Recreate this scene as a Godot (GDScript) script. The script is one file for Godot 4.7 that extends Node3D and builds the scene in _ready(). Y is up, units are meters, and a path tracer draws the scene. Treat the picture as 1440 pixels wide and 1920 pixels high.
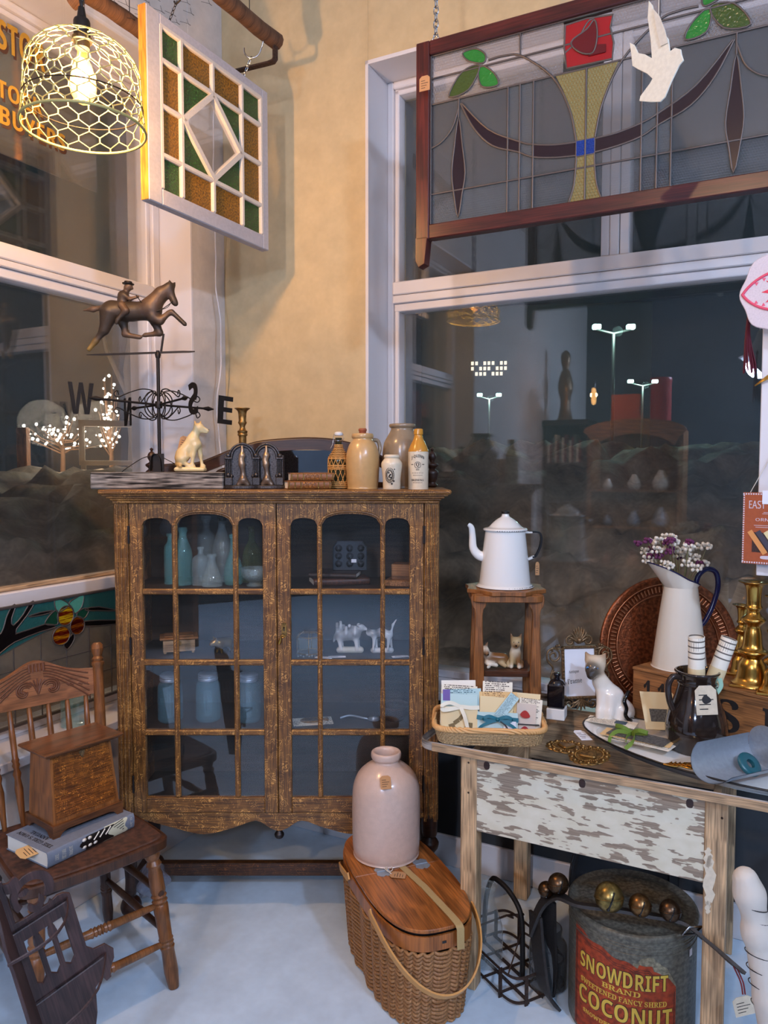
extends Node3D

# ---------------------------------------------------------------- frames of the place
const YAW := 0.473424                                   # the left wall runs away at this angle from the view
var UL := Vector3(-sin(YAW), 0, cos(YAW))               # along the left wall, from the corner towards the viewer
var UR := Vector3(cos(YAW), 0, sin(YAW))                # along the right wall, from the corner towards the viewer
var CORNER := Vector3(-0.7012, 0, -3.399)
var XL := Transform3D(Basis(-UL, Vector3.UP, UR), CORNER)   # left wall: x to the right (corner at 0), y up, z into the room
var XR := Transform3D(Basis(UR, Vector3.UP, UL), CORNER)    # right wall: x to the right (corner at 0), y up, z into the room
var taken := {}
var tex := {}
var M := {}


class Geo:
	var v := PackedVector3Array()
	var n := PackedVector3Array()
	var t := PackedVector2Array()
	var c := PackedColorArray()
	var col := Color.WHITE
	var tinted := false

	func tri(a: Vector3, b: Vector3, d: Vector3, na: Vector3, nb: Vector3, nd: Vector3, ua := Vector2.ZERO, ub := Vector2.ZERO, ud := Vector2.ZERO) -> void:
		if (d - a).cross(b - a).dot(na + nb + nd) < 0.0:
			v.append(a); v.append(d); v.append(b)
			n.append(na); n.append(nd); n.append(nb)
			t.append(ua); t.append(ud); t.append(ub)
		else:
			v.append(a); v.append(b); v.append(d)
			n.append(na); n.append(nb); n.append(nd)
			t.append(ua); t.append(ub); t.append(ud)
		if tinted:
			c.append(col); c.append(col); c.append(col)

	func flat(a: Vector3, b: Vector3, d: Vector3, out: Vector3) -> void:
		var m := (b - a).cross(d - a).normalized()
		if m.dot(out) < 0.0: m = -m
		tri(a, b, d, m, m, m)

	func quad(a: Vector3, b: Vector3, d: Vector3, e: Vector3, out: Vector3, uv := false) -> void:
		var m := (b - a).cross(e - a)
		if m.length_squared() < 1e-16: m = (d - a).cross(e - a)
		m = m.normalized()
		if m.dot(out) < 0.0: m = -m
		if uv:
			tri(a, b, d, m, m, m, Vector2(0, 1), Vector2(1, 1), Vector2(1, 0))
			tri(a, d, e, m, m, m, Vector2(0, 1), Vector2(1, 0), Vector2(0, 0))
		else:
			tri(a, b, d, m, m, m)
			tri(a, d, e, m, m, m)

	# a box of full size s, its edges bevelled
	func box(s: Vector3, xf := Transform3D.IDENTITY, bev := 0.003) -> void:
		var h := s * 0.5
		var b := minf(bev, minf(h.x, minf(h.y, h.z)) * 0.6)
		var q := func(sx, sy, sz, ax):
			var p := Vector3(h.x * sx, h.y * sy, h.z * sz)
			for k in 3:
				if k != ax: p[k] -= b * signf(p[k])
			return xf * p
		var B := xf.basis
		for ax in 3:
			var o1 := (ax + 1) % 3
			var o2 := (ax + 2) % 3
			for s0 in [-1, 1]:
				var P := []
				for w in [[-1, -1], [1, -1], [1, 1], [-1, 1]]:
					var g := [0, 0, 0]
					g[ax] = s0; g[o1] = w[0]; g[o2] = w[1]
					P.append(q.call(g[0], g[1], g[2], ax))
				var d := Vector3.ZERO
				d[ax] = s0
				quad(P[0], P[1], P[2], P[3], B * d)
		if b <= 0.0002: return
		for ax in 3:
			var o1 := (ax + 1) % 3
			var o2 := (ax + 2) % 3
			for s1 in [-1, 1]:
				for s2 in [-1, 1]:
					var g := [0, 0, 0]
					var g2 := [0, 0, 0]
					g[ax] = -1; g[o1] = s1; g[o2] = s2
					g2[ax] = 1; g2[o1] = s1; g2[o2] = s2
					var d := Vector3.ZERO
					d[o1] = s1; d[o2] = s2
					quad(q.call(g[0], g[1], g[2], o1), q.call(g2[0], g2[1], g2[2], o1), q.call(g2[0], g2[1], g2[2], o2), q.call(g[0], g[1], g[2], o2), B * d)
		for sx in [-1, 1]:
			for sy in [-1, 1]:
				for sz in [-1, 1]:
					flat(q.call(sx, sy, sz, 0), q.call(sx, sy, sz, 1), q.call(sx, sy, sz, 2), B * Vector3(sx, sy, sz))

	# a box from corner to corner
	func bx(x0: float, x1: float, y0: float, y1: float, z0: float, z1: float, bev := 0.003, xf := Transform3D.IDENTITY) -> void:
		box(Vector3(absf(x1 - x0), absf(y1 - y0), absf(z1 - z0)), xf * Transform3D(Basis(), Vector3(x0 + x1, y0 + y1, z0 + z1) * 0.5), bev)

	# turn a profile [r, y, r, y ...] round the y axis
	func lathe(f: Array, seg := 24, xf := Transform3D.IDENTITY, s := 1.0, sz := 1.0, a0 := 0.0, a1 := TAU, wob = null) -> void:
		var pr: Array[Vector2] = []
		for k in range(0, f.size(), 2):
			pr.append(Vector2(f[k], f[k + 1]) * s)
		var m := pr.size() - 1
		var nn: Array[Vector2] = []
		for k in m:
			var d := pr[k + 1] - pr[k]
			nn.append(Vector2(d.y, -d.x).normalized())
		for k in m:
			if pr[k].distance_squared_to(pr[k + 1]) < 1e-12: continue
			var n0 := nn[k]
			var n1 := nn[k]
			if k > 0 and nn[k - 1].dot(nn[k]) > 0.7: n0 = (nn[k - 1] + nn[k]).normalized()
			if k < m - 1 and nn[k + 1].dot(nn[k]) > 0.7: n1 = (nn[k + 1] + nn[k]).normalized()
			for j in seg:
				var P := []
				var N := []
				for w in [[k, j, n0], [k, j + 1, n0], [k + 1, j + 1, n1], [k + 1, j, n1]]:
					var a: float = a0 + (a1 - a0) * w[1] / seg
					var r: float = pr[w[0]].x
					if wob != null: r *= wob.call(a, pr[w[0]].y)
					P.append(xf * Vector3(r * cos(a), pr[w[0]].y, r * sin(a) * sz))
					N.append((xf.basis * Vector3(w[2].x * cos(a), w[2].y, w[2].x * sin(a))).normalized())
				var u0 := float(j) / seg
				var u1 := float(j + 1) / seg
				var t0 := 1.0 - float(k) / m
				var t1 := 1.0 - float(k + 1) / m
				if pr[k].x > 1e-6: tri(P[0], P[1], P[2], N[0], N[1], N[2], Vector2(u0, t0), Vector2(u1, t0), Vector2(u1, t1))
				if pr[k + 1].x > 1e-6: tri(P[0], P[2], P[3], N[0], N[2], N[3], Vector2(u0, t0), Vector2(u1, t1), Vector2(u0, t1))

	# sweep a closed profile (list of Vector2) along points
	func sweep(p: Array, prof: Array, closed := false, up = null, scl = null, caps := true, soft := 0.6) -> void:
		var np := p.size()
		var m := prof.size()
		var side: Array[Vector3] = []
		var nor: Array[Vector3] = []
		var prev := Vector3.ZERO
		for k in np:
			var a: Vector3 = p[(k - 1 + np) % np] if closed else p[maxi(k - 1, 0)]
			var b: Vector3 = p[(k + 1) % np] if closed else p[mini(k + 1, np - 1)]
			var tg := (b - a).normalized()
			var s: Vector3
			if up != null:
				s = tg.cross(up).normalized()
				if s.length_squared() < 0.5: s = prev if k > 0 else tg.cross(Vector3.RIGHT).normalized()
			elif k == 0:
				s = tg.cross(Vector3.UP if absf(tg.y) < 0.9 else Vector3.RIGHT).normalized()
			else:
				s = (prev - tg * prev.dot(tg)).normalized()
			prev = s
			side.append(s)
			nor.append(s.cross(tg).normalized())
		var pn: Array[Vector2] = []
		var area := 0.0
		for j in m:
			var q: Vector2 = prof[j]
			var w: Vector2 = prof[(j + 1) % m]
			area += q.x * w.y - w.x * q.y
		for j in m:
			var d: Vector2 = prof[(j + 1) % m] - prof[j]
			pn.append((Vector2(d.y, -d.x) * signf(area)).normalized())
		for k in (np if closed else np - 1):
			var k2 := (k + 1) % np
			for j in m:
				var j2 := (j + 1) % m
				var e0 := pn[j]
				var e1 := pn[j]
				if pn[(j - 1 + m) % m].dot(pn[j]) > soft: e0 = (pn[(j - 1 + m) % m] + pn[j]).normalized()
				if pn[j2].dot(pn[j]) > soft: e1 = (pn[j2] + pn[j]).normalized()
				var P := []
				var N := []
				for w in [[k, j, e0], [k2, j, e0], [k2, j2, e1], [k, j2, e1]]:
					var sc = 1.0 if scl == null else scl[w[0]]
					var q: Vector2 = prof[w[1]] * sc
					P.append(p[w[0]] + side[w[0]] * q.x + nor[w[0]] * q.y)
					N.append(side[w[0]] * w[2].x + nor[w[0]] * w[2].y)
				tri(P[0], P[1], P[2], N[0], N[1], N[2])
				tri(P[0], P[2], P[3], N[0], N[2], N[3])
		if caps and not closed:
			for e in [0, np - 1]:
				var sc = 1.0 if scl == null else scl[e]
				var o: Vector3 = p[e] - p[1 if e == 0 else np - 2]
				var ce: Vector3 = p[e]
				for j in m:
					var q: Vector2 = prof[j] * sc
					var w: Vector2 = prof[(j + 1) % m] * sc
					flat(ce, ce + side[e] * q.x + nor[e] * q.y, ce + side[e] * w.x + nor[e] * w.y, o)

	func tube(p: Array, r, seg := 8, closed := false) -> void:
		var pr := []
		var one: bool = r is float or r is int
		for j in seg:
			pr.append(Vector2.from_angle(TAU * j / seg) * (r if one else 1.0))
		sweep(p, pr, closed, null, null if one else r, true, 0.2)

	func ball(p: Vector3, r: float, seg := 12, sq := Vector3.ONE) -> void:
		var f := []
		var h := maxi(seg / 2, 4)
		for k in h + 1:
			var a := -PI / 2 + PI * k / h
			f.append(cos(a) if k > 0 and k < h else 0.0); f.append(sin(a))
		lathe(f, seg, Transform3D(Basis.from_scale(sq * r), p))

	# extrude an outline (x, y) from z0 to z1
	func prism(poly: PackedVector2Array, z0: float, z1: float, xf := Transform3D.IDENTITY, bev := 0.0) -> void:
		var m := poly.size()
		var area := 0.0
		for j in m:
			area += poly[j].cross(poly[(j + 1) % m])
		var en: Array[Vector2] = []
		for j in m:
			var d := poly[(j + 1) % m] - poly[j]
			en.append((Vector2(d.y, -d.x) * signf(area)).normalized())
		var inn := PackedVector2Array()
		for j in m:
			var w := en[j] + en[(j - 1 + m) % m]
			inn.append(poly[j] - (w.normalized() * bev if w.length() > 0.1 else Vector2.ZERO))
		var zs := signf(z1 - z0)
		var idx := Geometry2D.triangulate_polygon(inn)
		var P3 := func(q: Vector2, z: float): return xf * Vector3(q.x, q.y, z)
		for k in range(0, idx.size(), 3):
			for e in [[z0, -1.0], [z1, 1.0]]:
				var a: Vector3 = P3.call(inn[idx[k]], e[0])
				var b: Vector3 = P3.call(inn[idx[k + 1]], e[0])
				var d: Vector3 = P3.call(inn[idx[k + 2]], e[0])
				var nz := (xf.basis * Vector3(0, 0, e[1] * zs)).normalized()
				tri(a, b, d, nz, nz, nz, inn[idx[k]], inn[idx[k + 1]], inn[idx[k + 2]])
		for j in m:
			var j2 := (j + 1) % m
			var e0 := en[j]
			var e1 := en[j]
			if en[(j - 1 + m) % m].dot(en[j]) > 0.7: e0 = (en[(j - 1 + m) % m] + en[j]).normalized()
			if en[j2].dot(en[j]) > 0.7: e1 = (en[j2] + en[j]).normalized()
			var n0 := (xf.basis * Vector3(e0.x, e0.y, 0)).normalized()
			var n1 := (xf.basis * Vector3(e1.x, e1.y, 0)).normalized()
			var a: Vector3 = P3.call(poly[j], z0 + bev * zs)
			var b: Vector3 = P3.call(poly[j2], z0 + bev * zs)
			var d: Vector3 = P3.call(poly[j2], z1 - bev * zs)
			var e: Vector3 = P3.call(poly[j], z1 - bev * zs)
			tri(a, b, d, n0, n1, n1, Vector2(0, 0), Vector2(1, 0), Vector2(1, 1))
			tri(a, d, e, n0, n1, n0, Vector2(0, 0), Vector2(1, 1), Vector2(0, 1))
			if bev > 0.0:
				var mid := (xf.basis * Vector3(en[j].x, en[j].y, 0)).normalized()
				quad(e, d, P3.call(inn[j2], z1), P3.call(inn[j], z1), mid + xf.basis.z * zs)
				quad(a, b, P3.call(inn[j2], z0), P3.call(inn[j], z0), mid - xf.basis.z * zs)

	# a surface from a function of (u, v) in 0..1
	func grid(nu: int, nv: int, fn: Callable, sgn := 1.0) -> void:
		var P := []
		for a in nu + 1:
			var row := PackedVector3Array()
			for b in nv + 1:
				row.append(fn.call(float(a) / nu, float(b) / nv))
			P.append(row)
		var N := []
		for a in nu + 1:
			var row := PackedVector3Array()
			for b in nv + 1:
				var du: Vector3 = P[mini(a + 1, nu)][b] - P[maxi(a - 1, 0)][b]
				var dv: Vector3 = P[a][mini(b + 1, nv)] - P[a][maxi(b - 1, 0)]
				row.append(du.cross(dv).normalized() * sgn)
			N.append(row)
		for a in nu:
			for b in nv:
				var u0 := Vector2(float(a) / nu, 1.0 - float(b) / nv)
				var u1 := Vector2(float(a + 1) / nu, 1.0 - float(b + 1) / nv)
				tri(P[a][b], P[a + 1][b], P[a + 1][b + 1], N[a][b], N[a + 1][b], N[a + 1][b + 1], u0, Vector2(u1.x, u0.y), u1)
				tri(P[a][b], P[a + 1][b + 1], P[a][b + 1], N[a][b], N[a + 1][b + 1], N[a][b + 1], u0, u1, Vector2(u0.x, u1.y))

	func add(o: Geo, xf := Transform3D.IDENTITY, bend = null) -> void:
		for k in o.v.size():
			var p := xf * o.v[k]
			v.append(bend.call(p) if bend != null else p)
			n.append((xf.basis * o.n[k]).normalized())
			t.append(o.t[k])
			if tinted: c.append(o.c[k] if o.tinted else col)

	# one smooth body from tapered limbs: [a, ra, b, rb, colour], melted together over k metres
	func body(limbs: Array, k: float, cell: float) -> void:
		tinted = true
		var lo := Vector3.INF
		var hi := -Vector3.INF
		for w in limbs:
			for e in [0, 2]:
				lo = lo.min(w[e] - Vector3.ONE * (w[e + 1] + 4.0 * k + cell))
				hi = hi.max(w[e] + Vector3.ONE * (w[e + 1] + 4.0 * k + cell))
		var d := ((hi - lo) / cell).ceil()
		var nx := int(d.x) + 1
		var ny := int(d.y) + 1
		var nz := int(d.z) + 1
		var acc := PackedFloat32Array()
		acc.resize(nx * ny * nz)
		var cl := PackedColorArray()
		cl.resize(nx * ny * nz)
		cl.fill(Color(0, 0, 0, 0))
		for w in limbs:
			var a: Vector3 = w[0]
			var b: Vector3 = w[2]
			var ra: float = w[1]
			var rb: float = w[3]
			var co: Color = w[4] if w.size() > 4 else Color.WHITE
			var m := maxf(ra, rb) + 3.5 * k
			var l := ((a.min(b) - Vector3.ONE * m - lo) / cell).floor().max(Vector3.ZERO)
			var h := ((a.max(b) + Vector3.ONE * m - lo) / cell).ceil().min(Vector3(nx - 1, ny - 1, nz - 1))
			var ab := b - a
			var l2 := maxf(ab.length_squared(), 1e-9)
			for ix in range(int(l.x), int(h.x) + 1):
				for iy in range(int(l.y), int(h.y) + 1):
					for iz in range(int(l.z), int(h.z) + 1):
						var q := lo + Vector3(ix, iy, iz) * cell - a
						var tt := clampf(q.dot(ab) / l2, 0.0, 1.0)
						var e := exp(-((q - ab * tt).length() - lerpf(ra, rb, tt)) / k)
						var at := (ix * ny + iy) * nz + iz
						acc[at] += e
						var e2 := minf(e, 60.0)
						cl[at] += Color(co.r * e2, co.g * e2, co.b * e2, e2)
		var at_cell := {}
		var pts := PackedVector3Array()
		var cols := PackedColorArray()
		var st := PackedInt32Array([ny * nz, nz, 1])
		for ix in nx - 1:
			for iy in ny - 1:
				var base := (ix * ny + iy) * nz
				for iz in nz - 1:
					var o := base + iz
					var s := 0
					for q in 8:
						if acc[o + (q & 1) * st[0] + ((q >> 1) & 1) * st[1] + (q >> 2)] > 1.0: s += 1
					if s == 0 or s == 8: continue
					var sum := Vector3.ZERO
					var cnt := 0
					for q in 8:
						var p0 := Vector3(q & 1, (q >> 1) & 1, q >> 2)
						for ax in 3:
							if p0[ax] == 0.0:
								var o0: int = o + (q & 1) * st[0] + ((q >> 1) & 1) * st[1] + (q >> 2)
								var f0 := -k * log(maxf(acc[o0], 1e-12))
								var f1 := -k * log(maxf(acc[o0 + st[ax]], 1e-12))
								if (f0 < 0.0) != (f1 < 0.0):
									var pp := p0
									pp[ax] += f0 / (f0 - f1)
									sum += pp
									cnt += 1
					at_cell[o] = pts.size()
					pts.append(lo + (Vector3(ix, iy, iz) + sum / maxi(cnt, 1)) * cell)
					var cc := Color(0, 0, 0, 0)
					for q in 8: cc += cl[o + (q & 1) * st[0] + ((q >> 1) & 1) * st[1] + (q >> 2)]
					cols.append(Color(cc.r / cc.a, cc.g / cc.a, cc.b / cc.a))
		var faces := PackedInt32Array()
		for o in at_cell:
			for ax in 3:
				var s1: int = st[(ax + 1) % 3]
				var s2: int = st[(ax + 2) % 3]
				if (acc[o] > 1.0) == (acc[o + st[ax]] > 1.0): continue
				if not (at_cell.has(o - s1) and at_cell.has(o - s2) and at_cell.has(o - s1 - s2)): continue
				var q := [at_cell[o], at_cell[o - s1], at_cell[o - s1 - s2], at_cell[o - s2]]
				if acc[o] > 1.0: q.reverse()
				faces.append_array(PackedInt32Array([q[0], q[1], q[2], q[0], q[2], q[3]]))
		var nn := PackedVector3Array()
		nn.resize(pts.size())
		for f in range(0, faces.size(), 3):
			var w := (pts[faces[f + 1]] - pts[faces[f]]).cross(pts[faces[f + 2]] - pts[faces[f]])
			for q in 3: nn[faces[f + q]] += w
		var flip := 1.0
		# outward test against the widest limb
		var ref: Vector3 = limbs[0][0]
		var tot := 0.0
		for q in pts.size(): tot += nn[q].dot(pts[q] - ref)
		if tot < 0.0: flip = -1.0
		for f in range(0, faces.size(), 3):
			var A := faces[f]
			var B := faces[f + 1]
			var D := faces[f + 2]
			var sv := v.size()
			tri(pts[A], pts[B], pts[D], nn[A].normalized() * flip, nn[B].normalized() * flip, nn[D].normalized() * flip)
			c[sv] = cols[A]
			var swapped := v[sv + 1] != pts[B]
			c[sv + 1] = cols[D] if swapped else cols[B]
			c[sv + 2] = cols[B] if swapped else cols[D]

	func mesh() -> ArrayMesh:
		var a := []
		a.resize(Mesh.ARRAY_MAX)
		a[Mesh.ARRAY_VERTEX] = v
		a[Mesh.ARRAY_NORMAL] = n
		a[Mesh.ARRAY_TEX_UV] = t
		if tinted: a[Mesh.ARRAY_COLOR] = c
		var m := ArrayMesh.new()
		m.add_surface_from_arrays(Mesh.PRIMITIVE_TRIANGLES, a)
		return m


# ---------------------------------------------------------------- naming and placing
func numbered(called: String) -> String:
	if not taken.has(called):
		taken[called] = 0
		return called
	taken[called] += 1
	return "%s_%03d" % [called, taken[called]]


func tag(o: Node3D, label := "", category := "", group := "", kind := "") -> void:
	if label: o.set_meta("label", label)
	if category: o.set_meta("category", category)
	if group: o.set_meta("group", group)
	if kind: o.set_meta("kind", kind)


func thing(called: String, label: String, category: String, xf := Transform3D.IDENTITY, group := "") -> Node3D:
	var o := Node3D.new()
	o.name = numbered(called)
	add_child(o)
	o.transform = xf
	tag(o, label, category, group)
	return o


func part(par: Node3D, called: String, g: Geo, m: Material, label := "", xf := Transform3D.IDENTITY) -> MeshInstance3D:
	var o := MeshInstance3D.new()
	o.name = called
	o.mesh = g.mesh()
	o.material_override = null
	o.mesh.surface_set_material(0, m)
	o.transform = xf
	par.add_child(o, true)
	if label: o.set_meta("label", label)
	return o


func single(called: String, label: String, category: String, g: Geo, m: Material, xf := Transform3D.IDENTITY, group := "") -> MeshInstance3D:
	var o := part(self, numbered(called), g, m, label, xf)
	tag(o, label, category, group)
	return o


func struct(called: String, g: Geo, m: Material, xf := Transform3D.IDENTITY) -> MeshInstance3D:
	var o := part(self, called, g, m, "", xf)
	o.set_meta("kind", "structure")
	return o


func twin(o: Node3D, label: String, xf: Transform3D) -> Node3D:
	var r := o.duplicate()
	r.name = numbered(String(o.name).rstrip("_0123456789"))
	add_child(r)
	r.transform = xf
	r.set_meta("label", label)
	return r


func X(p := Vector3.ZERO, deg := Vector3.ZERO) -> Transform3D:
	return Transform3D(Basis.from_euler(deg * PI / 180.0), p)


func V(x: float, y: float, z := 0.0) -> Vector3:
	return Vector3(x, y, z)


func pg(f: Array) -> PackedVector2Array:
	var r := PackedVector2Array()
	for k in range(0, f.size(), 2): r.append(Vector2(f[k], f[k + 1]))
	return r


# a smooth closed or open line through points (flat list of x, y)
func smooth(f: Array, n := 4, closed := true) -> PackedVector2Array:
	var p := pg(f)
	var m := p.size()
	var r := PackedVector2Array()
	for k in (m if closed else m - 1):
		var a := p[(k - 1 + m) % m] if closed else p[maxi(k - 1, 0)]
		var b := p[k]
		var d := p[(k + 1) % m]
		var e := p[(k + 2) % m] if closed else p[mini(k + 2, m - 1)]
		for j in n: r.append(b.cubic_interpolate(d, a, e, float(j) / n))
	if not closed: r.append(p[m - 1])
	return r


func curve3(p: Array, n := 6, closed := false) -> Array:
	var m := p.size()
	var r := []
	for k in (m if closed else m - 1):
		var a: Vector3 = p[(k - 1 + m) % m] if closed else p[maxi(k - 1, 0)]
		var d: Vector3 = p[(k + 1) % m]
		var e: Vector3 = p[(k + 2) % m] if closed else p[mini(k + 2, m - 1)]
		for j in n: r.append(p[k].cubic_interpolate(d, a, e, float(j) / n))
	if not closed: r.append(p[m - 1])
	return r


# profile list [r, y ...] smoothed
func pf(f: Array, n := 4) -> Array:
	var r := []
	for q in smooth(f, n, false):
		r.append(maxf(q.x, 0.0)); r.append(q.y)
	return r


func arc(c: Vector2, rx: float, ry: float, a0: float, a1: float, n: int) -> PackedVector2Array:
	var r := PackedVector2Array()
	for k in n + 1:
		var a := deg_to_rad(lerpf(a0, a1, float(k) / n))
		r.append(c + Vector2(cos(a) * rx, sin(a) * ry))
	return r


func rect(w: float, h: float) -> Array:
	return [Vector2(-w / 2, -h / 2), Vector2(w / 2, -h / 2), Vector2(w / 2, h / 2), Vector2(-w / 2, h / 2)]


func to3(p: PackedVector2Array, z := 0.0) -> Array:
	var r := []
	for q in p: r.append(Vector3(q.x, q.y, z))
	return r


var fonts := []
func text(g: Geo, s: String, size: float, xf := Transform3D.IDENTITY, depth := 0.001, font := 0, width := 0.0, bend = null) -> void:
	if fonts.is_empty():
		for f in [["Droid Sans", 700], ["Droid Serif", 700], ["Droid Serif", 400], ["Droid Sans", 400]]:
			var sf := SystemFont.new()
			sf.font_names = PackedStringArray([f[0]])
			sf.font_weight = f[1]
			fonts.append(sf)
	var tm := TextMesh.new()
	tm.font = fonts[font]
	tm.text = s
	tm.font_size = 48
	tm.pixel_size = size / 34.5       # size is the height of a capital
	tm.depth = depth
	tm.curve_step = 1.5
	var a := tm.get_mesh_arrays()
	var vs: PackedVector3Array = a[Mesh.ARRAY_VERTEX]
	if vs.is_empty(): return
	var ns: PackedVector3Array = a[Mesh.ARRAY_NORMAL]
	var ix: PackedInt32Array = a[Mesh.ARRAY_INDEX] if a[Mesh.ARRAY_INDEX] != null else PackedInt32Array(range(vs.size()))
	var lo := INF
	var hi := -INF
	var bo := INF
	var to := -INF
	for q in vs:
		lo = minf(lo, q.x); hi = maxf(hi, q.x)
		bo = minf(bo, q.y); to = maxf(to, q.y)
	var sx := width / (hi - lo) if width > 0.0 else 1.0
	var mid := Vector3((lo + hi) / 2, (bo + to) / 2, 0)
	for k in range(0, ix.size(), 3):
		var P := []
		var N := []
		for q in 3:
			var p := (vs[ix[k + q]] - mid) * Vector3(sx, 1, 1)
			p = xf * p
			P.append(bend.call(p) if bend != null else p)
			N.append((xf.basis * ns[ix[k + q]]).normalized())
		if bend != null:
			var w: Vector3 = (P[2] - P[0]).cross(P[1] - P[0]).normalized()
			N = [w, w, w]
		g.tri(P[0], P[1], P[2], N[0], N[1], N[2])


# ---------------------------------------------------------------- computed textures
func noise_image(w: int, h: int, freq: float, oct: int, sd: int, kind := FastNoiseLite.TYPE_SIMPLEX_SMOOTH) -> Image:
	var f := FastNoiseLite.new()
	f.seed = sd
	f.noise_type = kind
	f.frequency = freq
	f.fractal_octaves = oct
	f.fractal_type = FastNoiseLite.FRACTAL_FBM if oct > 1 else FastNoiseLite.FRACTAL_NONE
	return f.get_seamless_image(w, h)


func stretched(w: int, h: int, sx: int, sy: int, freq: float, oct: int, sd: int) -> Image:
	var i := noise_image(maxi(w / sx, 8), maxi(h / sy, 8), freq, oct, sd)
	i.resize(w, h, Image.INTERPOLATE_CUBIC)
	return i


func paint(w: int, h: int, fn: Callable) -> ImageTexture:
	var i := Image.create(w, h, false, Image.FORMAT_RGB8)
	for y in h:
		for x in w: i.set_pixel(x, y, fn.call(x, y))
	return ImageTexture.create_from_image(i)


func turned(t: ImageTexture) -> ImageTexture:
	var i := t.get_image().duplicate() as Image
	i.rotate_90(CLOCKWISE)
	return ImageTexture.create_from_image(i)


func mat(c: Color, rough := 0.6, metal := 0.0, map = null, scale := 1.0, o := {}) -> StandardMaterial3D:
	var m := StandardMaterial3D.new()
	m.albedo_color = c
	m.roughness = rough
	m.metallic = metal
	if map != null:
		m.albedo_texture = map
		m.uv1_triplanar = not o.has("uv")
		m.uv1_scale = o.get("sc", Vector3.ONE * scale)
	if o.has("bump"):
		m.heightmap_enabled = true
		m.heightmap_texture = o.bump
		m.heightmap_scale = o.get("bs", 0.1)
		m.uv1_triplanar = not o.has("uv")
		m.uv1_scale = o.get("sc", Vector3.ONE * scale)
	if o.has("coat"):
		m.clearcoat_enabled = true
		m.clearcoat = o.coat
		m.clearcoat_roughness = o.get("cr", 0.2)
	if o.has("a"):
		m.transparency = BaseMaterial3D.TRANSPARENCY_ALPHA
		m.albedo_color.a = o.a
		m.cull_mode = BaseMaterial3D.CULL_DISABLED
	if o.has("spec"): m.metallic_specular = o.spec
	if o.has("glow"):
		m.emission_enabled = true
		m.emission = o.get("gc", c)
		m.emission_energy_multiplier = o.glow
	if o.has("back"):
		m.backlight_enabled = true
		m.backlight = o.back
	if o.has("vc"): m.vertex_color_use_as_albedo = true
	return m


func C8(r: int, g: int, b: int) -> Color:
	return Color8(r, g, b)


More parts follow.
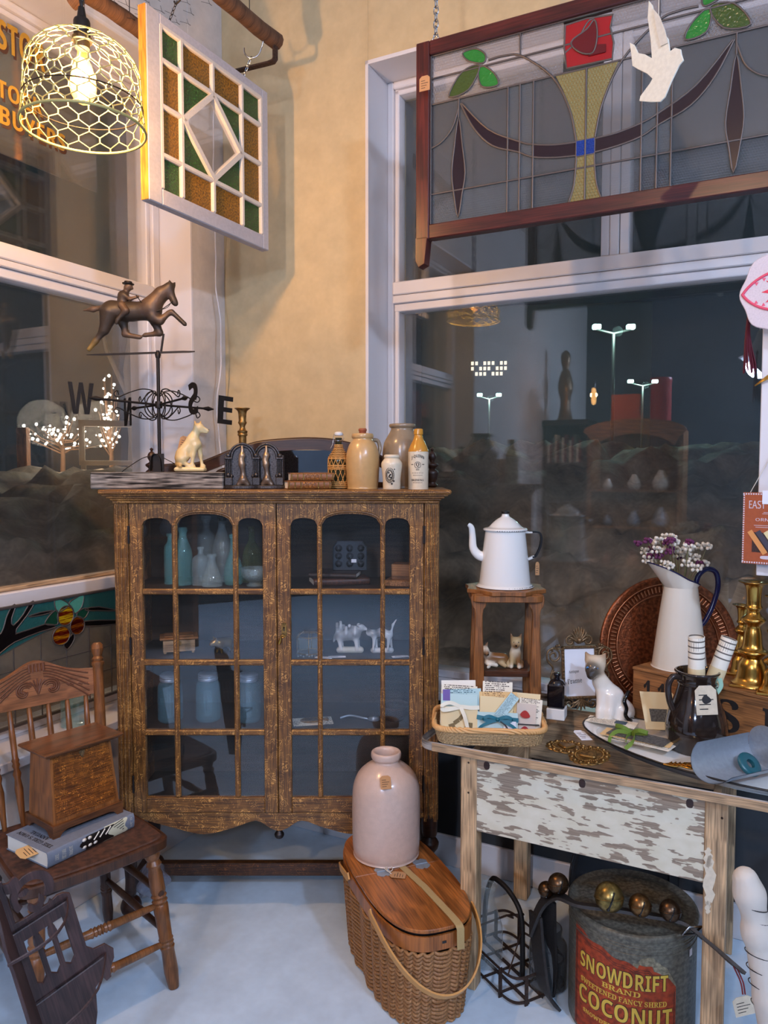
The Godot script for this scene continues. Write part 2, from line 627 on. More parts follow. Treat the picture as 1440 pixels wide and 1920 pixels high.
func make_textures() -> void:
	# fine streaks running up and down, with slower bands: plain wood grain (grey, to multiply a wood colour)
	var fine := stretched(512, 512, 1, 32, 0.09, 3, 11)
	var slow := stretched(512, 512, 2, 8, 0.02, 3, 12)
	tex.grain = paint(512, 512, func(x, y):
		var a := fine.get_pixel(x, y).r
		var b := slow.get_pixel(x, y).r
		var g := clampf(0.64 + 0.36 * b + 0.36 * (a - 0.5), 0.3, 1.0)
		return Color(g, g, g))
	tex.grain_h = turned(tex.grain)
	# quarter-sawn oak: brown ground, dark pores, bright wavy ray flecks across the grain
	var pores := stretched(512, 512, 2, 40, 0.2, 2, 21)
	var drift := noise_image(512, 512, 0.008, 3, 22)
	var where := noise_image(512, 512, 0.014, 3, 23)
	tex.oak = paint(512, 512, func(x, y):
		var d := drift.get_pixel(x, y).r
		var w := where.get_pixel(x, y).r
		var k := sin(TAU * (y / 32.0 + x / 64.0 + d * 7.0))
		var f := smoothstep(0.25, 0.85, k) * smoothstep(0.3, 0.62, w)
		var p := smoothstep(0.3, 0.62, pores.get_pixel(x, y).r)
		var base := C8(104, 68, 30).lerp(C8(140, 96, 46), d)
		var cc := base.lerp(C8(216, 160, 86), f * 0.85)
		return cc.lerp(C8(52, 30, 15), (1.0 - p) * 0.55))
	tex.oak_h = turned(tex.oak)
	var mott := noise_image(512, 512, 0.014, 5, 31)
	var speck := noise_image(512, 512, 0.12, 3, 32)
	tex.mott_i = mott
	tex.mottle = paint(512, 512, func(x, y):
		var g := clampf(0.55 + 0.55 * mott.get_pixel(x, y).r + 0.12 * (speck.get_pixel(x, y).r - 0.5), 0.0, 1.0)
		return Color(g, g, g))
	tex.soft = paint(256, 256, func(x, y):
		var g := clampf(0.955 + 0.07 * (mott.get_pixel(x * 2, y * 2).r - 0.5) + 0.03 * (speck.get_pixel(x, y).r - 0.5), 0.0, 1.0)
		return Color(g, g, g))
	# old board: long grey streaks and cracks
	var wea := stretched(512, 512, 24, 1, 0.08, 4, 41)
	tex.weather = paint(512, 512, func(x, y):
		var a := wea.get_pixel(x, y).r
		var m := mott.get_pixel(x, y).r
		var cc := C8(92, 88, 84).lerp(C8(170, 164, 156), smoothstep(0.3, 0.75, a) * 0.7 + 0.4 * (m - 0.4))
		return cc.lerp(C8(22, 20, 19), 1.0 - smoothstep(0.24, 0.4, a)))
	# table top: worn grey brown
	tex.worn = paint(512, 512, func(x, y):
		var a := wea.get_pixel(x, y).r
		var m := mott.get_pixel(x, y).r
		var cc := C8(150, 144, 138).lerp(C8(200, 190, 178), smoothstep(0.25, 0.8, a) * 0.6 + 0.5 * (m - 0.3))
		return cc.lerp(C8(62, 52, 44), (1.0 - smoothstep(0.3, 0.42, a)) * 0.6))
	# peeling paint: cream flakes with torn edges along the grain over grey wood
	var tear := stretched(1024, 512, 9, 2, 0.05, 4, 51)
	var patch := noise_image(1024, 512, 0.006, 4, 52)
	tex.peel = paint(1024, 512, func(x, y):
		var e := 1.0 - pow(absf(x / 1024.0 * 2.0 - 1.0), 8.0)
		var top := smoothstep(0.06, 0.42, y / 512.0)
		var p := 0.62 * tear.get_pixel(x, y).r + 0.62 * patch.get_pixel(x, y).r
		var k := smoothstep(0.0, 0.035, p - 0.57 + 0.14 * (e * top - 0.45))
		var a := wea.get_pixel((x / 2 + 40) % 512, y).r
		var wood := C8(120, 106, 91).lerp(C8(165, 147, 126), a)
		var fl := C8(200, 192, 166).lerp(C8(216, 210, 190), patch.get_pixel(x, y).r)
		return wood.lerp(fl, k))
	# hammered metal / galvanised spangle
	var cell := FastNoiseLite.new()
	cell.noise_type = FastNoiseLite.TYPE_CELLULAR
	cell.frequency = 0.05
	cell.seed = 7
	tex.cells_i = cell.get_seamless_image(256, 256)
	tex.cells = ImageTexture.create_from_image(tex.cells_i)
	tex.bumpy = ImageTexture.create_from_image(noise_image(256, 256, 0.05, 2, 61))
	tex.fine = ImageTexture.create_from_image(noise_image(256, 256, 0.2, 3, 62))
	var hm := Image.create(256, 256, false, Image.FORMAT_L8)
	for y in 256:
		for x in 256:
			var a := Vector2(fposmod(x + (8 if (y / 16) % 2 else 0), 16.0) - 8.0, fposmod(y, 16.0) - 8.0).length() / 8.0
			hm.set_pixel(x, y, Color.WHITE * clampf(1.0 - a * a, 0.0, 1.0))
	tex.dimple = ImageTexture.create_from_image(hm)
	tex.streak = paint(256, 256, func(x, y):
		var a := wea.get_pixel((x * 2) % 512, y * 2).r + 0.25 * sin(y * 0.11)
		return C8(92, 22, 20).lerp(C8(196, 170, 42), smoothstep(0.35, 0.72, a)))
	tex.snow = paint(512, 512, func(x, y):
		var g := clampf(0.7 + 0.6 * (mott.get_pixel(x, y).r - 0.45) + 0.18 * (speck.get_pixel(x, y).r - 0.5), 0.2, 1.0)
		return Color(g, g * 0.97, g * 0.94))
	# lines of print
	tex.print = print_page(Color8(232, 224, 204), Color8(70, 60, 52), 5, 0.72)
	tex.print_blue = print_page(Color8(176, 206, 208), Color8(60, 92, 104), 9, 0.6)
	tex.print_tan = print_page(Color8(222, 186, 130), Color8(110, 76, 48), 13, 0.55)
	tex.music = paint(256, 256, func(x: int, y: int):
		var s := y % 42
		var ink := (s < 26 and s % 6 == 0)
		var nx := (x * 7 + (y / 42) * 31) % 23
		if s < 30 and nx < 3 and hash(x / 23 + (y / 42) * 57) % 5 > 0 and absi(s - hash(x / 23 * 3 + y / 42) % 22) < 5: ink = true
		return C8(48, 42, 38) if ink else C8(236, 228, 210))


func print_page(pap: Color, ink: Color, sd: int, dens: float) -> ImageTexture:
	return paint(192, 256, func(x, y):
		var row: int = y / 9
		var on: bool = y % 9 < 4 and x > 14 and x < 178 and (hash(Vector3i(x / 3, row, sd)) % 100) / 100.0 < dens and x < 120 + hash(Vector2i(row, sd)) % 60
		return ink if on else pap)


func make_materials() -> void:
	M.white = mat(C8(214, 208, 206), 0.42)
	M.wall_white = mat(C8(206, 198, 190), 0.75, 0, tex.soft, 1.3)
	M.wall_tan = mat(C8(206, 182, 138), 0.7, 0, tex.soft, 1.1)
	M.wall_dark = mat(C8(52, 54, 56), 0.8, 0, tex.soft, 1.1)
	M.floor = mat(C8(212, 231, 246), 0.3, 0, tex.soft, 0.9)
	M.ceiling = mat(C8(210, 205, 198), 0.8)
	M.glass = mat(C8(200, 215, 215), 0.0, 0, null, 1, {"a": 0.01})
	M.case_glass = mat(C8(200, 215, 215), 0.0, 0, null, 1, {"a": 0.01})
	M.oak = mat(Color.WHITE, 0.38, 0, tex.oak, 3.2)
	M.oak_h = mat(Color.WHITE, 0.38, 0, tex.oak_h, 3.2)
	M.oak_dark = mat(C8(150, 125, 110), 0.4, 0, tex.oak_h, 3.5)
	M.darkwood = mat(C8(66, 38, 24), 0.4, 0, tex.grain_h, 3.0)
	M.inside = mat(C8(58, 40, 28), 0.6, 0, tex.grain_h, 2.0)
	M.chair = mat(C8(150, 94, 50), 0.32, 0, tex.grain, 6.0)
	M.chair_dark = mat(C8(86, 52, 32), 0.3, 0, tex.grain, 6.0)
	M.carved = mat(C8(166, 108, 68), 0.4, 0, tex.grain_h, 5.0)
	M.seat = mat(C8(92, 56, 38), 0.7, 0, tex.mottle, 5.0)
	M.slant = mat(C8(164, 100, 48), 0.34, 0, tex.grain, 4.0)
	M.slant_dark = mat(C8(126, 76, 40), 0.38, 0, tex.grain_h, 4.0)
	M.shelf = mat(C8(82, 56, 52), 0.5, 0, tex.grain, 4.0)
	M.pine = mat(C8(214, 176, 132), 0.55, 0, tex.grain, 4.0)
	M.pine_h = mat(C8(205, 168, 126), 0.55, 0, tex.grain_h, 4.0)
	M.crate = mat(C8(168, 112, 62), 0.6, 0, tex.grain_h, 4.0)
	M.stand = mat(C8(156, 98, 48), 0.45, 0, tex.grain, 5.0)
	M.worn = mat(C8(240, 240, 240), 0.6, 0, tex.worn, 1.6)
	M.weather = mat(Color.WHITE, 0.9, 0, tex.weather, 3.0)
	M.peel = mat(Color.WHITE, 0.75, 0, tex.peel, 1, {"uv": 1})
	M.mahog = mat(C8(84, 30, 24), 0.28, 0, tex.grain_h, 3.0)
	M.rustic = mat(C8(112, 76, 50), 0.85, 0, tex.grain, 5.0)
	M.brass = mat(C8(196, 152, 76), 0.26, 1.0)
	M.brass_dull = mat(C8(168, 128, 70), 0.36, 0.75, tex.mottle, 8)
	M.bronze = mat(C8(142, 114, 80), 0.38, 0.55, tex.mottle, 14)
	M.bronze_dark = mat(C8(58, 54, 54), 0.42, 0.85)
	M.copper = mat(C8(150, 84, 50), 0.36, 0.8, tex.mottle, 9, {"bump": tex.bumpy, "bs": 0.05})
	M.iron = mat(C8(44, 40, 38), 0.5, 0.7)
	M.rust = mat(C8(78, 58, 48), 0.65, 0.5, tex.mottle, 12)
	M.steel = mat(C8(190, 190, 190), 0.22, 1.0)
	M.galv = mat(C8(160, 170, 180), 0.4, 0.45, tex.soft, 9)
	M.tin = mat(C8(128, 124, 110), 0.5, 0.4, tex.mottle, 9)
	M.lead = mat(C8(98, 90, 86), 0.45, 0.6)
	M.enamel = mat(C8(226, 226, 222), 0.12, 0, null, 1, {"coat": 0.6, "cr": 0.05})
	M.enamel_cream = mat(C8(220, 212, 196), 0.16, 0, null, 1, {"coat": 0.5, "cr": 0.06})
	M.navy = mat(C8(24, 24, 68), 0.15)
	M.black = mat(C8(22, 20, 20), 0.3)
	M.jet = mat(C8(12, 11, 13), 0.08)
	M.stone = mat(C8(196, 158, 104), 0.3, 0, tex.soft, 5, {"coat": 0.4})
	M.stone_grey = mat(C8(150, 130, 104), 0.26, 0, tex.soft, 5, {"coat": 0.4})
	M.stone_pink = mat(C8(212, 182, 164), 0.3, 0, tex.soft, 5, {"coat": 0.4, "cr": 0.15})
	M.stone_white = mat(C8(222, 208, 182), 0.28, 0, tex.soft, 6)
	M.honey = mat(C8(196, 136, 48), 0.2)
	M.cork = mat(C8(150, 82, 52), 0.8)
	M.paper = mat(C8(232, 226, 212), 0.85)
	M.white_card = mat(C8(228, 230, 236), 0.8)
	M.kraft = mat(C8(178, 134, 92), 0.9)
	M.string = mat(C8(214, 204, 186), 0.9)
	M.wicker = mat(C8(176, 122, 72), 0.5, 0, tex.mottle, 20)
	M.wicker_pale = mat(C8(212, 176, 124), 0.55, 0, tex.mottle, 20)
	M.cane = mat(C8(196, 142, 76), 0.5)
	M.lid = mat(C8(176, 104, 46), 0.35, 0, tex.grain, 3.0)
	M.webbing = mat(C8(176, 148, 98), 0.85, 0, tex.soft, 30)
	M.leather = mat(C8(44, 40, 38), 0.55, 0, tex.mottle, 12)
	M.aqua = mat(C8(130, 205, 200), 0.04, 0, null, 1, {"a": 0.2})
	M.clear = mat(C8(190, 212, 212), 0.03, 0, null, 1, {"a": 0.16})
	M.jarglass = mat(C8(110, 165, 185), 0.03, 0, null, 1, {"a": 0.2})
	M.zinc = mat(C8(150, 165, 180), 0.4, 0.6)
	M.ivory = mat(Color.WHITE, 0.3, 0, null, 1, {"vc": 1})
	M.figure = mat(Color.WHITE, 0.14, 0, null, 1, {"vc": 1, "coat": 0.6, "cr": 0.05})
	M.ink = mat(C8(30, 26, 26), 0.6)


# linear colour of an sRGB triple, for vertex colours
func L8(r: int, g: int, b: int) -> Color:
	return Color8(r, g, b).srgb_to_linear()


func omni(called: String, at: Vector3, c: Color, e: float, size := 0.05) -> OmniLight3D:
	var l := OmniLight3D.new()
	l.name = called
	l.light_color = c
	l.light_energy = e
	l.light_size = size
	l.omni_range = 30.0
	l.omni_attenuation = 2.0
	l.shadow_enabled = true
	add_child(l)
	l.position = at
	return l


const LAMP := Vector3(-0.788, 2.575, -2.05)            # the bulb of the wire pendant
const FLUSH := [[4.1, 2.9, 3.4], [2.02, 5.2, 2.62], [4.3, 5.3, 3.4]]     # daylight bowl lamps: along the right wall, out from it, height


func at_room(u: float, h: float, out: float) -> Vector3:
	return XR * Vector3(u, h, out)


func make_light() -> void:
	var cam := Camera3D.new()
	cam.name = "camera"
	add_child(cam)
	cam.position = Vector3(0, 1.55, 0)
	cam.rotation.x = -atan(80.0 / 1425.0)
	cam.fov = rad_to_deg(2.0 * atan(960.0 / 1425.0))
	cam.near = 0.05
	cam.far = 200.0
	cam.current = true
	var env := Environment.new()
	env.background_mode = Environment.BG_SKY
	var sky := Sky.new()
	var pm := ProceduralSkyMaterial.new()
	pm.sky_top_color = C8(8, 14, 20)
	pm.sky_horizon_color = C8(14, 24, 30)
	pm.ground_bottom_color = C8(10, 12, 14)
	pm.ground_horizon_color = C8(20, 28, 34)
	sky.sky_material = pm
	env.sky = sky
	env.tonemap_mode = Environment.TONE_MAPPER_LINEAR
	env.tonemap_exposure = 1.0
	env.sdfgi_enabled = true
	env.ssao_enabled = true
	env.ssil_enabled = true
	var we := WorldEnvironment.new()
	we.name = "environment"
	we.environment = env
	add_child(we)
	# the pendant's own bulb, warm
	omni("pendant_glow", LAMP, C8(255, 196, 128), 1.15, 0.02)
	# round daylight ceiling lights, and warm spotlights on a ceiling track
	for k in FLUSH.size():
		omni("flush_glow", at_room(FLUSH[k][0], FLUSH[k][2] - 0.06, FLUSH[k][1]), C8(186, 212, 255), [9.5, 7.5, 4.5][k], 0.12)
	for w in [[Vector3(1.3, 3.3, 2.2), at_room(0.45, 2.0, 0.0), 1.6], [Vector3(-1.2, 3.3, 1.8), at_room(1.5, 1.5, 0.3), 4.0]]:
		var s := SpotLight3D.new()
		s.name = "track_glow"
		s.light_color = C8(255, 205, 150)
		s.light_energy = w[2]
		s.light_size = 0.05
		s.spot_angle = 26.0
		s.spot_angle_attenuation = 0.6
		s.spot_range = 30.0
		s.spot_attenuation = 2.0
		s.shadow_enabled = true
		add_child(s)
		s.look_at_from_position(w[0], w[1])


func make_room() -> void:
	# floor and ceiling
	var g := Geo.new()
	g.bx(-0.35, 6.2, -0.2, 0.0, -0.35, 7.2, 0.0)
	struct("floor", g, M.floor, XR)
	g = Geo.new()
	g.bx(-0.35, 6.2, 3.8, 4.0, -0.35, 7.2, 0.0)
	struct("ceiling", g, M.ceiling, XR)
	# right wall with its window opening; recess 0.19 deep
	g = Geo.new()
	g.bx(-0.35, 0.717, 0, 3.8, -0.35, 0, 0.002)
	g.bx(3.0, 6.0, 0, 3.8, -0.35, 0, 0.002)
	g.bx(0.717, 3.0, 0, 0.675, -0.35, 0, 0.0)
	g.bx(0.717, 3.0, 3.136, 3.8, -0.35, 0, 0.002)
	struct("wall_right", g, M.wall_tan, XR)
	g = Geo.new()
	g.bx(-0.22, 0.0, 0, 3.8, -0.35, 0, 0.002)
	g.bx(-7.0, -2.7, 0, 3.8, -0.35, 0, 0.002)
	g.bx(-2.7, -0.22, 0, 0.60, -0.35, 0, 0.0)
	g.bx(-2.7, -0.22, 3.136, 3.8, -0.35, 0, 0.002)
	struct("wall_left", g, M.wall_white, XL)
	g = Geo.new()
	g.bx(5.8, 6.0, 0, 3.8, 0, 7.0, 0.0)
	struct("wall_side", g, M.wall_dark, XR)
	g = Geo.new()
	g.bx(0, 6.0, 0, 3.8, 6.8, 7.0, 0.0)
	struct("wall_back", g, M.wall_dark, XR)
	# painted linings of the two recesses
	g = Geo.new()
	g.bx(0.705, 0.7185, 0.675, 3.15, -0.2, 0.0015, 0.001)
	g.bx(0.705, 3.0, 3.1345, 3.15, -0.2, 0.0015, 0.001)
	g.bx(0.70, 3.0, 0.655, 0.69, -0.2, 0.03, 0.004)
	struct("trim_1", g, M.white, XR)
	g = Geo.new()
	g.bx(-0.2215, -0.21, 0.6, 3.15, -0.2, 0.0015, 0.001)
	g.bx(-2.7, -0.21, 3.1345, 3.15, -0.2, 0.0015, 0.001)
	g.bx(-2.7, -0.20, 0.585, 0.62, -0.2, 0.03, 0.004)
	struct("trim_2", g, M.white, XL)
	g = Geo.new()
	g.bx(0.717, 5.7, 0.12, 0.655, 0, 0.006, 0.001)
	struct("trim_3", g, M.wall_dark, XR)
	g = Geo.new()
	g.bx(0.0, 5.8, 0, 0.12, 0, 0.018, 0.004)
	struct("baseboard_right", g, M.white, XR)
	g = Geo.new()
	g.bx(-6.8, 0, 0, 0.12, 0, 0.018, 0.004)
	struct("baseboard_left", g, M.white, XL)
	# right window
	var w := Node3D.new()
	w.name = "window_1"
	add_child(w)
	w.transform = XR
	w.set_meta("kind", "structure")
	var fr := func(g2: Geo, x0, x1, y0, y1):
		g2.bx(x0, x1, y0, y1, -0.25, -0.165, 0.004)
	g = Geo.new()
	fr.call(g, 0.7185, 0.745, 0.69, 3.1345)
	g.bx(0.745, 0.765, 0.69, 3.1345, -0.24, -0.18, 0.004)
	fr.call(g, 2.95, 3.0, 0.69, 3.1345)
	fr.call(g, 0.745, 2.95, 3.105, 3.1345)
	g.bx(0.745, 2.95, 3.085, 3.105, -0.24, -0.18, 0.004)
	fr.call(g, 0.745, 2.95, 0.69, 0.722)
	part(w, "frame", g, M.white)
	g = Geo.new()
	g.bx(0.745, 2.95, 2.272, 2.325, -0.25, -0.16, 0.004)
	g.bx(0.745, 2.95, 2.238, 2.270, -0.25, -0.163, 0.003)
	g.bx(0.745, 2.95, 2.206, 2.238, -0.25, -0.178, 0.003)
	part(w, "rail", g, M.white)
	g = Geo.new()
	g.bx(1.59, 1.62, 2.325, 3.105, -0.25, -0.17, 0.003)
	g.bx(1.622, 1.655, 2.325, 3.105, -0.25, -0.166, 0.003)
	g.bx(1.657, 1.69, 2.325, 3.105, -0.25, -0.17, 0.003)
	part(w, "mullion", g, M.white)
	for q in [[0.76, 1.595, 2.32, 3.09], [1.685, 2.96, 2.32, 3.09], [0.76, 2.96, 0.715, 2.215]]:
		for z0 in [-0.205, -0.225]:
			g = Geo.new()
			for z in [z0, z0 - 0.004]: g.quad(V(q[0], q[2], z), V(q[1], q[2], z), V(q[1], q[3], z), V(q[0], q[3], z), Vector3.BACK)
			part(w, "pane", g, M.glass)
	# left window
	w = Node3D.new()
	w.name = "window_2"
	add_child(w)
	w.transform = XL
	w.set_meta("kind", "structure")
	g = Geo.new()
	fr.call(g, -0.262, -0.2215, 0.62, 3.1345)
	g.bx(-0.285, -0.262, 0.62, 3.1345, -0.24, -0.18, 0.004)
	fr.call(g, -2.7, -2.65, 0.62, 3.1345)
	fr.call(g, -2.65, -0.262, 3.105, 3.1345)
	g.bx(-2.65, -0.262, 3.085, 3.105, -0.24, -0.18, 0.004)
	fr.call(g, -2.65, -0.262, 0.62, 0.652)
	part(w, "frame", g, M.white)
	g = Geo.new()
	g.bx(-2.65, -0.262, 2.262, 2.316, -0.25, -0.16, 0.004)
	g.bx(-2.65, -0.262, 2.236, 2.260, -0.25, -0.163, 0.003)
	g.bx(-2.65, -0.262, 2.202, 2.236, -0.25, -0.178, 0.003)
	part(w, "rail", g, M.white)
	g = Geo.new()
	g.bx(-2.65, -0.262, 1.076, 1.125, -0.25, -0.16, 0.004)
	part(w, "sill_rail", g, M.white)
	g = Geo.new()
	g.bx(-2.65, -0.262, 1.126, 1.14, -0.23, -0.185, 0.003)
	part(w, "wood_bead", g, M.pine_h)
	for q in [[-2.66, -0.28, 2.31, 3.09], [-2.66, -0.28, 1.13, 2.21], [-2.66, -0.28, 0.645, 1.08]]:
		for z0 in [-0.205, -0.225]:
			g = Geo.new()
			for z in [z0, z0 - 0.004]: g.quad(V(q[0], q[2], z), V(q[1], q[2], z), V(q[1], q[3], z), V(q[0], q[3], z), Vector3.BACK)
			part(w, "pane", g, M.glass)


var CAB := Transform3D(Basis(), Vector3(-0.3635, 0, -2.556))   # centre of the cabinet's front, on the floor


func make_cabinet() -> void:
	var t := thing("china_cabinet", "tall oak china cabinet with two glazed doors of small panes in the corner", "cabinet", CAB)
	var g := Geo.new()
	for s in [-1, 1]:
		g = Geo.new()
		g.bx(s * 0.525, s * 0.541, 0.36, 1.44, -0.33, -0.02, 0.002)
		part(t, "side_panel", g, M.oak)
		g = Geo.new()                                            # fluted corner post
		g.bx(s * 0.500, s * 0.547, 0.335, 1.44, -0.05, 0.0, 0.002)
		for k in 3:
			g.tube([V(s * (0.511 + 0.013 * k), 0.35, 0.0), V(s * (0.511 + 0.013 * k), 1.43, 0.0)], 0.0048, 8)
		g.bx(s * 0.543, s * 0.550, 0.34, 1.44, -0.045, -0.005, 0.002)
		part(t, "corner_post", g, M.oak)
		for z in [-0.025, -0.305]:
			g = Geo.new()                                        # turned leg with ball and bun foot
			g.lathe(pf([0.0, 0.0, 0.026, 0.0, 0.036, 0.022, 0.03, 0.045, 0.016, 0.06, 0.02, 0.075, 0.018, 0.12, 0.022, 0.17, 0.024, 0.2, 0.016, 0.215, 0.03, 0.235, 0.032, 0.255, 0.018, 0.275, 0.026, 0.285, 0.026, 0.36, 0.0, 0.36]), 18, X(V(s * 0.522, 0, z)))
			part(t, "leg", g, M.darkwood)
		g = Geo.new()
		g.bx(s * 0.510, s * 0.534, 0.066, 0.108, -0.30, -0.03, 0.003)
		part(t, "side_stretcher", g, M.darkwood)
	g = Geo.new()
	g.bx(-0.525, 0.525, 0.36, 1.44, -0.335, -0.325, 0.001)
	part(t, "back_panel", g, M.inside)
	for y in [0.375, 0.645, 0.888, 1.132]:
		g = Geo.new()
		g.bx(-0.524, 0.524, y - 0.009, y + 0.009, -0.325, -0.032, 0.002)
		part(t, "shelf", g, M.inside)
	g = Geo.new()
	g.bx(-0.51, 0.51, 0.064, 0.112, -0.175, -0.145, 0.003)
	part(t, "stretcher", g, M.oak_dark)
	# cornice: a stepped moulding carried round three sides
	g = Geo.new()
	for w in [[0.550, 0.010, 1.436, 1.446], [0.556, 0.014, 1.446, 1.454], [0.566, 0.022, 1.453, 1.462], [0.578, 0.030, 1.461, 1.468]]:
		g.bx(-w[0], w[0], w[2], w[3], -0.338, w[1], 0.003)
	g.bx(-0.588, 0.588, 1.467, 1.482, -0.34, 0.038, 0.006)
	part(t, "cornice", g, M.oak_h)
	# apron with a scalloped lower edge, and its drop knob
	var ap := pg([-0.5, 0.366])
	ap.append_array(smooth([-0.5, 0.35, -0.44, 0.334, -0.36, 0.312, -0.26, 0.29, -0.16, 0.312, -0.08, 0.338, -0.03, 0.312, 0.0, 0.302, 0.03, 0.312, 0.08, 0.338, 0.16, 0.312, 0.26, 0.29, 0.36, 0.312, 0.44, 0.334, 0.5, 0.35], 4, false))
	ap.append(Vector2(0.5, 0.366))
	g = Geo.new()
	g.prism(ap, -0.03, -0.006)
	part(t, "apron", g, M.oak_h)
	g = Geo.new()
	g.lathe(pf([0.0, 0.0, 0.012, 0.004, 0.017, 0.016, 0.01, 0.027, 0.008, 0.034], 3), 14, X(V(0, 0.27, -0.016)))
	part(t, "drop_knob", g, M.bronze_dark)
	# doors
	for s in [-1, 1]:
		var x0: float = -0.498 if s < 0 else 0.001
		var x1: float = -0.001 if s < 0 else 0.498
		var gl := [x0 + 0.044, x0 + 0.144, x0 + 0.160, x0 + 0.350, x0 + 0.366, x1 - 0.046] if s < 0 else [x0 + 0.046, x0 + 0.137, x0 + 0.151, x0 + 0.351, x0 + 0.365, x1 - 0.048]
		g = Geo.new()
		var top := pg([x0 + 0.001, 1.435, x0 + 0.001, 1.361])
		for k in 3:
			var a: float = gl[k * 2]
			var b: float = gl[k * 2 + 1]
			var rise := 0.039 if k == 1 else 0.025
			var n := 14
			for j in n + 1:
				var u := float(j) / n * 2.0 - 1.0
				top.append(Vector2(lerpf(a, b, float(j) / n), 1.361 + rise * pow(1.0 - pow(absf(u), 2.6), 0.5)))
		top.append_array(pg([x1 - 0.001, 1.361, x1 - 0.001, 1.435]))
		g.prism(top, -0.024, -0.0015)
		g.bx(x0, gl[0], 0.368, 1.362, -0.024, -0.001, 0.002)
		g.bx(gl[5], x1, 0.368, 1.362, -0.024, -0.001, 0.002)
		var d := part(t, "door", g, M.oak)
		g = Geo.new()
		g.bx(gl[0], gl[5], 0.368, 0.420, -0.024, -0.0015, 0.002)
		part(d, "bottom_rail", g, M.oak_h)
		for k in [1, 3]:
			g = Geo.new()
			g.bx(gl[k] - 0.001, gl[k + 1] + 0.001, 0.42, 1.366, -0.02, -0.003, 0.004)
			part(d, "muntin", g, M.oak)
		for y in [0.648, 0.891, 1.135]:
			g = Geo.new()
			for q in [0, 2, 4]: g.bx(gl[q] - 0.004, gl[q + 1] + 0.004, y - 0.0095, y + 0.0095, -0.019, -0.0015, 0.004)
			part(d, "glazing_bar", g, M.oak_h)
		g = Geo.new()                                            # bead round the middle arch
		var bd := []
		for j in 17:
			var u := j / 16.0 * 2.0 - 1.0
			bd.append(V(lerpf(gl[2] - 0.006, gl[3] + 0.006, j / 16.0), 1.362 + 0.046 * pow(1.0 - pow(absf(u), 2.6), 0.5), -0.001))
		g.tube(bd, 0.005, 6)
		part(d, "bead", g, M.oak_h)
		var ys := [0.42, 0.639, 0.657, 0.882, 0.9, 1.126, 1.144, 1.41]
		for r in 4:
			for k in 3:
				g = Geo.new()
				for z in [-0.0115, -0.0135]: g.quad(V(gl[k * 2], ys[r * 2], z), V(gl[k * 2 + 1], ys[r * 2], z), V(gl[k * 2 + 1], ys[r * 2 + 1], z), V(gl[k * 2], ys[r * 2 + 1], z), Vector3.BACK)
				part(d, "pane", g, M.case_glass)
		for y in [1.33, 0.95, 0.47]:
			g = Geo.new()
			g.tube([V(x0 if s < 0 else x1, y - 0.03, 0.001), V(x0 if s < 0 else x1, y + 0.03, 0.001)], 0.004, 8)
			part(d, "hinge", g, M.bronze_dark)
		if s > 0:
			g = Geo.new()
			g.prism(smooth([-0.008, -0.022, 0.0, -0.027, 0.008, -0.022, 0.008, 0.018, 0.0, 0.024, -0.008, 0.018], 3), -0.001, 0.0015, X(V(0.024, 1.006, 0)))
			part(d, "escutcheon", g, M.brass_dull)
			g = Geo.new()
			g.lathe([0.0, -0.046, 0.004, -0.044, 0.006, -0.036, 0.002, -0.02, 0.003, -0.016, 0.0, -0.014], 10, X(V(0.018, 1.0, 0.006), V(0, 0, -14)))
			g.tube([V(0.02, 0.988, 0.002), V(0.027, 0.984, 0.006), V(0.02, 0.98, 0.008), V(0.014, 0.984, 0.006)], 0.0012, 5, true)
			part(d, "drop_pull", g, M.brass)
			g = Geo.new()
			g.ball(V(0.024, 1.013, 0.0016), 0.003, 8)
			g.bx(0.0228, 0.0252, 1.001, 1.013, 0.001, 0.002, 0.0)
			part(d, "keyhole", g, M.jet)
	# mirrored gallery on the top
	var cx := 0.016
	var up := smooth([-0.5, 1.555, -0.42, 1.562, -0.33, 1.566, -0.26, 1.59, -0.2, 1.614, -0.1, 1.645, 0.0, 1.656, 0.1, 1.66, 0.2, 1.652, 0.3, 1.625, 0.38, 1.585, 0.44, 1.565, 0.5, 1.555], 4, false)
	var band := PackedVector2Array()
	for q in up: band.append(q + Vector2(cx - 0.03, 0))
	for k in range(up.size() - 1, -1, -1): band.append(up[k] + Vector2(cx - 0.03, -0.036))
	g = Geo.new()
	g.prism(band, -0.335, -0.305)
	var lip := []
	for q in up: lip.append(V(q.x + cx - 0.03, q.y + 0.002, -0.318))
	g.tube(lip, 0.009, 8)
	g.bx(-0.5, 0.53, 1.482, 1.502, -0.335, -0.305, 0.002)
	for x in [-0.10, 0.225]: g.bx(x - 0.014, x + 0.014, 1.5, 1.625, -0.334, -0.308, 0.002)
	g.tube(curve3([V(-0.30, 1.50, -0.32), V(-0.26, 1.54, -0.32), V(-0.215, 1.55, -0.32), V(-0.185, 1.525, -0.32), V(-0.2, 1.505, -0.32)]), 0.009, 6)
	var gal := part(t, "gallery", g, M.darkwood)
	g = Geo.new()
	g.bx(-0.09, 0.212, 1.5, 1.622, -0.332, -0.328, 0.0)
	part(gal, "mirror", g, mat(C8(210, 214, 220), 0.04, 1.0))
	for s in [-1, 1]:
		g = Geo.new()
		g.lathe(pf([0.014, 1.482, 0.022, 1.49, 0.014, 1.5, 0.02, 1.515, 0.024, 1.54, 0.012, 1.552, 0.022, 1.562, 0.022, 1.57, 0.009, 1.578, 0.016, 1.595, 0.012, 1.61, 0.004, 1.618, 0.007, 1.626, 0.0, 1.632], 3), 14, X(V(cx + s * 0.529, 0, -0.318)))
		part(gal, "finial", g, M.darkwood)


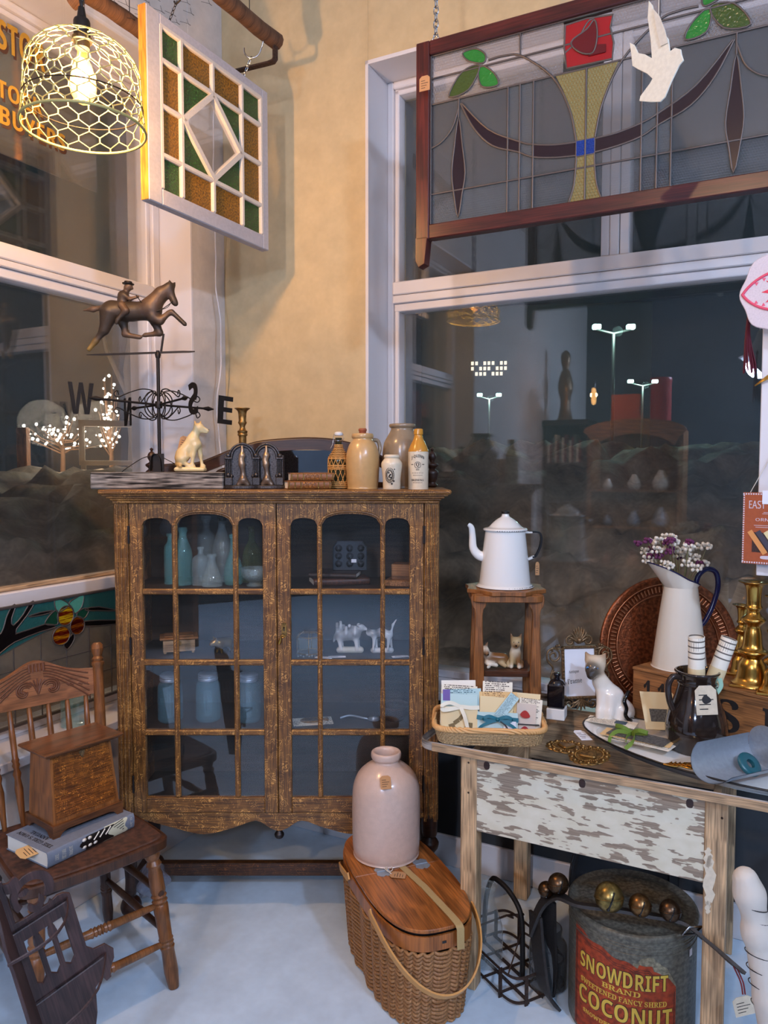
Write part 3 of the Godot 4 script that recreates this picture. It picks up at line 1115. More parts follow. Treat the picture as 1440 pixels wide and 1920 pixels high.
# a bottle turned from a profile, hollow with a thick foot
func bottle(called: String, label: String, f: Array, xf: Transform3D, m: Material, group := "", cat := "bottle") -> MeshInstance3D:
	var g := Geo.new()
	g.lathe(f, 20, xf)
	return single(called, label, cat, g, m, Transform3D(), group)


func make_cabinet_contents() -> void:
	var at := func(x: float, y: float, z: float) -> Transform3D: return CAB * X(V(x, y, z))
	var S1 := 1.142
	# upper left shelf: old glass bottles
	var soda := pf([0.0, 0.004, 0.03, 0.0, 0.033, 0.01, 0.033, 0.095, 0.029, 0.125, 0.016, 0.16, 0.0135, 0.185, 0.016, 0.187, 0.016, 0.2, 0.013, 0.203, 0.011, 0.2], 3)
	var B := "old glass bottles in the upper left of the cabinet"
	bottle("glass_bottle", "tapering aqua soda bottle at the front of the top left shelf", soda, at.call(-0.35, S1, -0.13), M.aqua, B)
	bottle("glass_bottle", "slim straight aqua bottle half hidden behind the left glazing bar", pf([0.0, 0.003, 0.021, 0.0, 0.023, 0.01, 0.023, 0.12, 0.018, 0.14, 0.011, 0.15, 0.011, 0.168, 0.014, 0.17, 0.014, 0.178, 0.01, 0.18], 3), at.call(-0.4, S1, -0.15), M.aqua, B)
	bottle("glass_bottle", "dark shouldered tall bottle at the back of the top left shelf", pf([0.0, 0.003, 0.032, 0.0, 0.034, 0.01, 0.034, 0.15, 0.028, 0.17, 0.014, 0.185, 0.013, 0.215, 0.018, 0.22, 0.018, 0.235, 0.012, 0.237], 3), at.call(-0.295, S1, -0.25), M.clear, B)
	var tall := bottle("glass_bottle", "tall ribbed clear bottle with a black stopper, topmost on the left shelf", pf([0.0, 0.003, 0.031, 0.0, 0.034, 0.012, 0.032, 0.055, 0.027, 0.075, 0.035, 0.1, 0.035, 0.125, 0.024, 0.165, 0.014, 0.195, 0.013, 0.21, 0.016, 0.214, 0.014, 0.222], 3), at.call(-0.226, S1, -0.2), M.clear, B)
	var g := Geo.new()
	g.lathe([0.0, 0.21, 0.012, 0.21, 0.013, 0.222, 0.017, 0.223, 0.016, 0.236, 0.0, 0.238], 12, at.call(-0.226, S1, -0.2))
	part(tall, "stopper", g, M.jet, "black stopper")
	bottle("glass_bottle", "low round-shouldered clear bottle behind the small flask", pf([0.0, 0.003, 0.028, 0.0, 0.031, 0.01, 0.031, 0.08, 0.024, 0.1, 0.01, 0.11, 0.01, 0.125, 0.013, 0.128, 0.012, 0.134], 3), at.call(-0.285, S1, -0.12), M.clear, B)
	bottle("glass_bottle", "little clear conical flask at the front of the bottle shelf", pf([0.0, 0.003, 0.032, 0.0, 0.036, 0.008, 0.033, 0.03, 0.015, 0.08, 0.012, 0.1, 0.017, 0.103, 0.017, 0.112, 0.011, 0.114], 3), at.call(-0.238, S1, -0.085), M.clear, B)
	bottle("glass_bottle", "pear shaped pale green bottle left of the right glazing bar", pf([0.0, 0.003, 0.026, 0.0, 0.033, 0.012, 0.034, 0.05, 0.024, 0.09, 0.012, 0.12, 0.011, 0.165, 0.014, 0.167, 0.014, 0.178, 0.01, 0.18], 3), at.call(-0.17, S1, -0.12), M.aqua, B)
	bottle("glass_bottle", "olive green wine bottle behind the cut glass bowl", pf([0.0, 0.004, 0.034, 0.0, 0.036, 0.01, 0.036, 0.09, 0.024, 0.13, 0.012, 0.15, 0.011, 0.188, 0.013, 0.19, 0.013, 0.2, 0.01, 0.202], 3), at.call(-0.118, S1, -0.2), mat(C8(96, 120, 70), 0.04, 0, null, 1, {"a": 0.3}), B)
	g = Geo.new()
	g.lathe(pf([0.0, 0.012, 0.02, 0.008, 0.026, 0.0, 0.03, 0.004, 0.02, 0.014, 0.042, 0.03, 0.05, 0.06, 0.047, 0.062, 0.04, 0.034, 0.0, 0.02], 2), 24, at.call(-0.088, S1, -0.09), 1.0, 1.0, 0.0, TAU, func(a, _y): return 1.0 + 0.05 * cos(a * 12.0))
	single("cut_glass_bowl", "ribbed cut glass bowl at the right end of the bottle shelf", "bowl", g, M.clear)
	# second left shelf: wooden casket with a lock and a brass pig
	var S2 := 0.898
	var c := thing("wooden_casket", "small pale wooden casket with overhanging lid on the second cabinet shelf", "box", at.call(-0.372, S2, -0.14) * X(Vector3.ZERO, V(0, 16, 0)))
	g = Geo.new()
	g.bx(-0.055, 0.055, 0.006, 0.05, -0.035, 0.035, 0.002)
	for k in 4: g.ball(V([-0.048, 0.048, -0.048, 0.048][k], 0.004, [-0.028, -0.028, 0.028, 0.028][k]), 0.006, 8)
	part(c, "body", g, M.pine_h)
	g = Geo.new()
	g.bx(-0.066, 0.066, 0.05, 0.058, -0.045, 0.045, 0.003)
	g.bx(-0.05, 0.05, 0.058, 0.063, -0.032, 0.032, 0.002)
	part(c, "lid", g, M.crate)
	g = Geo.new()
	g.bx(-0.008, 0.008, 0.03, 0.044, 0.034, 0.037, 0.0)
	part(c, "lock_plate", g, M.brass_dull)
	g = Geo.new()
	var w := L8(150, 118, 62)
	g.body([[V(-0.018, 0.036), 0.018, V(0.018, 0.037), 0.017, w], [V(0.02, 0.038), 0.014, V(0.038, 0.04), 0.011, w], [V(0.038, 0.038), 0.009, V(0.048, 0.036), 0.006, w], [V(0.032, 0.05, 0.008), 0.005, V(0.034, 0.06, 0.011), 0.002, w], [V(0.032, 0.05, -0.008), 0.005, V(0.034, 0.06, -0.011), 0.002, w],
		[V(-0.02, 0.028, 0.009), 0.008, V(-0.024, 0.004, 0.01), 0.004, w], [V(-0.02, 0.028, -0.009), 0.008, V(-0.026, 0.004, -0.01), 0.004, w], [V(0.016, 0.028, 0.009), 0.007, V(0.022, 0.003, 0.01), 0.004, w], [V(0.016, 0.028, -0.009), 0.007, V(0.012, 0.003, -0.01), 0.004, w], [V(-0.034, 0.044), 0.002, V(-0.042, 0.05), 0.0015, w]], 0.003, 0.0026)
	single("pig_figurine", "small gilt brass pig standing on the second left cabinet shelf", "figurine", g, mat(Color.WHITE, 0.3, 0.85, null, 1, {"vc": 1}), at.call(-0.207, S2, -0.12) * X(Vector3.ZERO, V(0, 215, 0)))
	# third left shelf: three canning jars
	var S3 := 0.655
	var jf := pf([0.0, 0.004, 0.034, 0.0, 0.043, 0.008, 0.044, 0.02, 0.044, 0.115, 0.04, 0.135, 0.031, 0.148, 0.031, 0.155], 3)
	var j0: Node3D = null
	for k in 3:
		var lab: String = ["pale blue canning jar with embossed script, leftmost of the three", "pale blue canning jar standing in the middle of the three", "pale blue canning jar nearest the cabinet's centre stile"][k]
		var p: Transform3D = at.call([-0.398, -0.265, -0.12][k], S3, [-0.11, -0.12, -0.11][k])
		if j0 == null:
			j0 = thing("canning_jar", lab, "jar", p, "canning jars on the third cabinet shelf")
			g = Geo.new()
			g.lathe(jf, 24)
			part(j0, "glass_body", g, M.jarglass)
			g = Geo.new()
			g.lathe([0.0, 0.172, 0.03, 0.172, 0.034, 0.168, 0.036, 0.165, 0.034, 0.162, 0.036, 0.159, 0.034, 0.156, 0.036, 0.153, 0.035, 0.146, 0.031, 0.145], 24)
			part(j0, "screw_lid", g, M.zinc)
			g = Geo.new()
			text(g, "Ball", 0.024, X(V(0, 0.085, 0.0), V(0, 0, 12)), 0.001, 2, 0.05, func(q): return V(0.0452 * sin(q.x / 0.0452), q.y, 0.0452 * cos(q.x / 0.0452)))
			part(j0, "embossing", g, M.jarglass)
		else: twin(j0, lab, p)
	# right: upper shelf
	g = Geo.new()
	for k in 3: g.bx(-0.09 + 0.006 * k, 0.09 - 0.008 * k, 0.018 * k, 0.018 * k + 0.016, -0.055, 0.055, 0.002)
	var bk := thing("leather_book", "brown leather bound book lying under another on the top right shelf", "book", at.call(0.2, S1, -0.16) * X(Vector3.ZERO, V(0, 14, 0)), "old books in the cabinet")
	book(bk, V(0.2, 0.024, 0.13), mat(C8(88, 50, 32), 0.5, 0, tex.mottle, 12), M.paper)
	bk = thing("leather_book", "thin dark book lying on the brown one inside the cabinet", "book", at.call(0.19, S1 + 0.0245, -0.165) * X(Vector3.ZERO, V(0, -8, 0)), "old books in the cabinet")
	book(bk, V(0.17, 0.018, 0.12), mat(C8(60, 40, 34), 0.5, 0, tex.mottle, 12), M.paper)
	var pb := thing("pressed_glass_box", "smoky pressed glass block with a small white price sticker in the cabinet", "ornament", at.call(0.24, S1 + 0.043, -0.19))
	g = Geo.new()
	g.prism(pg([-0.062, 0, 0.062, 0, 0.062, 0.085, 0.045, 0.108, -0.045, 0.108, -0.062, 0.085]), -0.02, 0.02, Transform3D(), 0.004)
	for k in 9: g.ball(V(-0.04 + 0.04 * (k % 3), 0.025 + 0.028 * (k / 3), 0.019), 0.014, 10, V(1, 1, 0.35))
	part(pb, "block", g, mat(C8(58, 64, 72), 0.12, 0, null, 1, {"coat": 0.8}))
	g = Geo.new()
	g.bx(0.006, 0.024, 0.03, 0.042, 0.0235, 0.0242, 0.0)
	part(pb, "sticker", g, M.white_card)
	var wb := thing("brown_box", "brown patterned wooden box at the right end of the top cabinet shelf", "box", at.call(0.43, S1, -0.13) * X(Vector3.ZERO, V(0, -12, 0)))
	g = Geo.new()
	g.bx(-0.055, 0.055, 0.0, 0.02, -0.045, 0.06, 0.002)
	part(wb, "tray", g, M.wicker)
	g = Geo.new()
	g.bx(-0.035, 0.05, 0.0202, 0.075, -0.04, 0.035, 0.002)
	part(wb, "casket", g, M.crate)
	# right: second shelf - glass casket, lamb, cat, price tags
	var gc := thing("glass_casket", "small six sided glass and brass trinket casket left of the lamb", "box", at.call(0.10, S2, -0.12))
	var hexo := PackedVector2Array()
	for k in 6: hexo.append(Vector2.from_angle(PI / 6 + k * PI / 3) * 0.05)
	g = Geo.new()
	for y in [0.003, 0.062]:
		var ring := []
		for q in hexo: ring.append(V(q.x, y, q.y))
		g.tube(ring, 0.0022, 6, true)
	for q in hexo: g.tube([V(q.x, 0.003, q.y), V(q.x, 0.062, q.y), V(q.x * 0.5, 0.078, q.y * 0.5)], 0.0018, 6)
	g.lathe([0.0, 0.074, 0.03, 0.074, 0.024, 0.082, 0.0, 0.083], 6)
	part(gc, "brass_frame", g, M.brass_dull)
	for k in 6:
		var a := hexo[k]
		var b := hexo[(k + 1) % 6]
		g = Geo.new()
		g.quad(V(a.x, 0.003, a.y), V(b.x, 0.003, b.y), V(b.x, 0.062, b.y), V(a.x, 0.062, a.y), V(a.x, 0, a.y))
		part(gc, "pane", g, M.clear)
	g = Geo.new()
	for k in 7: g.ball(V(-0.03 + 0.01 * k, 0.004 + 0.004 * (k % 2), 0.004 * (k % 3)), 0.0042, 8)
	single("bead_brooch", "clear beaded brooch lying before the glass casket", "brooch", g, M.clear, at.call(0.095, S2, -0.05))
	var wh := L8(214, 214, 212)
	var gr := L8(122, 120, 118)
	var ls := []
	ls.append_array([[V(-0.03, 0.062), 0.022, V(0.022, 0.066), 0.021, gr], [V(0.03, 0.078), 0.014, V(0.044, 0.09), 0.011, gr], [V(0.046, 0.09), 0.009, V(0.062, 0.084), 0.005, wh], [V(0.042, 0.098, 0.008), 0.003, V(0.032, 0.1, 0.018), 0.002, wh], [V(0.042, 0.098, -0.008), 0.003, V(0.032, 0.1, -0.018), 0.002, wh]])
	for q in [[-0.034, 0.01], [-0.03, -0.01], [0.024, 0.01], [0.028, -0.01]]: ls.append([V(q[0], 0.05, q[1]), 0.009, V(q[0] + 0.004, 0.014, q[1]), 0.005, wh])
	ls.append_array([[V(-0.035, 0.01, 0), 0.012, V(0.04, 0.01, 0), 0.012, L8(190, 186, 170)], [V(-0.05, 0.06), 0.005, V(-0.056, 0.04), 0.004, gr]])
	for k in 26: ls.append([V(-0.042 + 0.0105 * (k % 8), 0.066 + 0.014 * (k / 8), 0.019 * sin(k * 2.4)), 0.006, V(-0.042 + 0.0105 * (k % 8), 0.068 + 0.01 * (k / 8), 0.022 * sin(k * 2.4)), 0.005, gr.lerp(wh, 0.4 * (k % 3))])
	g = Geo.new()
	g.body(ls, 0.003, 0.0028)
	single("lamb_figurine", "grey and white china lamb on a grassy base in the right of the cabinet", "figurine", g, M.figure, at.call(0.24, S2, -0.12))
	var bk2 := L8(34, 34, 38)
	g = Geo.new()
	g.body([[V(-0.026, 0.066), 0.014, V(0.0, 0.074), 0.015, bk2], [V(0.0, 0.074), 0.015, V(0.026, 0.064), 0.014, wh], [V(-0.032, 0.07), 0.012, V(-0.044, 0.072), 0.012, wh], [V(-0.046, 0.08, 0.008), 0.005, V(-0.05, 0.094, 0.01), 0.002, bk2], [V(-0.046, 0.08, -0.008), 0.005, V(-0.05, 0.094, -0.01), 0.002, bk2],
		[V(-0.026, 0.058, 0.008), 0.007, V(-0.03, 0.014, 0.012), 0.004, wh], [V(-0.022, 0.058, -0.008), 0.007, V(-0.018, 0.014, -0.012), 0.004, wh], [V(0.026, 0.058, 0.008), 0.007, V(0.022, 0.014, 0.012), 0.004, wh], [V(0.03, 0.058, -0.008), 0.007, V(0.036, 0.014, -0.012), 0.004, wh],
		[V(0.034, 0.07), 0.004, V(0.04, 0.1), 0.0035, wh], [V(0.04, 0.1), 0.0035, V(0.052, 0.118), 0.003, wh], [V(-0.03, 0.008), 0.01, V(0.034, 0.008), 0.01, wh]], 0.003, 0.0028)
	single("cat_figurine", "black and white china cat with arched back and raised tail in the cabinet", "figurine", g, M.figure, at.call(0.355, S2, -0.12))
	for q in [[0.2, -0.055, 6, "white price tag lying in front of the china lamb"], [0.155, -0.045, -10, "long white price tag at the shelf edge before the casket"], [0.42, -0.06, 14, "cream price tag lying beside the black and white cat"]]:
		paper_tag(q[3], CAB * X(V(q[0], S2 + 0.0012, q[1]), V(-90, 0, q[2])), M.white_card, 0.06, 0.022)
	# right: third shelf
	g = Geo.new()
	g.bx(-0.07, 0.07, 0.0, 0.0015, -0.04, 0.04, 0.0)
	var pc := single("old_postcard", "old printed card lying flat on the third shelf", "card", g, mat(Color.WHITE, 0.8, 0, tex.print, 5), at.call(0.11, S3, -0.1) * X(Vector3.ZERO, V(0, 10, 0)))
	g = Geo.new()
	g.prism(smooth([-0.045, 0.0, -0.02, 0.022, 0.02, 0.02, 0.036, 0.004, 0.055, 0.018, 0.055, -0.018, 0.036, -0.004, 0.02, -0.02, -0.02, -0.022], 3), 0.0, 0.008, Transform3D(), 0.003)
	single("brass_fish", "flat brass fish lying on the old printed card", "ornament", g, M.brass_dull, CAB * X(V(0.11, S3 + 0.0018, -0.1), V(-90, 12, 0)))
	g = Geo.new()
	g.lathe(pf([0.0, 0.006, 0.03, 0.0, 0.05, 0.02, 0.056, 0.05, 0.053, 0.05, 0.046, 0.022, 0.0, 0.01], 3), 24)
	single("dark_bowl", "dark turned wooden bowl on the third right cabinet shelf", "bowl", g, M.darkwood, at.call(0.4, S3, -0.13))
	g = Geo.new()
	g.tube(curve3([V(-0.06, 0.006, 0.02), V(-0.03, 0.012, 0), V(0.02, 0.01, 0.004), V(0.05, 0.006, 0)]), 0.004, 6)
	g.ball(V(0.06, 0.009, 0), 0.018, 12, V(1.3, 0.45, 1))
	single("pewter_spoon", "old pewter ladle lying on the third right shelf", "spoon", g, M.zinc, at.call(0.27, S3, -0.12) * X(Vector3.ZERO, V(0, -18, 0)))


# a closed book lying flat: size (length of spine, thickness, width); the spine is at +z
func book(t: Node3D, s: Vector3, cover: Material, pages: Material) -> void:
	var g := Geo.new()
	g.bx(-s.x / 2 + 0.003, s.x / 2 - 0.003, 0.0022, s.y - 0.0022, -s.z / 2 + 0.004, s.z / 2 - 0.004, 0.0)
	part(t, "pages", g, pages)
	g = Geo.new()
	g.bx(-s.x / 2, s.x / 2, 0.0, 0.0026, -s.z / 2, s.z / 2 - 0.003, 0.001)
	g.bx(-s.x / 2, s.x / 2, s.y - 0.0026, s.y, -s.z / 2, s.z / 2 - 0.003, 0.001)
	var p := arc(Vector2(0, s.y / 2), 0.007, s.y / 2, -90, 90, 10)
	p.append_array(arc(Vector2(0, s.y / 2), 0.0045, s.y / 2 - 0.0026, 90, -90, 10))
	g.prism(p, -s.x / 2, s.x / 2, Transform3D(Basis(Vector3.BACK, Vector3.UP, Vector3.LEFT), V(0, 0, s.z / 2 - 0.004)))
	part(t, "cover", g, cover)


# a small tag of card with a clipped end and a hole; lies in its own x-y plane, hung from its top
func paper_tag(label: String, xf: Transform3D, m: Material, w := 0.03, h := 0.05, group := "") -> Node3D:
	var t := thing("price_tag", label, "tag", xf, group)
	var g := Geo.new()
	g.prism(pg([-w / 2, -h / 2, w / 2, -h / 2, w / 2, h * 0.34, w * 0.28, h / 2, -w * 0.28, h / 2, -w / 2, h * 0.34]), -0.0005, 0.0005)
	part(t, "card", g, m)
	g = Geo.new()
	for k in 4: g.bx(-w * 0.34, w * (0.2 + 0.14 * ((k * 7) % 3 - 1)), -h * 0.32 + h * 0.16 * k, -h * 0.32 + h * 0.16 * k + h * 0.035, 0.0004, 0.0007, 0.0)
	part(t, "handwriting", g, M.ink)
	return t


func bendy(r: float, dx := 0.0) -> Callable:
	return func(q): return V((r + q.z) * sin((q.x + dx) / r), q.y, (r + q.z) * cos((q.x + dx) / r))


func make_cabinet_top() -> void:
	var Y := 1.4825
	var at := func(x: float, y: float, z: float, turn := 0.0) -> Transform3D: return CAB * X(V(x, y, z), V(0, turn, 0))
	var g := Geo.new()
	# weather vane on its weathered plank
	var t := thing("weather_vane", "old iron weather vane with galloping horse and rider on a weathered grey plank", "weather vane", at.call(-0.443, Y, -0.17))
	g.bx(-0.205, 0.253, 0.0, 0.058, 0.0, 0.11, 0.004)
	part(t, "plank", g, M.weather)
	g = Geo.new()
	g.tube([V(0, 0.0, -0.012), V(0, 0.49, -0.012)], 0.0062, 12)
	g.lathe([0.0, 0.462, 0.008, 0.464, 0.011, 0.476, 0.007, 0.484, 0.0, 0.485], 12, X(V(0, 0, -0.012)))
	part(t, "rod", g, M.iron)
	g = Geo.new()
	g.sweep([V(-0.255, 0.475, -0.012), V(-0.2, 0.476, -0.012), V(0.09, 0.486, -0.012), V(0.11, 0.486, -0.012), V(0.132, 0.487, -0.012)], rect(0.005, 0.007), false, Vector3.UP, [0.3, 1.0, 1.0, 0.9, 0.6])
	part(t, "arrow_bar", g, M.iron)
	g = Geo.new()
	g.bx(-0.012, 0.028, 0.058, 0.061, 0.03, 0.07, 0.0)
	g.bx(-0.012, 0.028, 0.058, 0.123, 0.028, 0.031, 0.001)
	g.sweep(curve3([V(0.02, 0.062, 0.03), V(0.016, 0.105, 0.03), V(0.0, 0.122, 0.03), V(-0.014, 0.11, 0.03), V(-0.02, 0.062, 0.03)]), rect(0.002, 0.03), false, Vector3.BACK)
	part(t, "bracket", g, M.iron)
	g = Geo.new()
	g.tube(curve3([V(-0.115, 0.059, 0.05), V(-0.09, 0.078, 0.045), V(-0.04, 0.11, 0.03), V(0.01, 0.112, 0.02), V(0.07, 0.085, 0.03)]), 0.0016, 6)
	part(t, "stay_wire", g, M.iron)
	# directional arms, turned 18 degrees from the picture's plane
	var dir := Node3D.new()
	dir.name = "compass_arms"
	t.add_child(dir)
	dir.transform = X(V(0, 0.298, -0.012), V(0, 42, 0))
	for q in [["E", V(0.27, -0.005, 0), 0.0], ["W", V(-0.275, 0.006, 0), 0.0], ["S", V(0.0, 0.005, 0.255), 90.0], ["N", V(0, -0.01, -0.265), 90.0]]:
		g = Geo.new()
		text(g, q[0], 0.105, Transform3D(), 0.003, 0, 0.062 if q[0] != "W" else 0.085)
		part(dir, "letter", g, M.iron, "letter " + q[0], X(q[1], V(0, q[2], -4 if q[0] == "E" else 0)))
	g = Geo.new()
	for q in [V(0.22, -0.004, 0), V(-0.25, 0.01, 0), V(0, 0.012, 0.22), V(0, 0, -0.23)]:
		g.tube([Vector3.ZERO, q * 0.86], 0.004, 8)
		g.tube([q * 0.8, q * 0.9, q], [0.004, 0.009, 0.002], 8)
	g.lathe([0.0, -0.014, 0.012, -0.012, 0.014, 0.0, 0.012, 0.012, 0.0, 0.014], 12)
	for a in [0.0, PI / 2]:
		for s in [-1, 1]:
			for u in [-1, 1]:
				var B := Basis(Vector3.UP, a)
				var sc := []
				for w in [[0.004, -0.03 * u], [0.03, -0.045 * u], [0.052, -0.02 * u], [0.04, 0.02 * u], [0.02, 0.046 * u], [0.06, 0.052 * u], [0.11, 0.036 * u], [0.15, 0.018 * u], [0.163, 0.03 * u], [0.152, 0.04 * u], [0.146, 0.026 * u]]:
					sc.append(B * V(w[0] * s, w[1], 0.0))
				g.tube(curve3(sc, 5), 0.0022, 6)
	part(dir, "scrolls", g, M.iron)
	# the horse and its rider, from joints measured in the vane's own plane
	var K := 0.00195
	var P := func(x: float, y: float, z := 0.0) -> Vector3: return V((x - 297.0) * K, 0.487 + (660.0 - y) * K, z - 0.012)
	var h := L8(62, 50, 42)
	var h2 := L8(96, 74, 56)
	g = Geo.new()
	g.body([[P.call(216, 586), 0.036, P.call(250, 588), 0.032, h], [P.call(250, 588), 0.032, P.call(288, 586), 0.034, h], [P.call(286, 578), 0.034, P.call(306, 556), 0.024, h2], [P.call(306, 556), 0.024, P.call(318, 546), 0.016, h], [P.call(319, 546), 0.016, P.call(328, 570), 0.010, h], [P.call(328, 569), 0.009, P.call(331, 574), 0.008, h],
		[P.call(322, 540, 0.006), 0.005, P.call(322, 533, 0.008), 0.002, h], [P.call(327, 541, -0.006), 0.005, P.call(329, 534, -0.008), 0.002, h],
		[P.call(292, 600, 0.014), 0.02, P.call(304, 606, 0.014), 0.013, h], [P.call(304, 606, 0.014), 0.012, P.call(320, 592, 0.014), 0.009, h2], [P.call(326, 590, 0.014), 0.009, P.call(349, 612, 0.014), 0.008, h],
		[P.call(290, 604, -0.014), 0.018, P.call(299, 624, -0.014), 0.011, h], [P.call(299, 626, -0.014), 0.009, P.call(272, 629, -0.014), 0.008, h2],
		[P.call(212, 592, 0.012), 0.034, P.call(203, 622, 0.014), 0.017, h], [P.call(203, 622, 0.014), 0.014, P.call(186, 643, 0.014), 0.009, h], [P.call(186, 643, 0.014), 0.009, P.call(174, 657, 0.014), 0.008, L8(150, 118, 60)],
		[P.call(230, 600, -0.014), 0.02, P.call(236, 622, -0.014), 0.011, h], [P.call(234, 628, -0.014), 0.01, P.call(262, 633, -0.014), 0.008, h2],
		[P.call(204, 579), 0.008, P.call(180, 584), 0.008, h2], [P.call(180, 584), 0.008, P.call(162, 586), 0.003, h2]], 0.0045, 0.0042)
	var hm := mat(Color.WHITE, 0.5, 0.3, null, 1, {"vc": 1, "bump": tex.fine, "bs": 0.08})
	part(t, "horse", g, hm)
	g = Geo.new()
	g.tube([P.call(308, 628), P.call(303, 660)], 0.004, 8)
	part(t, "support_pin", g, M.iron)
	g = Geo.new()
	g.tube(curve3([P.call(262, 560, 0.018), P.call(280, 582, 0.03), P.call(300, 590, 0.026), P.call(320, 578, 0.018), P.call(327, 570, 0.012)]), 0.0016, 6)
	g.tube(curve3([P.call(328, 566, 0.01), P.call(318, 582, 0.016), P.call(302, 588, 0.024)]), 0.0012, 6)
	part(t, "reins", g, M.iron)
	g = Geo.new()
	g.body([[P.call(234, 576), 0.02, P.call(236, 560), 0.019, h], [P.call(236, 560), 0.017, P.call(241, 553), 0.009, h], [P.call(244, 545), 0.0135, P.call(246, 543), 0.0135, h2], [P.call(252, 546), 0.003, P.call(253, 547), 0.003, h2],
		[P.call(240, 560, 0.012), 0.008, P.call(250, 567, 0.014), 0.006, h], [P.call(250, 567, 0.014), 0.006, P.call(264, 562, 0.008), 0.005, h2],
		[P.call(238, 580, 0.03), 0.014, P.call(246, 590, 0.036), 0.012, h2], [P.call(246, 590, 0.036), 0.011, P.call(231, 606, 0.036), 0.006, h], [P.call(231, 606, 0.036), 0.006, P.call(229, 612, 0.036), 0.006, h]], 0.003, 0.0032)
	var rd := part(t, "rider", g, hm)
	g = Geo.new()
	g.lathe([0.0, 0.0, 0.02, 0.0, 0.021, 0.003, 0.015, 0.004, 0.013, 0.01, 0.0, 0.011], 16, X(P.call(245, 539), V(0, 0, -4)))
	part(rd, "cap", g, M.iron)
	# seated dog
	var iv := L8(214, 192, 142)
	var io := L8(196, 156, 92)
	var Q := func(x: float, y: float, z := 0.0) -> Vector3: return V((x / 12.0 - 60.0) * 0.00188, (885.0 - 770.0 - y / 12.0) * 0.00188, z)
	g = Geo.new()
	g.body([[Q.call(520, 1070), 0.023, Q.call(560, 1000), 0.024, io], [Q.call(560, 980), 0.024, Q.call(760, 700), 0.02, iv], [Q.call(780, 680), 0.021, Q.call(850, 760), 0.018, iv], [Q.call(790, 620), 0.018, Q.call(880, 430), 0.013, iv], [Q.call(890, 390), 0.0135, Q.call(930, 370), 0.0125, iv], [Q.call(950, 400), 0.0095, Q.call(1110, 455), 0.005, iv], [Q.call(980, 470), 0.006, Q.call(1090, 505), 0.003, iv],
		[Q.call(850, 330, 0.009), 0.005, Q.call(838, 235, 0.011), 0.0015, io], [Q.call(930, 330, -0.009), 0.005, Q.call(950, 235, -0.011), 0.0015, io],
		[Q.call(560, 1080, 0.014), 0.018, Q.call(620, 1050, 0.015), 0.012, iv], [Q.call(600, 1180, 0.016), 0.007, Q.call(700, 1240, 0.016), 0.006, iv], [Q.call(520, 1090, -0.014), 0.018, Q.call(600, 1060, -0.014), 0.012, io],
		[Q.call(830, 800, 0.01), 0.012, Q.call(790, 1010, 0.011), 0.007, iv], [Q.call(790, 1010, 0.011), 0.0065, Q.call(768, 1230, 0.011), 0.0055, iv], [Q.call(768, 1245, 0.011), 0.0055, Q.call(800, 1255, 0.011), 0.005, iv],
		[Q.call(900, 830, -0.01), 0.011, Q.call(930, 1010, -0.01), 0.0065, iv], [Q.call(930, 1010, -0.01), 0.006, Q.call(965, 1230, -0.01), 0.005, iv], [Q.call(970, 1245, -0.01), 0.005, Q.call(1010, 1250, -0.01), 0.005, iv],
		[Q.call(430, 1200), 0.008, Q.call(520, 1240, 0.026), 0.006, io], [Q.call(420, 1325), 0.0075, Q.call(1010, 1325), 0.0075, iv], [Q.call(420, 1325, 0.018), 0.0075, Q.call(1010, 1325, 0.018), 0.0075, iv], [Q.call(420, 1325, -0.018), 0.0075, Q.call(1010, 1325, -0.018), 0.0075, iv]], 0.003, 0.003)
	var dg := thing("dog_figurine", "ivory plaster shepherd dog sitting on the weathered plank", "figurine", at.call(-0.315, Y + 0.0585, -0.115, 4))
	part(dg, "dog", g, M.ivory)
	g = Geo.new()
	g.ball(Q.call(1125, 445), 0.003, 8)
	part(dg, "nose", g, M.black)
	paper_tag("brown kraft price tag standing behind the ivory dog", at.call(-0.345, Y + 0.16, -0.15, 12) * X(Vector3.ZERO, V(0, 0, -14)), M.kraft, 0.036, 0.05)
	# brass candlestick behind the bookends
	g = Geo.new()
	g.lathe(pf([0.0, 0.0, 0.045, 0.0, 0.047, 0.008, 0.03, 0.014, 0.014, 0.03, 0.012, 0.05, 0.013, 0.16, 0.0135, 0.185], 3), 24)
	g.lathe([0.0135, 0.185, 0.017, 0.187, 0.0175, 0.192, 0.0155, 0.195, 0.0175, 0.198, 0.018, 0.203, 0.013, 0.206, 0.010, 0.212, 0.009, 0.219, 0.012, 0.226, 0.0155, 0.231, 0.015, 0.235, 0.013, 0.239, 0.014, 0.26, 0.016, 0.272, 0.023, 0.279, 0.0275, 0.282, 0.027, 0.284, 0.012, 0.282, 0.011, 0.262, 0.0, 0.26], 24)
	single("brass_candlestick", "slim turned brass candlestick standing behind the bronze bookends", "candlestick", g, M.brass_dull, at.call(-0.138, Y, -0.15))
	# two bookends
	var be := thing("bookend", "dark bronze bookend with arched niche and slender lady, left of the pair", "bookend", at.call(-0.128, Y, -0.085, 8), "pair of arched bronze bookends")
	g = Geo.new()
	var fr := pg([-0.06, 0.012, -0.06, 0.115, -0.05, 0.118])
	fr.append_array(arc(Vector2(0, 0.105), 0.047, 0.05, 165, 15, 16))
	fr.append_array(pg([0.05, 0.118, 0.06, 0.115, 0.06, 0.012]))
	g.prism(fr, -0.012, 0.0, Transform3D(), 0.002)
	var base := PackedVector2Array()
	for k in 33:
		var a := PI * k / 32.0
		base.append(Vector2(cos(a) * 0.064, sin(a) * 0.036) * (1.0 + 0.045 * absf(sin(a * 4.0))))
	g.prism(base, 0.0, -0.012, X(Vector3.ZERO, V(90, 0, 0)), 0.002)
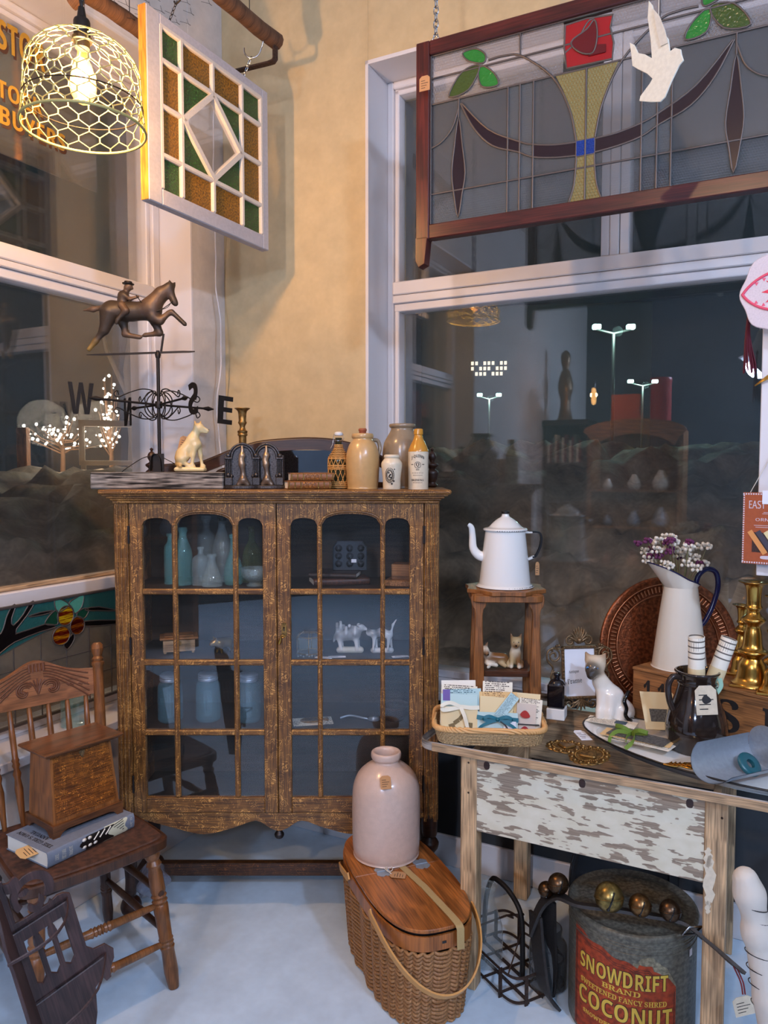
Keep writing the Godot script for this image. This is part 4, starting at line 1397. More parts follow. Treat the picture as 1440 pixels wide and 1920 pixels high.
	g.bx(-0.062, 0.062, 0.0, 0.014, -0.03, 0.0, 0.002)
	for s in [-1, 1]:
		g.bx(s * 0.047 - 0.013, s * 0.047 + 0.013, 0.012, 0.04, 0.0, 0.012, 0.002)
		for k in 4: g.tube([V(s * 0.047 - 0.009 + 0.006 * k, 0.04, 0.003), V(s * 0.047 - 0.009 + 0.006 * k, 0.102, 0.003)], 0.0028, 6)
		g.bx(s * 0.047 - 0.014, s * 0.047 + 0.014, 0.102, 0.11, -0.001, 0.011, 0.002)
		g.ball(V(s * 0.047, 0.115, 0.005), 0.008, 10)
		g.ball(V(s * 0.047, 0.048, 0.007), 0.008, 8)
		g.ball(V(s * 0.036, 0.044, 0.006), 0.006, 8)
	var ar := []
	for q in arc(Vector2(0, 0.108), 0.036, 0.04, 180, 0, 16): ar.append(V(q.x, q.y, 0.002))
	g.tube(ar, 0.0045, 6)
	ar = []
	for q in arc(Vector2(0, 0.106), 0.045, 0.05, 170, 10, 16): ar.append(V(q.x, q.y, 0.001))
	g.tube(ar, 0.004, 6)
	g.ball(V(0, 0.156, 0.0), 0.006, 8)
	part(be, "niche", g, mat(C8(96, 92, 92), 0.4, 0.85, tex.mottle, 20))
	g = Geo.new()
	var sk := L8(176, 150, 122)
	var dk := L8(120, 104, 90)
	g.body([[V(0, 0.145, 0.006), 0.004, V(0.001, 0.134, 0.008), 0.005, sk], [V(0.0, 0.128, 0.008), 0.005, V(0.001, 0.116, 0.009), 0.009, sk], [V(0.0, 0.114, 0.009), 0.0105, V(-0.003, 0.1, 0.01), 0.0085, sk], [V(-0.003, 0.1, 0.01), 0.0085, V(-0.001, 0.085, 0.01), 0.0105, sk], [V(-0.001, 0.085, 0.01), 0.0105, V(0.003, 0.055, 0.009), 0.007, dk], [V(0.003, 0.055, 0.009), 0.007, V(0.003, 0.03, 0.01), 0.014, dk], [V(0.003, 0.03, 0.01), 0.013, V(-0.012, 0.015, 0.012), 0.009, dk], [V(0.003, 0.03, 0.01), 0.013, V(0.018, 0.015, 0.012), 0.009, dk]], 0.002, 0.0022)
	part(be, "lady", g, mat(Color.WHITE, 0.35, 0.7, null, 1, {"vc": 1}), "lighter rubbed bronze figure")
	twin(be, "dark bronze bookend with arched niche and slender lady, right one beside the books", at.call(-0.046, Y, -0.105, -4))
	# two leather books
	var lm := mat(C8(150, 96, 48), 0.5, 0, tex.mottle, 25)
	for k in 2:
		var b := thing("leather_book", ["gold tooled brown leather book at the bottom of the pair on the cabinet", "gold tooled brown leather book lying on top of the other by the wicker bottle"][k], "book", at.call(0.094 + 0.012 * k, Y + 0.0278 * k, -0.09 - 0.012 * k, [16, 12][k]), "pair of leather books on the cabinet")
		book(b, V(0.15, 0.0275, 0.115), lm, M.paper)
		g = Geo.new()
		for x in [-0.07, -0.05, -0.03, 0.03, 0.05, 0.07]: g.bx(x - 0.0016, x + 0.0016, 0.003, 0.0245, 0.0585, 0.0612, 0.0)
		for j in 3:
			var ring := []
			for q in arc(Vector2((j - 1) * 0.016, 0.014), 0.006, 0.008, 0, 360, 14): ring.append(V(q.x, q.y, 0.0606))
			g.tube(ring, 0.0008, 4)
		part(b, "gold_tooling", g, M.brass)
		g = Geo.new()
		g.bx(0.04, 0.0752, -0.0004, 0.0279, -0.05, 0.052, 0.0)
		part(b, "cloth_board", g, mat(C8(96, 86, 72), 0.8, 0, tex.mottle, 12), "grey cloth covered end")
	# wicker covered flask with a swing stopper
	var wb := thing("wicker_bottle", "dark flask bottle covered in open wicker with a white swing stopper", "bottle", at.call(0.203, Y, -0.14))
	var prof := func(y: float) -> float: return 0.036 if y < 0.1 else lerpf(0.036, 0.012, smoothstep(0.1, 0.15, y))
	g = Geo.new()
	var f := [0.0, 0.0]
	for k in 18: f.append_array([prof.call(k * 0.0105), k * 0.0105])
	f.append_array([0.0, 0.18])
	g.lathe(f, 20)
	part(wb, "flask", g, mat(C8(46, 46, 30), 0.08))
	g = Geo.new()
	for y in [0.004, 0.01, 0.016, 0.022, 0.068, 0.074, 0.08, 0.104, 0.11, 0.116, 0.122, 0.128, 0.134, 0.14, 0.146, 0.152]:
		var ring := []
		for k in 24: ring.append(V(cos(TAU * k / 24) * (prof.call(y) + 0.002), y + 0.001 * (k % 2), sin(TAU * k / 24) * (prof.call(y) + 0.002)))
		g.tube(ring, 0.0022, 5, true)
	for s in [-1, 1]:
		for k in 14:
			var st := []
			for j in 12:
				var y := 0.012 + 0.1 * j / 11.0
				var a: float = TAU * k / 14 + s * j * 0.09
				st.append(V(cos(a) * (prof.call(y) + 0.002), y, sin(a) * (prof.call(y) + 0.002)))
			g.tube(st, 0.0011, 4)
	part(wb, "wicker", g, mat(C8(206, 152, 84), 0.55))
	g = Geo.new()
	g.lathe([0.0, 0.186, 0.012, 0.186, 0.015, 0.189, 0.015, 0.196, 0.01, 0.2, 0.0, 0.2], 14)
	part(wb, "stopper", g, M.enamel)
	g = Geo.new()
	for s in [-1, 1]: g.tube(curve3([V(s * 0.012, 0.168, 0.004), V(s * 0.018, 0.176, 0.008), V(s * 0.016, 0.19, 0.002), V(s * 0.01, 0.193, 0)]), 0.0012, 5)
	g.tube(curve3([V(-0.018, 0.174, 0.006), V(-0.021, 0.155, 0.01), V(-0.028, 0.14, 0.012)]), 0.0011, 5)
	g.lathe([0.013, 0.166, 0.0145, 0.167, 0.0145, 0.17, 0.013, 0.171], 14)
	part(wb, "wire_bail", g, M.steel)
	# stoneware
	var j1 := thing("stoneware_jug", "beige salt glazed stoneware jug with a cork beside the wicker bottle", "jug", at.call(0.289, Y, -0.105))
	g = Geo.new()
	g.lathe(pf([0.0, 0.0, 0.05, 0.0, 0.053, 0.006, 0.057, 0.05, 0.0585, 0.1, 0.055, 0.13, 0.046, 0.155, 0.036, 0.168, 0.034, 0.174], 3), 32)
	g.lathe(pf([0.034, 0.174, 0.038, 0.178, 0.038, 0.188, 0.034, 0.192, 0.02, 0.191, 0.012, 0.186, 0.0, 0.186], 2), 32)
	part(j1, "body", g, M.stone)
	g = Geo.new()
	g.tube(curve3([V(0.028, 0.17, -0.02), V(0.052, 0.168, -0.03), V(0.06, 0.14, -0.03), V(0.05, 0.11, -0.02)]), 0.007, 8)
	part(j1, "handle", g, M.stone_grey)
	g = Geo.new()
	g.lathe([0.0, 0.186, 0.012, 0.186, 0.0125, 0.2, 0.0145, 0.202, 0.0145, 0.207, 0.012, 0.21, 0.0, 0.21], 14)
	part(j1, "cork", g, M.cork)
	g = Geo.new()
	g.lathe(pf([0.0, 0.0, 0.058, 0.0, 0.062, 0.008, 0.07, 0.07, 0.072, 0.125, 0.066, 0.165, 0.048, 0.198, 0.042, 0.21, 0.042, 0.217], 3), 32)
	g.lathe(pf([0.042, 0.217, 0.047, 0.22, 0.048, 0.228, 0.044, 0.232, 0.037, 0.231, 0.036, 0.22, 0.034, 0.19, 0.0, 0.18], 2), 32)
	single("stoneware_crock", "large grey brown stoneware crock with rolled rim at the back of the cabinet top", "crock", g, M.stone_grey, at.call(0.43, Y, -0.215))
	var sj := thing("stoneware_jar", "small cream stoneware jar printed with a dark round emblem", "jar", at.call(0.39, Y, -0.045))
	g = Geo.new()
	g.lathe(pf([0.0, 0.0, 0.027, 0.0, 0.03, 0.004, 0.031, 0.04, 0.0355, 0.075, 0.035, 0.09, 0.027, 0.102, 0.0235, 0.106], 3), 28)
	g.lathe(pf([0.0235, 0.106, 0.0265, 0.108, 0.0265, 0.115, 0.023, 0.117, 0.019, 0.116, 0.0, 0.1], 2), 28)
	part(sj, "body", g, M.stone_white)
	g = Geo.new()
	var wr := bendy(0.0345, -0.008)
	for k in 22:                                        # rayed oval emblem with small figure
		var a := TAU * k / 22
		var ln := []
		for q in [0.8, 1.0]: ln.append(wr.call(V(cos(a) * 0.0145 * q, 0.048 + sin(a) * 0.024 * q, 0.0004)))
		g.tube(ln, 0.0008, 4)
	for rr in [0.62, 0.72, 1.06]:
		var ring := []
		for k in 28: ring.append(wr.call(V(cos(TAU * k / 28) * 0.0145 * rr, 0.048 + sin(TAU * k / 28) * 0.024 * rr, 0.0002)))
		g.tube(ring, 0.0007, 4, true)
	for q in [[-0.003, 0.056], [0.003, 0.05], [-0.002, 0.042], [0.004, 0.04], [0.0, 0.047]]: g.ball(wr.call(V(q[0], q[1], -0.001)), 0.0028, 8)
	for q in [[0.012, 0.078], [0.017, 0.068], [0.015, 0.028], [0.008, 0.019]]: g.ball(wr.call(V(q[0], q[1], -0.002)), 0.0032, 8)
	part(sj, "printed_emblem", g, M.ink)
	var qb := thing("ginger_beer_bottle", "cream and honey stoneware bottle printed J QUINN, rightmost on the cabinet", "bottle", at.call(0.482, Y, -0.075))
	g = Geo.new()
	g.lathe(pf([0.0, 0.0, 0.032, 0.0, 0.0345, 0.004, 0.035, 0.06, 0.035, 0.128], 3), 28)
	part(qb, "body", g, M.stone_white)
	g = Geo.new()
	g.lathe(pf([0.035, 0.128, 0.034, 0.134, 0.028, 0.15, 0.018, 0.17, 0.0145, 0.182, 0.014, 0.186], 3), 28)
	g.lathe([0.014, 0.186, 0.0165, 0.188, 0.016, 0.2, 0.0155, 0.205, 0.012, 0.207, 0.009, 0.205, 0.0, 0.19], 28)
	part(qb, "neck", g, M.honey, "honey glazed neck and lip")
	g = Geo.new()
	var w2 := bendy(0.0352, -0.004)
	var arcit := func(q): return w2.call(q + V(0, -14.0 * q.x * q.x, 0))
	text(g, "J·QUINN", 0.0095, X(V(0, 0.112, 0)), 0.0006, 0, 0.046, arcit)
	text(g, "Q", 0.012, X(V(0, 0.082, 0)), 0.0006, 1, 0.0, w2)
	for rr in [0.0115, 0.0098]:
		var ring := []
		for k in 28: ring.append(w2.call(V(cos(TAU * k / 28) * rr, 0.082 + sin(TAU * k / 28) * rr, 0.0001)))
		g.tube(ring, 0.0004, 4, true)
	text(g, "HALIFAX N.S.", 0.006, X(V(0, 0.031, 0)), 0.0006, 0, 0.044, w2)
	for q in [[-0.02, 0.084, 0.006], [0.02, 0.084, 0.006], [0.0, 0.066, 0.01], [0.0, 0.055, 0.036], [0.0, 0.047, 0.03], [0.0, 0.022, 0.03]]:
		for k in 7: g.ball(w2.call(V(q[0] + q[2] * (k / 6.0 - 0.5), q[1], -0.0006)), 0.0014, 6)
	part(qb, "printing", g, M.ink)


# turned spindle or leg between two points: profile along its length [r at 0..1 ...]
func turned_rod(g: Geo, a: Vector3, b: Vector3, f: Array, s := 1.0, seg := 12) -> void:
	var y := (b - a).normalized()
	var x := y.cross(Vector3.BACK if absf(y.z) < 0.9 else Vector3.RIGHT).normalized()
	var l := a.distance_to(b)
	var q := []
	for k in range(0, f.size(), 2): q.append_array([f[k] * s, f[k + 1] * l])
	g.lathe(q, seg, Transform3D(Basis(x, y, x.cross(y)), a))


func make_chair() -> void:
	# facing away from the left wall, turned 44 degrees from the view; its own x runs towards the corner
	var at := Transform3D(Basis(V(0.719, 0, -0.695), Vector3.UP, V(0.695, 0, 0.719)), V(-0.930, 0, -2.218))
	var t := thing("pressback_chair", "worn oak pressed back chair with carved crest and turned spindles by the left window", "chair", at)
	var g := Geo.new()
	# seat: rounded front, saddle of brown leather cloth
	var so := smooth([-0.19, -0.2, 0.0, -0.21, 0.19, -0.2, 0.205, -0.05, 0.215, 0.13, 0.2, 0.19, 0.12, 0.205, 0.0, 0.21, -0.12, 0.205, -0.2, 0.19, -0.215, 0.13, -0.205, -0.05], 5)
	g.prism(so, 0.0, 0.032, X(V(0, 0.415, 0), V(-90, 0, 0)) * Transform3D(Basis.from_scale(V(1, -1, 1)), Vector3.ZERO), 0.004)
	var se := part(t, "seat", g, M.chair_dark)
	g = Geo.new()
	var si := PackedVector2Array()
	for q in so: si.append(q * 0.94)
	g.prism(si, 0.0, 0.008, X(V(0, 0.444, 0), V(-90, 0, 0)) * Transform3D(Basis.from_scale(V(1, -1, 1)), Vector3.ZERO), 0.004)
	part(se, "seat_cover", g, M.seat, "worn brown leather cloth seat cover")
	var rings := [0.0, 0.0, 0.015, 0.0, 0.018, 0.05, 0.021, 0.12, 0.019, 0.27, 0.022, 0.3, 0.019, 0.31, 0.022, 0.33, 0.019, 0.34, 0.022, 0.355, 0.0195, 0.37, 0.021, 0.5, 0.0225, 0.6, 0.019, 0.61, 0.0235, 0.63, 0.019, 0.645, 0.0235, 0.665, 0.019, 0.68, 0.022, 0.7, 0.021, 0.82, 0.017, 0.86, 0.023, 0.89, 0.017, 0.92, 0.024, 0.95, 0.024, 1.0, 0.0, 1.0]
	for s in [-1, 1]:
		g = Geo.new()
		turned_rod(g, V(s * 0.2, 0, 0.225), V(s * 0.165, 0.416, 0.165), rings, 1.0, 16)
		part(t, "front_leg", g, M.chair)
		g = Geo.new()
		turned_rod(g, V(s * 0.2, 0, -0.225), V(s * 0.155, 0.416, -0.165), rings, 0.85, 14)
		part(t, "rear_leg", g, M.chair_dark)
	var st := [0.0, 0.0, 0.008, 0.0, 0.011, 0.2, 0.012, 0.4, 0.0145, 0.42, 0.010, 0.43, 0.0145, 0.45, 0.010, 0.46, 0.0145, 0.48, 0.010, 0.49, 0.0145, 0.5, 0.010, 0.51, 0.0145, 0.53, 0.010, 0.54, 0.0145, 0.56, 0.012, 0.58, 0.011, 0.8, 0.008, 1.0, 0.0, 1.0]
	for y in [0.135, 0.25]:
		g = Geo.new()
		var w: float = 0.2 - 0.035 * y / 0.416
		turned_rod(g, V(-w, y, 0.225 - 0.06 * y / 0.416), V(w, y, 0.225 - 0.06 * y / 0.416), st)
		part(t, "front_stretcher", g, M.chair)
	for s in [-1, 1]:
		for y in [0.17, 0.29]:
			g = Geo.new()
			turned_rod(g, V(s * (0.2 - 0.1 * y), y, -0.205), V(s * (0.2 - 0.085 * y), y, 0.205), [0.0, 0.0, 0.009, 0.0, 0.012, 0.5, 0.009, 1.0, 0.0, 1.0])
			part(t, "side_stretcher", g, M.chair_dark)
	g = Geo.new()
	turned_rod(g, V(-0.18, 0.2, -0.2), V(0.18, 0.2, -0.2), [0.0, 0.0, 0.009, 0.0, 0.012, 0.5, 0.009, 1.0, 0.0, 1.0])
	part(t, "rear_stretcher", g, M.chair_dark)
	# back posts with acorn finials
	for s in [-1, 1]:
		g = Geo.new()
		turned_rod(g, V(s * 0.17, 0.43, -0.175), V(s * 0.197, 0.965, -0.265), [0.0, 0.0, 0.016, 0.0, 0.017, 0.25, 0.019, 0.3, 0.015, 0.32, 0.018, 0.5, 0.0165, 0.8, 0.017, 0.855, 0.021, 0.865, 0.021, 0.88, 0.016, 0.885, 0.019, 0.9, 0.013, 0.915, 0.019, 0.945, 0.02, 0.962, 0.0185, 0.965, 0.018, 0.985, 0.011, 1.0, 0.0, 1.0], 1.0, 16)
		part(t, "back_post", g, M.chair)
	# crest rail: curved board with an arched top and a pressed pattern
	var bow := func(x: float) -> float: return -0.245 - 0.018 * cos(x / 0.19 * 1.4)
	var cr := func(x: float, y: float, z: float) -> Vector3: return V(x, 0.80 + y, bow.call(x) - 0.17 * y + z)
	var topy := func(x: float) -> float: return 0.088 + 0.036 * exp(-pow(x / 0.075, 2.0)) + 0.008 * cos(x * 16.0)
	g = Geo.new()
	for z in [[0.009, 1.0], [-0.009, -1.0]]:
		g.grid(24, 6, func(u, v):
			var x: float = lerpf(-0.185, 0.185, u)
			return cr.call(x, lerpf(-0.006 * cos(x * 9.0), topy.call(x), v), z[0]), z[1])
	for e in [0.0, 1.0]:
		g.grid(24, 1, func(u, v):
			var x: float = lerpf(-0.185, 0.185, u)
			return cr.call(x, lerpf(-0.006 * cos(x * 9.0), topy.call(x), e), lerpf(-0.009, 0.009, v)), -1.0 if e > 0.5 else 1.0)
	var crest := part(t, "crest_rail", g, M.carved)
	g = Geo.new()
	for s in [-1, 1]:
		for k in 5:                                      # flowing ribs out to the ends
			var ln := []
			for j in 15:
				var x := 0.02 + 0.14 * j / 14.0
				ln.append(cr.call(s * x, topy.call(x) - 0.012 - 0.0085 * k - 0.018 * k * pow(j / 14.0, 2.0) * 0.6 + 0.008 * sin(j / 14.0 * 3.0), 0.0095))
			g.tube(ln, 0.0026, 5)
		for k in 3:                                      # scroll
			var ln := []
			for j in 22:
				var a := 2.6 - j * 0.27
				var r := 0.034 - 0.0072 * k - 0.0012 * j
				ln.append(cr.call(s * (0.043 + r * cos(a)), 0.043 + r * sin(a) * 0.95, 0.0095))
			g.tube(ln, 0.003, 5)
		for k in 5: g.tube([cr.call(s * (0.088 + 0.014 * k), 0.05 - 0.003 * k, 0.009), cr.call(s * (0.096 + 0.014 * k), 0.04 - 0.001 * k, 0.0095), cr.call(s * (0.1 + 0.014 * k), 0.047 - 0.002 * k, 0.009)], 0.0024, 5)
	for k in 5: g.tube([cr.call(-0.022 + 0.011 * k, 0.1, 0.0095), cr.call(-0.022 + 0.011 * k, 0.125, 0.0095)], 0.0046, 6)
	for k in 5: g.tube([cr.call(0, 0.03, 0.0095), cr.call((k - 2) * 0.006, 0.06, 0.0105), cr.call((k - 2) * 0.012, 0.08 - 0.004 * absi(k - 2), 0.0095)], 0.0028, 5)
	part(crest, "pressed_carving", g, mat(C8(104, 62, 38), 0.45))
	for k in 6:
		g = Geo.new()
		var x := -0.15 + 0.06 * k
		turned_rod(g, V(x * 0.9, 0.435, -0.178), cr.call(x, 0.004, 0.0), [0.0, 0.0, 0.006, 0.0, 0.008, 0.1, 0.013, 0.34, 0.009, 0.42, 0.013, 0.46, 0.008, 0.5, 0.012, 0.53, 0.009, 0.55, 0.012, 0.57, 0.009, 0.59, 0.0095, 0.75, 0.007, 0.98, 0.0, 1.0])
		part(t, "spindle", g, M.chair)
	# big grey annual on the seat
	var b := thing("annual_book", "thick grey annual with a pictorial spine lying on the chair seat", "book", X(V(-0.930, 0.4522, -2.208), V(0, 57, 0)))
	var cov := mat(C8(124, 132, 146), 0.7, 0, tex.soft, 8)
	book(b, V(0.29, 0.045, 0.2), cov, M.paper)
	var sp := func(x: float, y: float, r := 0.0006) -> Vector3:        # a point on the spine
		var a := (y - 0.5) * PI * 0.86
		return V(x, 0.0225 + sin(a) * (0.0225 + r), 0.096 + cos(a) * (0.007 + r))
	g = Geo.new()
	g.grid(18, 8, func(u, v): return sp.call(lerpf(0.035, 0.115, u) + 0.006 * sin(v * 9.0), lerpf(0.05, 0.95, v), 0.0004), 1.0)
	part(b, "spine_panel", g, mat(C8(214, 208, 176), 0.8), "cream printed panel on the spine")
	g = Geo.new()
	g.grid(14, 8, func(u, v): return sp.call(lerpf(-0.035, 0.06, u) + 0.012 * sin(v * 7.0 + 1.0), lerpf(0.12, 0.85, v), 0.0008), 1.0)
	for k in 5: g.tube([sp.call(0.06 + 0.01 * k, 0.75 - 0.1 * k), sp.call(0.105, 0.9 - 0.13 * k)], 0.0012, 5)
	part(b, "spine_picture", g, M.black)
	g = Geo.new()
	for k in 5: g.ball(sp.call(-0.03 + 0.018 * (k % 3), 0.35 + 0.35 * (k / 3), 0.0), 0.0065, 8, V(1.2, 0.8, 0.5))
	for k in 3: g.tube([sp.call(0.0 + 0.02 * k, 0.5), sp.call(0.02 + 0.02 * k, 0.8)], 0.0024, 5)
	part(b, "picture_figures", g, M.paper)
	g = Geo.new()
	for k in 3:
		var s: String = ["THE", "GIRL'S OWN", "ANNUAL"][k]
		text(g, s, 0.011 if k != 1 else 0.013, Transform3D(Basis(V(0, 1, 0), V(1, 0, 0), V(0, 0, -1)), V(-0.118 + 0.022 * k, 0.5, 0)), 0.0006, 1, 0.5 if k else 0.3, func(q): return sp.call(q.x, 0.5 + (q.y - 0.5) * 0.9 * 1.0, 0.0008))
	text(g, "VOL. 53", 0.008, Transform3D(Basis(V(0, 1, 0), V(1, 0, 0), V(0, 0, -1)), V(0.132, 0.5, 0)), 0.0006, 1, 0.5, func(q): return sp.call(q.x, q.y, 0.0008))
	part(b, "spine_title", g, M.paper)
	g = Geo.new()
	var down := Transform3D(Basis(V(-1, 0, 0), V(0, 0, 1), V(0, 1, 0)), Vector3.ZERO)
	var side := Transform3D(Basis(V(0, 0, 1), V(1, 0, 0), V(0, 1, 0)), Vector3.ZERO)
	text(g, "THE GIRL'S OWN", 0.014, Transform3D(Basis(V(0, 0, -1), V(-1, 0, 0), V(0, 1, 0)), V(-0.118, 0.0452, 0.0)), 0.0006, 1, 0.16)
	text(g, "ANNUAL", 0.014, Transform3D(Basis(V(0, 0, -1), V(-1, 0, 0), V(0, 1, 0)), V(-0.096, 0.0452, -0.01)), 0.0006, 1, 0.085)
	part(b, "cover_title", g, M.ink)
	paper_tag("tan paper price tag tucked in the pages of the grey annual", X(V(-0.930, 0.4522, -2.208), V(0, 57, 0)) * X(V(-0.16, 0.036, 0.03), V(-78, 0, 86)), mat(C8(214, 170, 112), 0.85), 0.05, 0.055)
	# sloping front letter box on the book
	var s := thing("letter_box", "brown oak slope sided letter box with overhanging lid standing on the grey annual", "box", X(V(-0.930, 0.4976, -2.24), V(0, 51.8, 0)))
	g = Geo.new()
	var prf := func(y: float) -> Array: return [lerpf(0.107, 0.096, y / 0.235), lerpf(0.078, 0.045, y / 0.235)]
	var lo: Array = prf.call(0.03)
	var hi: Array = prf.call(0.235)
	var c4 := func(w: Array, y: float, o := 0.0) -> Array: return [V(-w[0] - o, y, w[1] + o - 0.01), V(w[0] + o, y, w[1] + o - 0.01), V(w[0] + o, y, -0.075 - o), V(-w[0] - o, y, -0.075 - o)]
	var A: Array = c4.call(lo, 0.03)
	var B: Array = c4.call(hi, 0.235)
	for k in 4: g.quad(A[k], A[(k + 1) % 4], B[(k + 1) % 4], B[k], [Vector3.BACK, Vector3.RIGHT, Vector3.FORWARD, Vector3.LEFT][k])
	g.quad(A[0], A[1], A[2], A[3], Vector3.DOWN)
	part(s, "body", g, M.slant)
	g = Geo.new()
	var fa: Array = prf.call(0.045)
	var fb: Array = prf.call(0.225)
	g.quad(V(-fa[0] + 0.008, 0.045, fa[1] - 0.0085), V(fa[0] - 0.008, 0.045, fa[1] - 0.0085), V(fb[0] - 0.008, 0.225, fb[1] - 0.0085), V(-fb[0] + 0.008, 0.225, fb[1] - 0.0085), Vector3.BACK)
	part(s, "fall_front", g, mat(C8(255, 214, 150), 0.3, 0, tex.oak_h, 5.0))
	g = Geo.new()
	g.box(V(0.25, 0.009, 0.16), X(V(0, 0.2395, -0.015)), 0.004)
	g.box(V(0.236, 0.006, 0.146), X(V(0, 0.2325, -0.015)), 0.002)
	part(s, "lid", g, M.slant_dark)
	for q in [[0, V(0, 0, 0.0705), 0.112], [180, V(0, 0, -0.082), 0.112], [90, V(0.107, 0, -0.006), 0.077], [-90, V(-0.107, 0, -0.006), 0.077]]:
		g = Geo.new()                                    # plinth cut to bracket feet
		var w: float = q[2]
		g.prism(pg([-w, 0.0, -w + 0.02, 0.0, -w + 0.03, 0.012, -w + 0.045, 0.017, w - 0.045, 0.017, w - 0.03, 0.012, w - 0.02, 0.0, w, 0.0, w, 0.036, -w, 0.036]), -0.004, 0.004, X(q[1], V(0, q[0], 0)))
		part(s, "plinth", g, M.slant_dark)
	g = Geo.new()
	g.prism(smooth([-0.009, 0.005, 0, 0.009, 0.009, 0.005, 0.007, -0.004, 0.0, -0.013, -0.007, -0.004], 3), 0.0, 0.0012, X(V(0, 0.212, 0.0405), V(-9, 0, 0)))
	g.ball(V(0, 0.214, 0.0415), 0.0022, 8)
	part(s, "lock_plate", g, M.bronze)
	# dark fretwork corner shelf leaning against the chair
	var r := 14.0 * PI / 180.0
	var bx3 := V(0.707 * cos(r), sin(r), -0.707 * cos(r))
	var by3 := V(-0.707 * sin(r), cos(r), 0.707 * sin(r))
	var wsh := thing("corner_shelf", "dark brown fretwork corner shelf leaning at the chair's front left", "shelf", Transform3D(Basis(bx3, by3, bx3.cross(by3)), V(-0.76, 0.39, -1.58)))
	var sil := pg([0.012, -0.17, 0.09, -0.17, 0.12, -0.1, 0.13, -0.055, 0.15, -0.045, 0.157, -0.062, 0.17, -0.055, 0.168, -0.035, 0.185, -0.02, 0.19, 0.0, 0.176, 0.028, 0.15, 0.034, 0.138, 0.05, 0.132, 0.19, 0.128, 0.215, 0.112, 0.222, 0.105, 0.245])
	sil.append_array(pg([0.098, 0.28, 0.08, 0.297, 0.058, 0.298, 0.04, 0.306, 0.036, 0.294, 0.018, 0.296, 0.0, 0.32, 0.0, -0.17]))
	# the board is built of bands so that its slots and scroll stay open
	g = Geo.new()
	g.prism(pg([0.0, -0.19, 0.09, -0.19, 0.118, -0.12, 0.13, -0.06, 0.15, -0.048, 0.156, -0.064, 0.168, -0.062, 0.17, -0.044, 0.186, -0.022, 0.19, 0.0, 0.176, 0.024, 0.15, 0.03, 0.138, 0.046, 0.108, 0.045, 0.098, 0.034, 0.086, 0.045, 0.076, 0.045, 0.066, 0.034, 0.054, 0.045, 0.044, 0.045, 0.034, 0.034, 0.022, 0.045, 0.0, 0.045]), -0.007, 0.0, Transform3D(), 0.0012)
	for q in [[0.0, 0.024], [0.044, 0.055], [0.076, 0.087], [0.108, 0.137]]:
		g.bx(q[0], q[1], 0.043, 0.152, -0.007, 0.0, 0.0012)
		if q[0] > 0.02 and q[0] < 0.1: g.prism(smooth([q[0] - 0.004, 0.125, q[0], 0.115, q[1], 0.115, q[1] + 0.004, 0.125, q[1] + 0.002, 0.138, q[1], 0.145, q[0], 0.145, q[0] - 0.002, 0.138], 2), -0.0072, 0.0002)
	g.prism(pg([0.0, 0.15, 0.137, 0.15, 0.137, 0.19, 0.126, 0.2, 0.112, 0.204, 0.1, 0.2, 0.096, 0.205, 0.09, 0.198, 0.03, 0.198, 0.02, 0.2, 0.0, 0.2]), -0.007, 0.0, Transform3D(), 0.0012)
	g.bx(0.0, 0.02, 0.198, 0.305, -0.007, 0.0, 0.0012)
	var scr := PackedVector2Array()
	scr.append_array(arc(Vector2(0.068, 0.243), 0.046, 0.046, -38, 215, 22))
	scr.append_array(arc(Vector2(0.066, 0.242), 0.029, 0.029, 215, -50, 18))
	g.prism(scr, -0.007, 0.0, Transform3D(), 0.001)
	g.prism(smooth([0.018, 0.275, 0.03, 0.268, 0.04, 0.278, 0.05, 0.285, 0.045, 0.297, 0.03, 0.292, 0.018, 0.296], 3), -0.007, 0.0)
	g.prism(smooth([0.05, 0.21, 0.06, 0.198, 0.075, 0.198, 0.086, 0.215, 0.08, 0.23, 0.074, 0.215, 0.064, 0.213, 0.056, 0.222], 3), -0.007, 0.0)
	g.prism(smooth([0.038, 0.255, 0.05, 0.245, 0.062, 0.252, 0.056, 0.26], 3), -0.007, 0.0)
	part(wsh, "fret_board", g, M.shelf)
	g = Geo.new()
	g.prism(pg([0, -0.19, 0.075, -0.19, 0.1, -0.08, 0.125, -0.03, 0.125, 0.02, 0.1, 0.05, 0.09, 0.16, 0.095, 0.21, 0.07, 0.25, 0.05, 0.3, 0.0, 0.32]), -0.007, 0.0, Transform3D(Basis(V(-0.35, 0, 0.937), V(0, 1, 0), V(-0.937, 0, -0.35)), V(0.001, 0, 0)), 0.001)
	part(wsh, "side_board", g, M.shelf)
	for q in [[-0.004, 0.172], [0.178, 0.13]]:
		g = Geo.new()
		var po := PackedVector2Array([Vector2.ZERO, Vector2(q[1], 0)])
		var en: Vector2 = Vector2(-0.35, 0.937) * q[1] * 0.72
		for k in 9:
			var u := k / 8.0
			po.append(Vector2(q[1], 0).lerp(en, u) + Vector2(0.5, 0.87) * 0.05 * sin(u * PI))
		g.prism(po, 0.0, 0.009, Transform3D(Basis(V(1, 0, 0), V(0, 0, 1), V(0, 1, 0)), V(0, q[0], 0)), 0.002)
		part(wsh, "shelf_board", g, M.shelf)
	# odds and ends by the wall
	g = Geo.new()
	g.grid(16, 16, func(u, v):
		var a: float = u * TAU
		var h: float = v
		var rr: float = 0.055 * sin(PI * clampf(h * 0.8 + 0.2, 0.0, 1.0)) * (1.0 + 0.22 * sin(a * 3.0 + h * 5.0) + 0.16 * sin(a * 5.0 - h * 9.0))
		return V(cos(a) * rr, h * 0.11 + 0.006 * sin(a * 4.0), sin(a) * rr), -1.0)
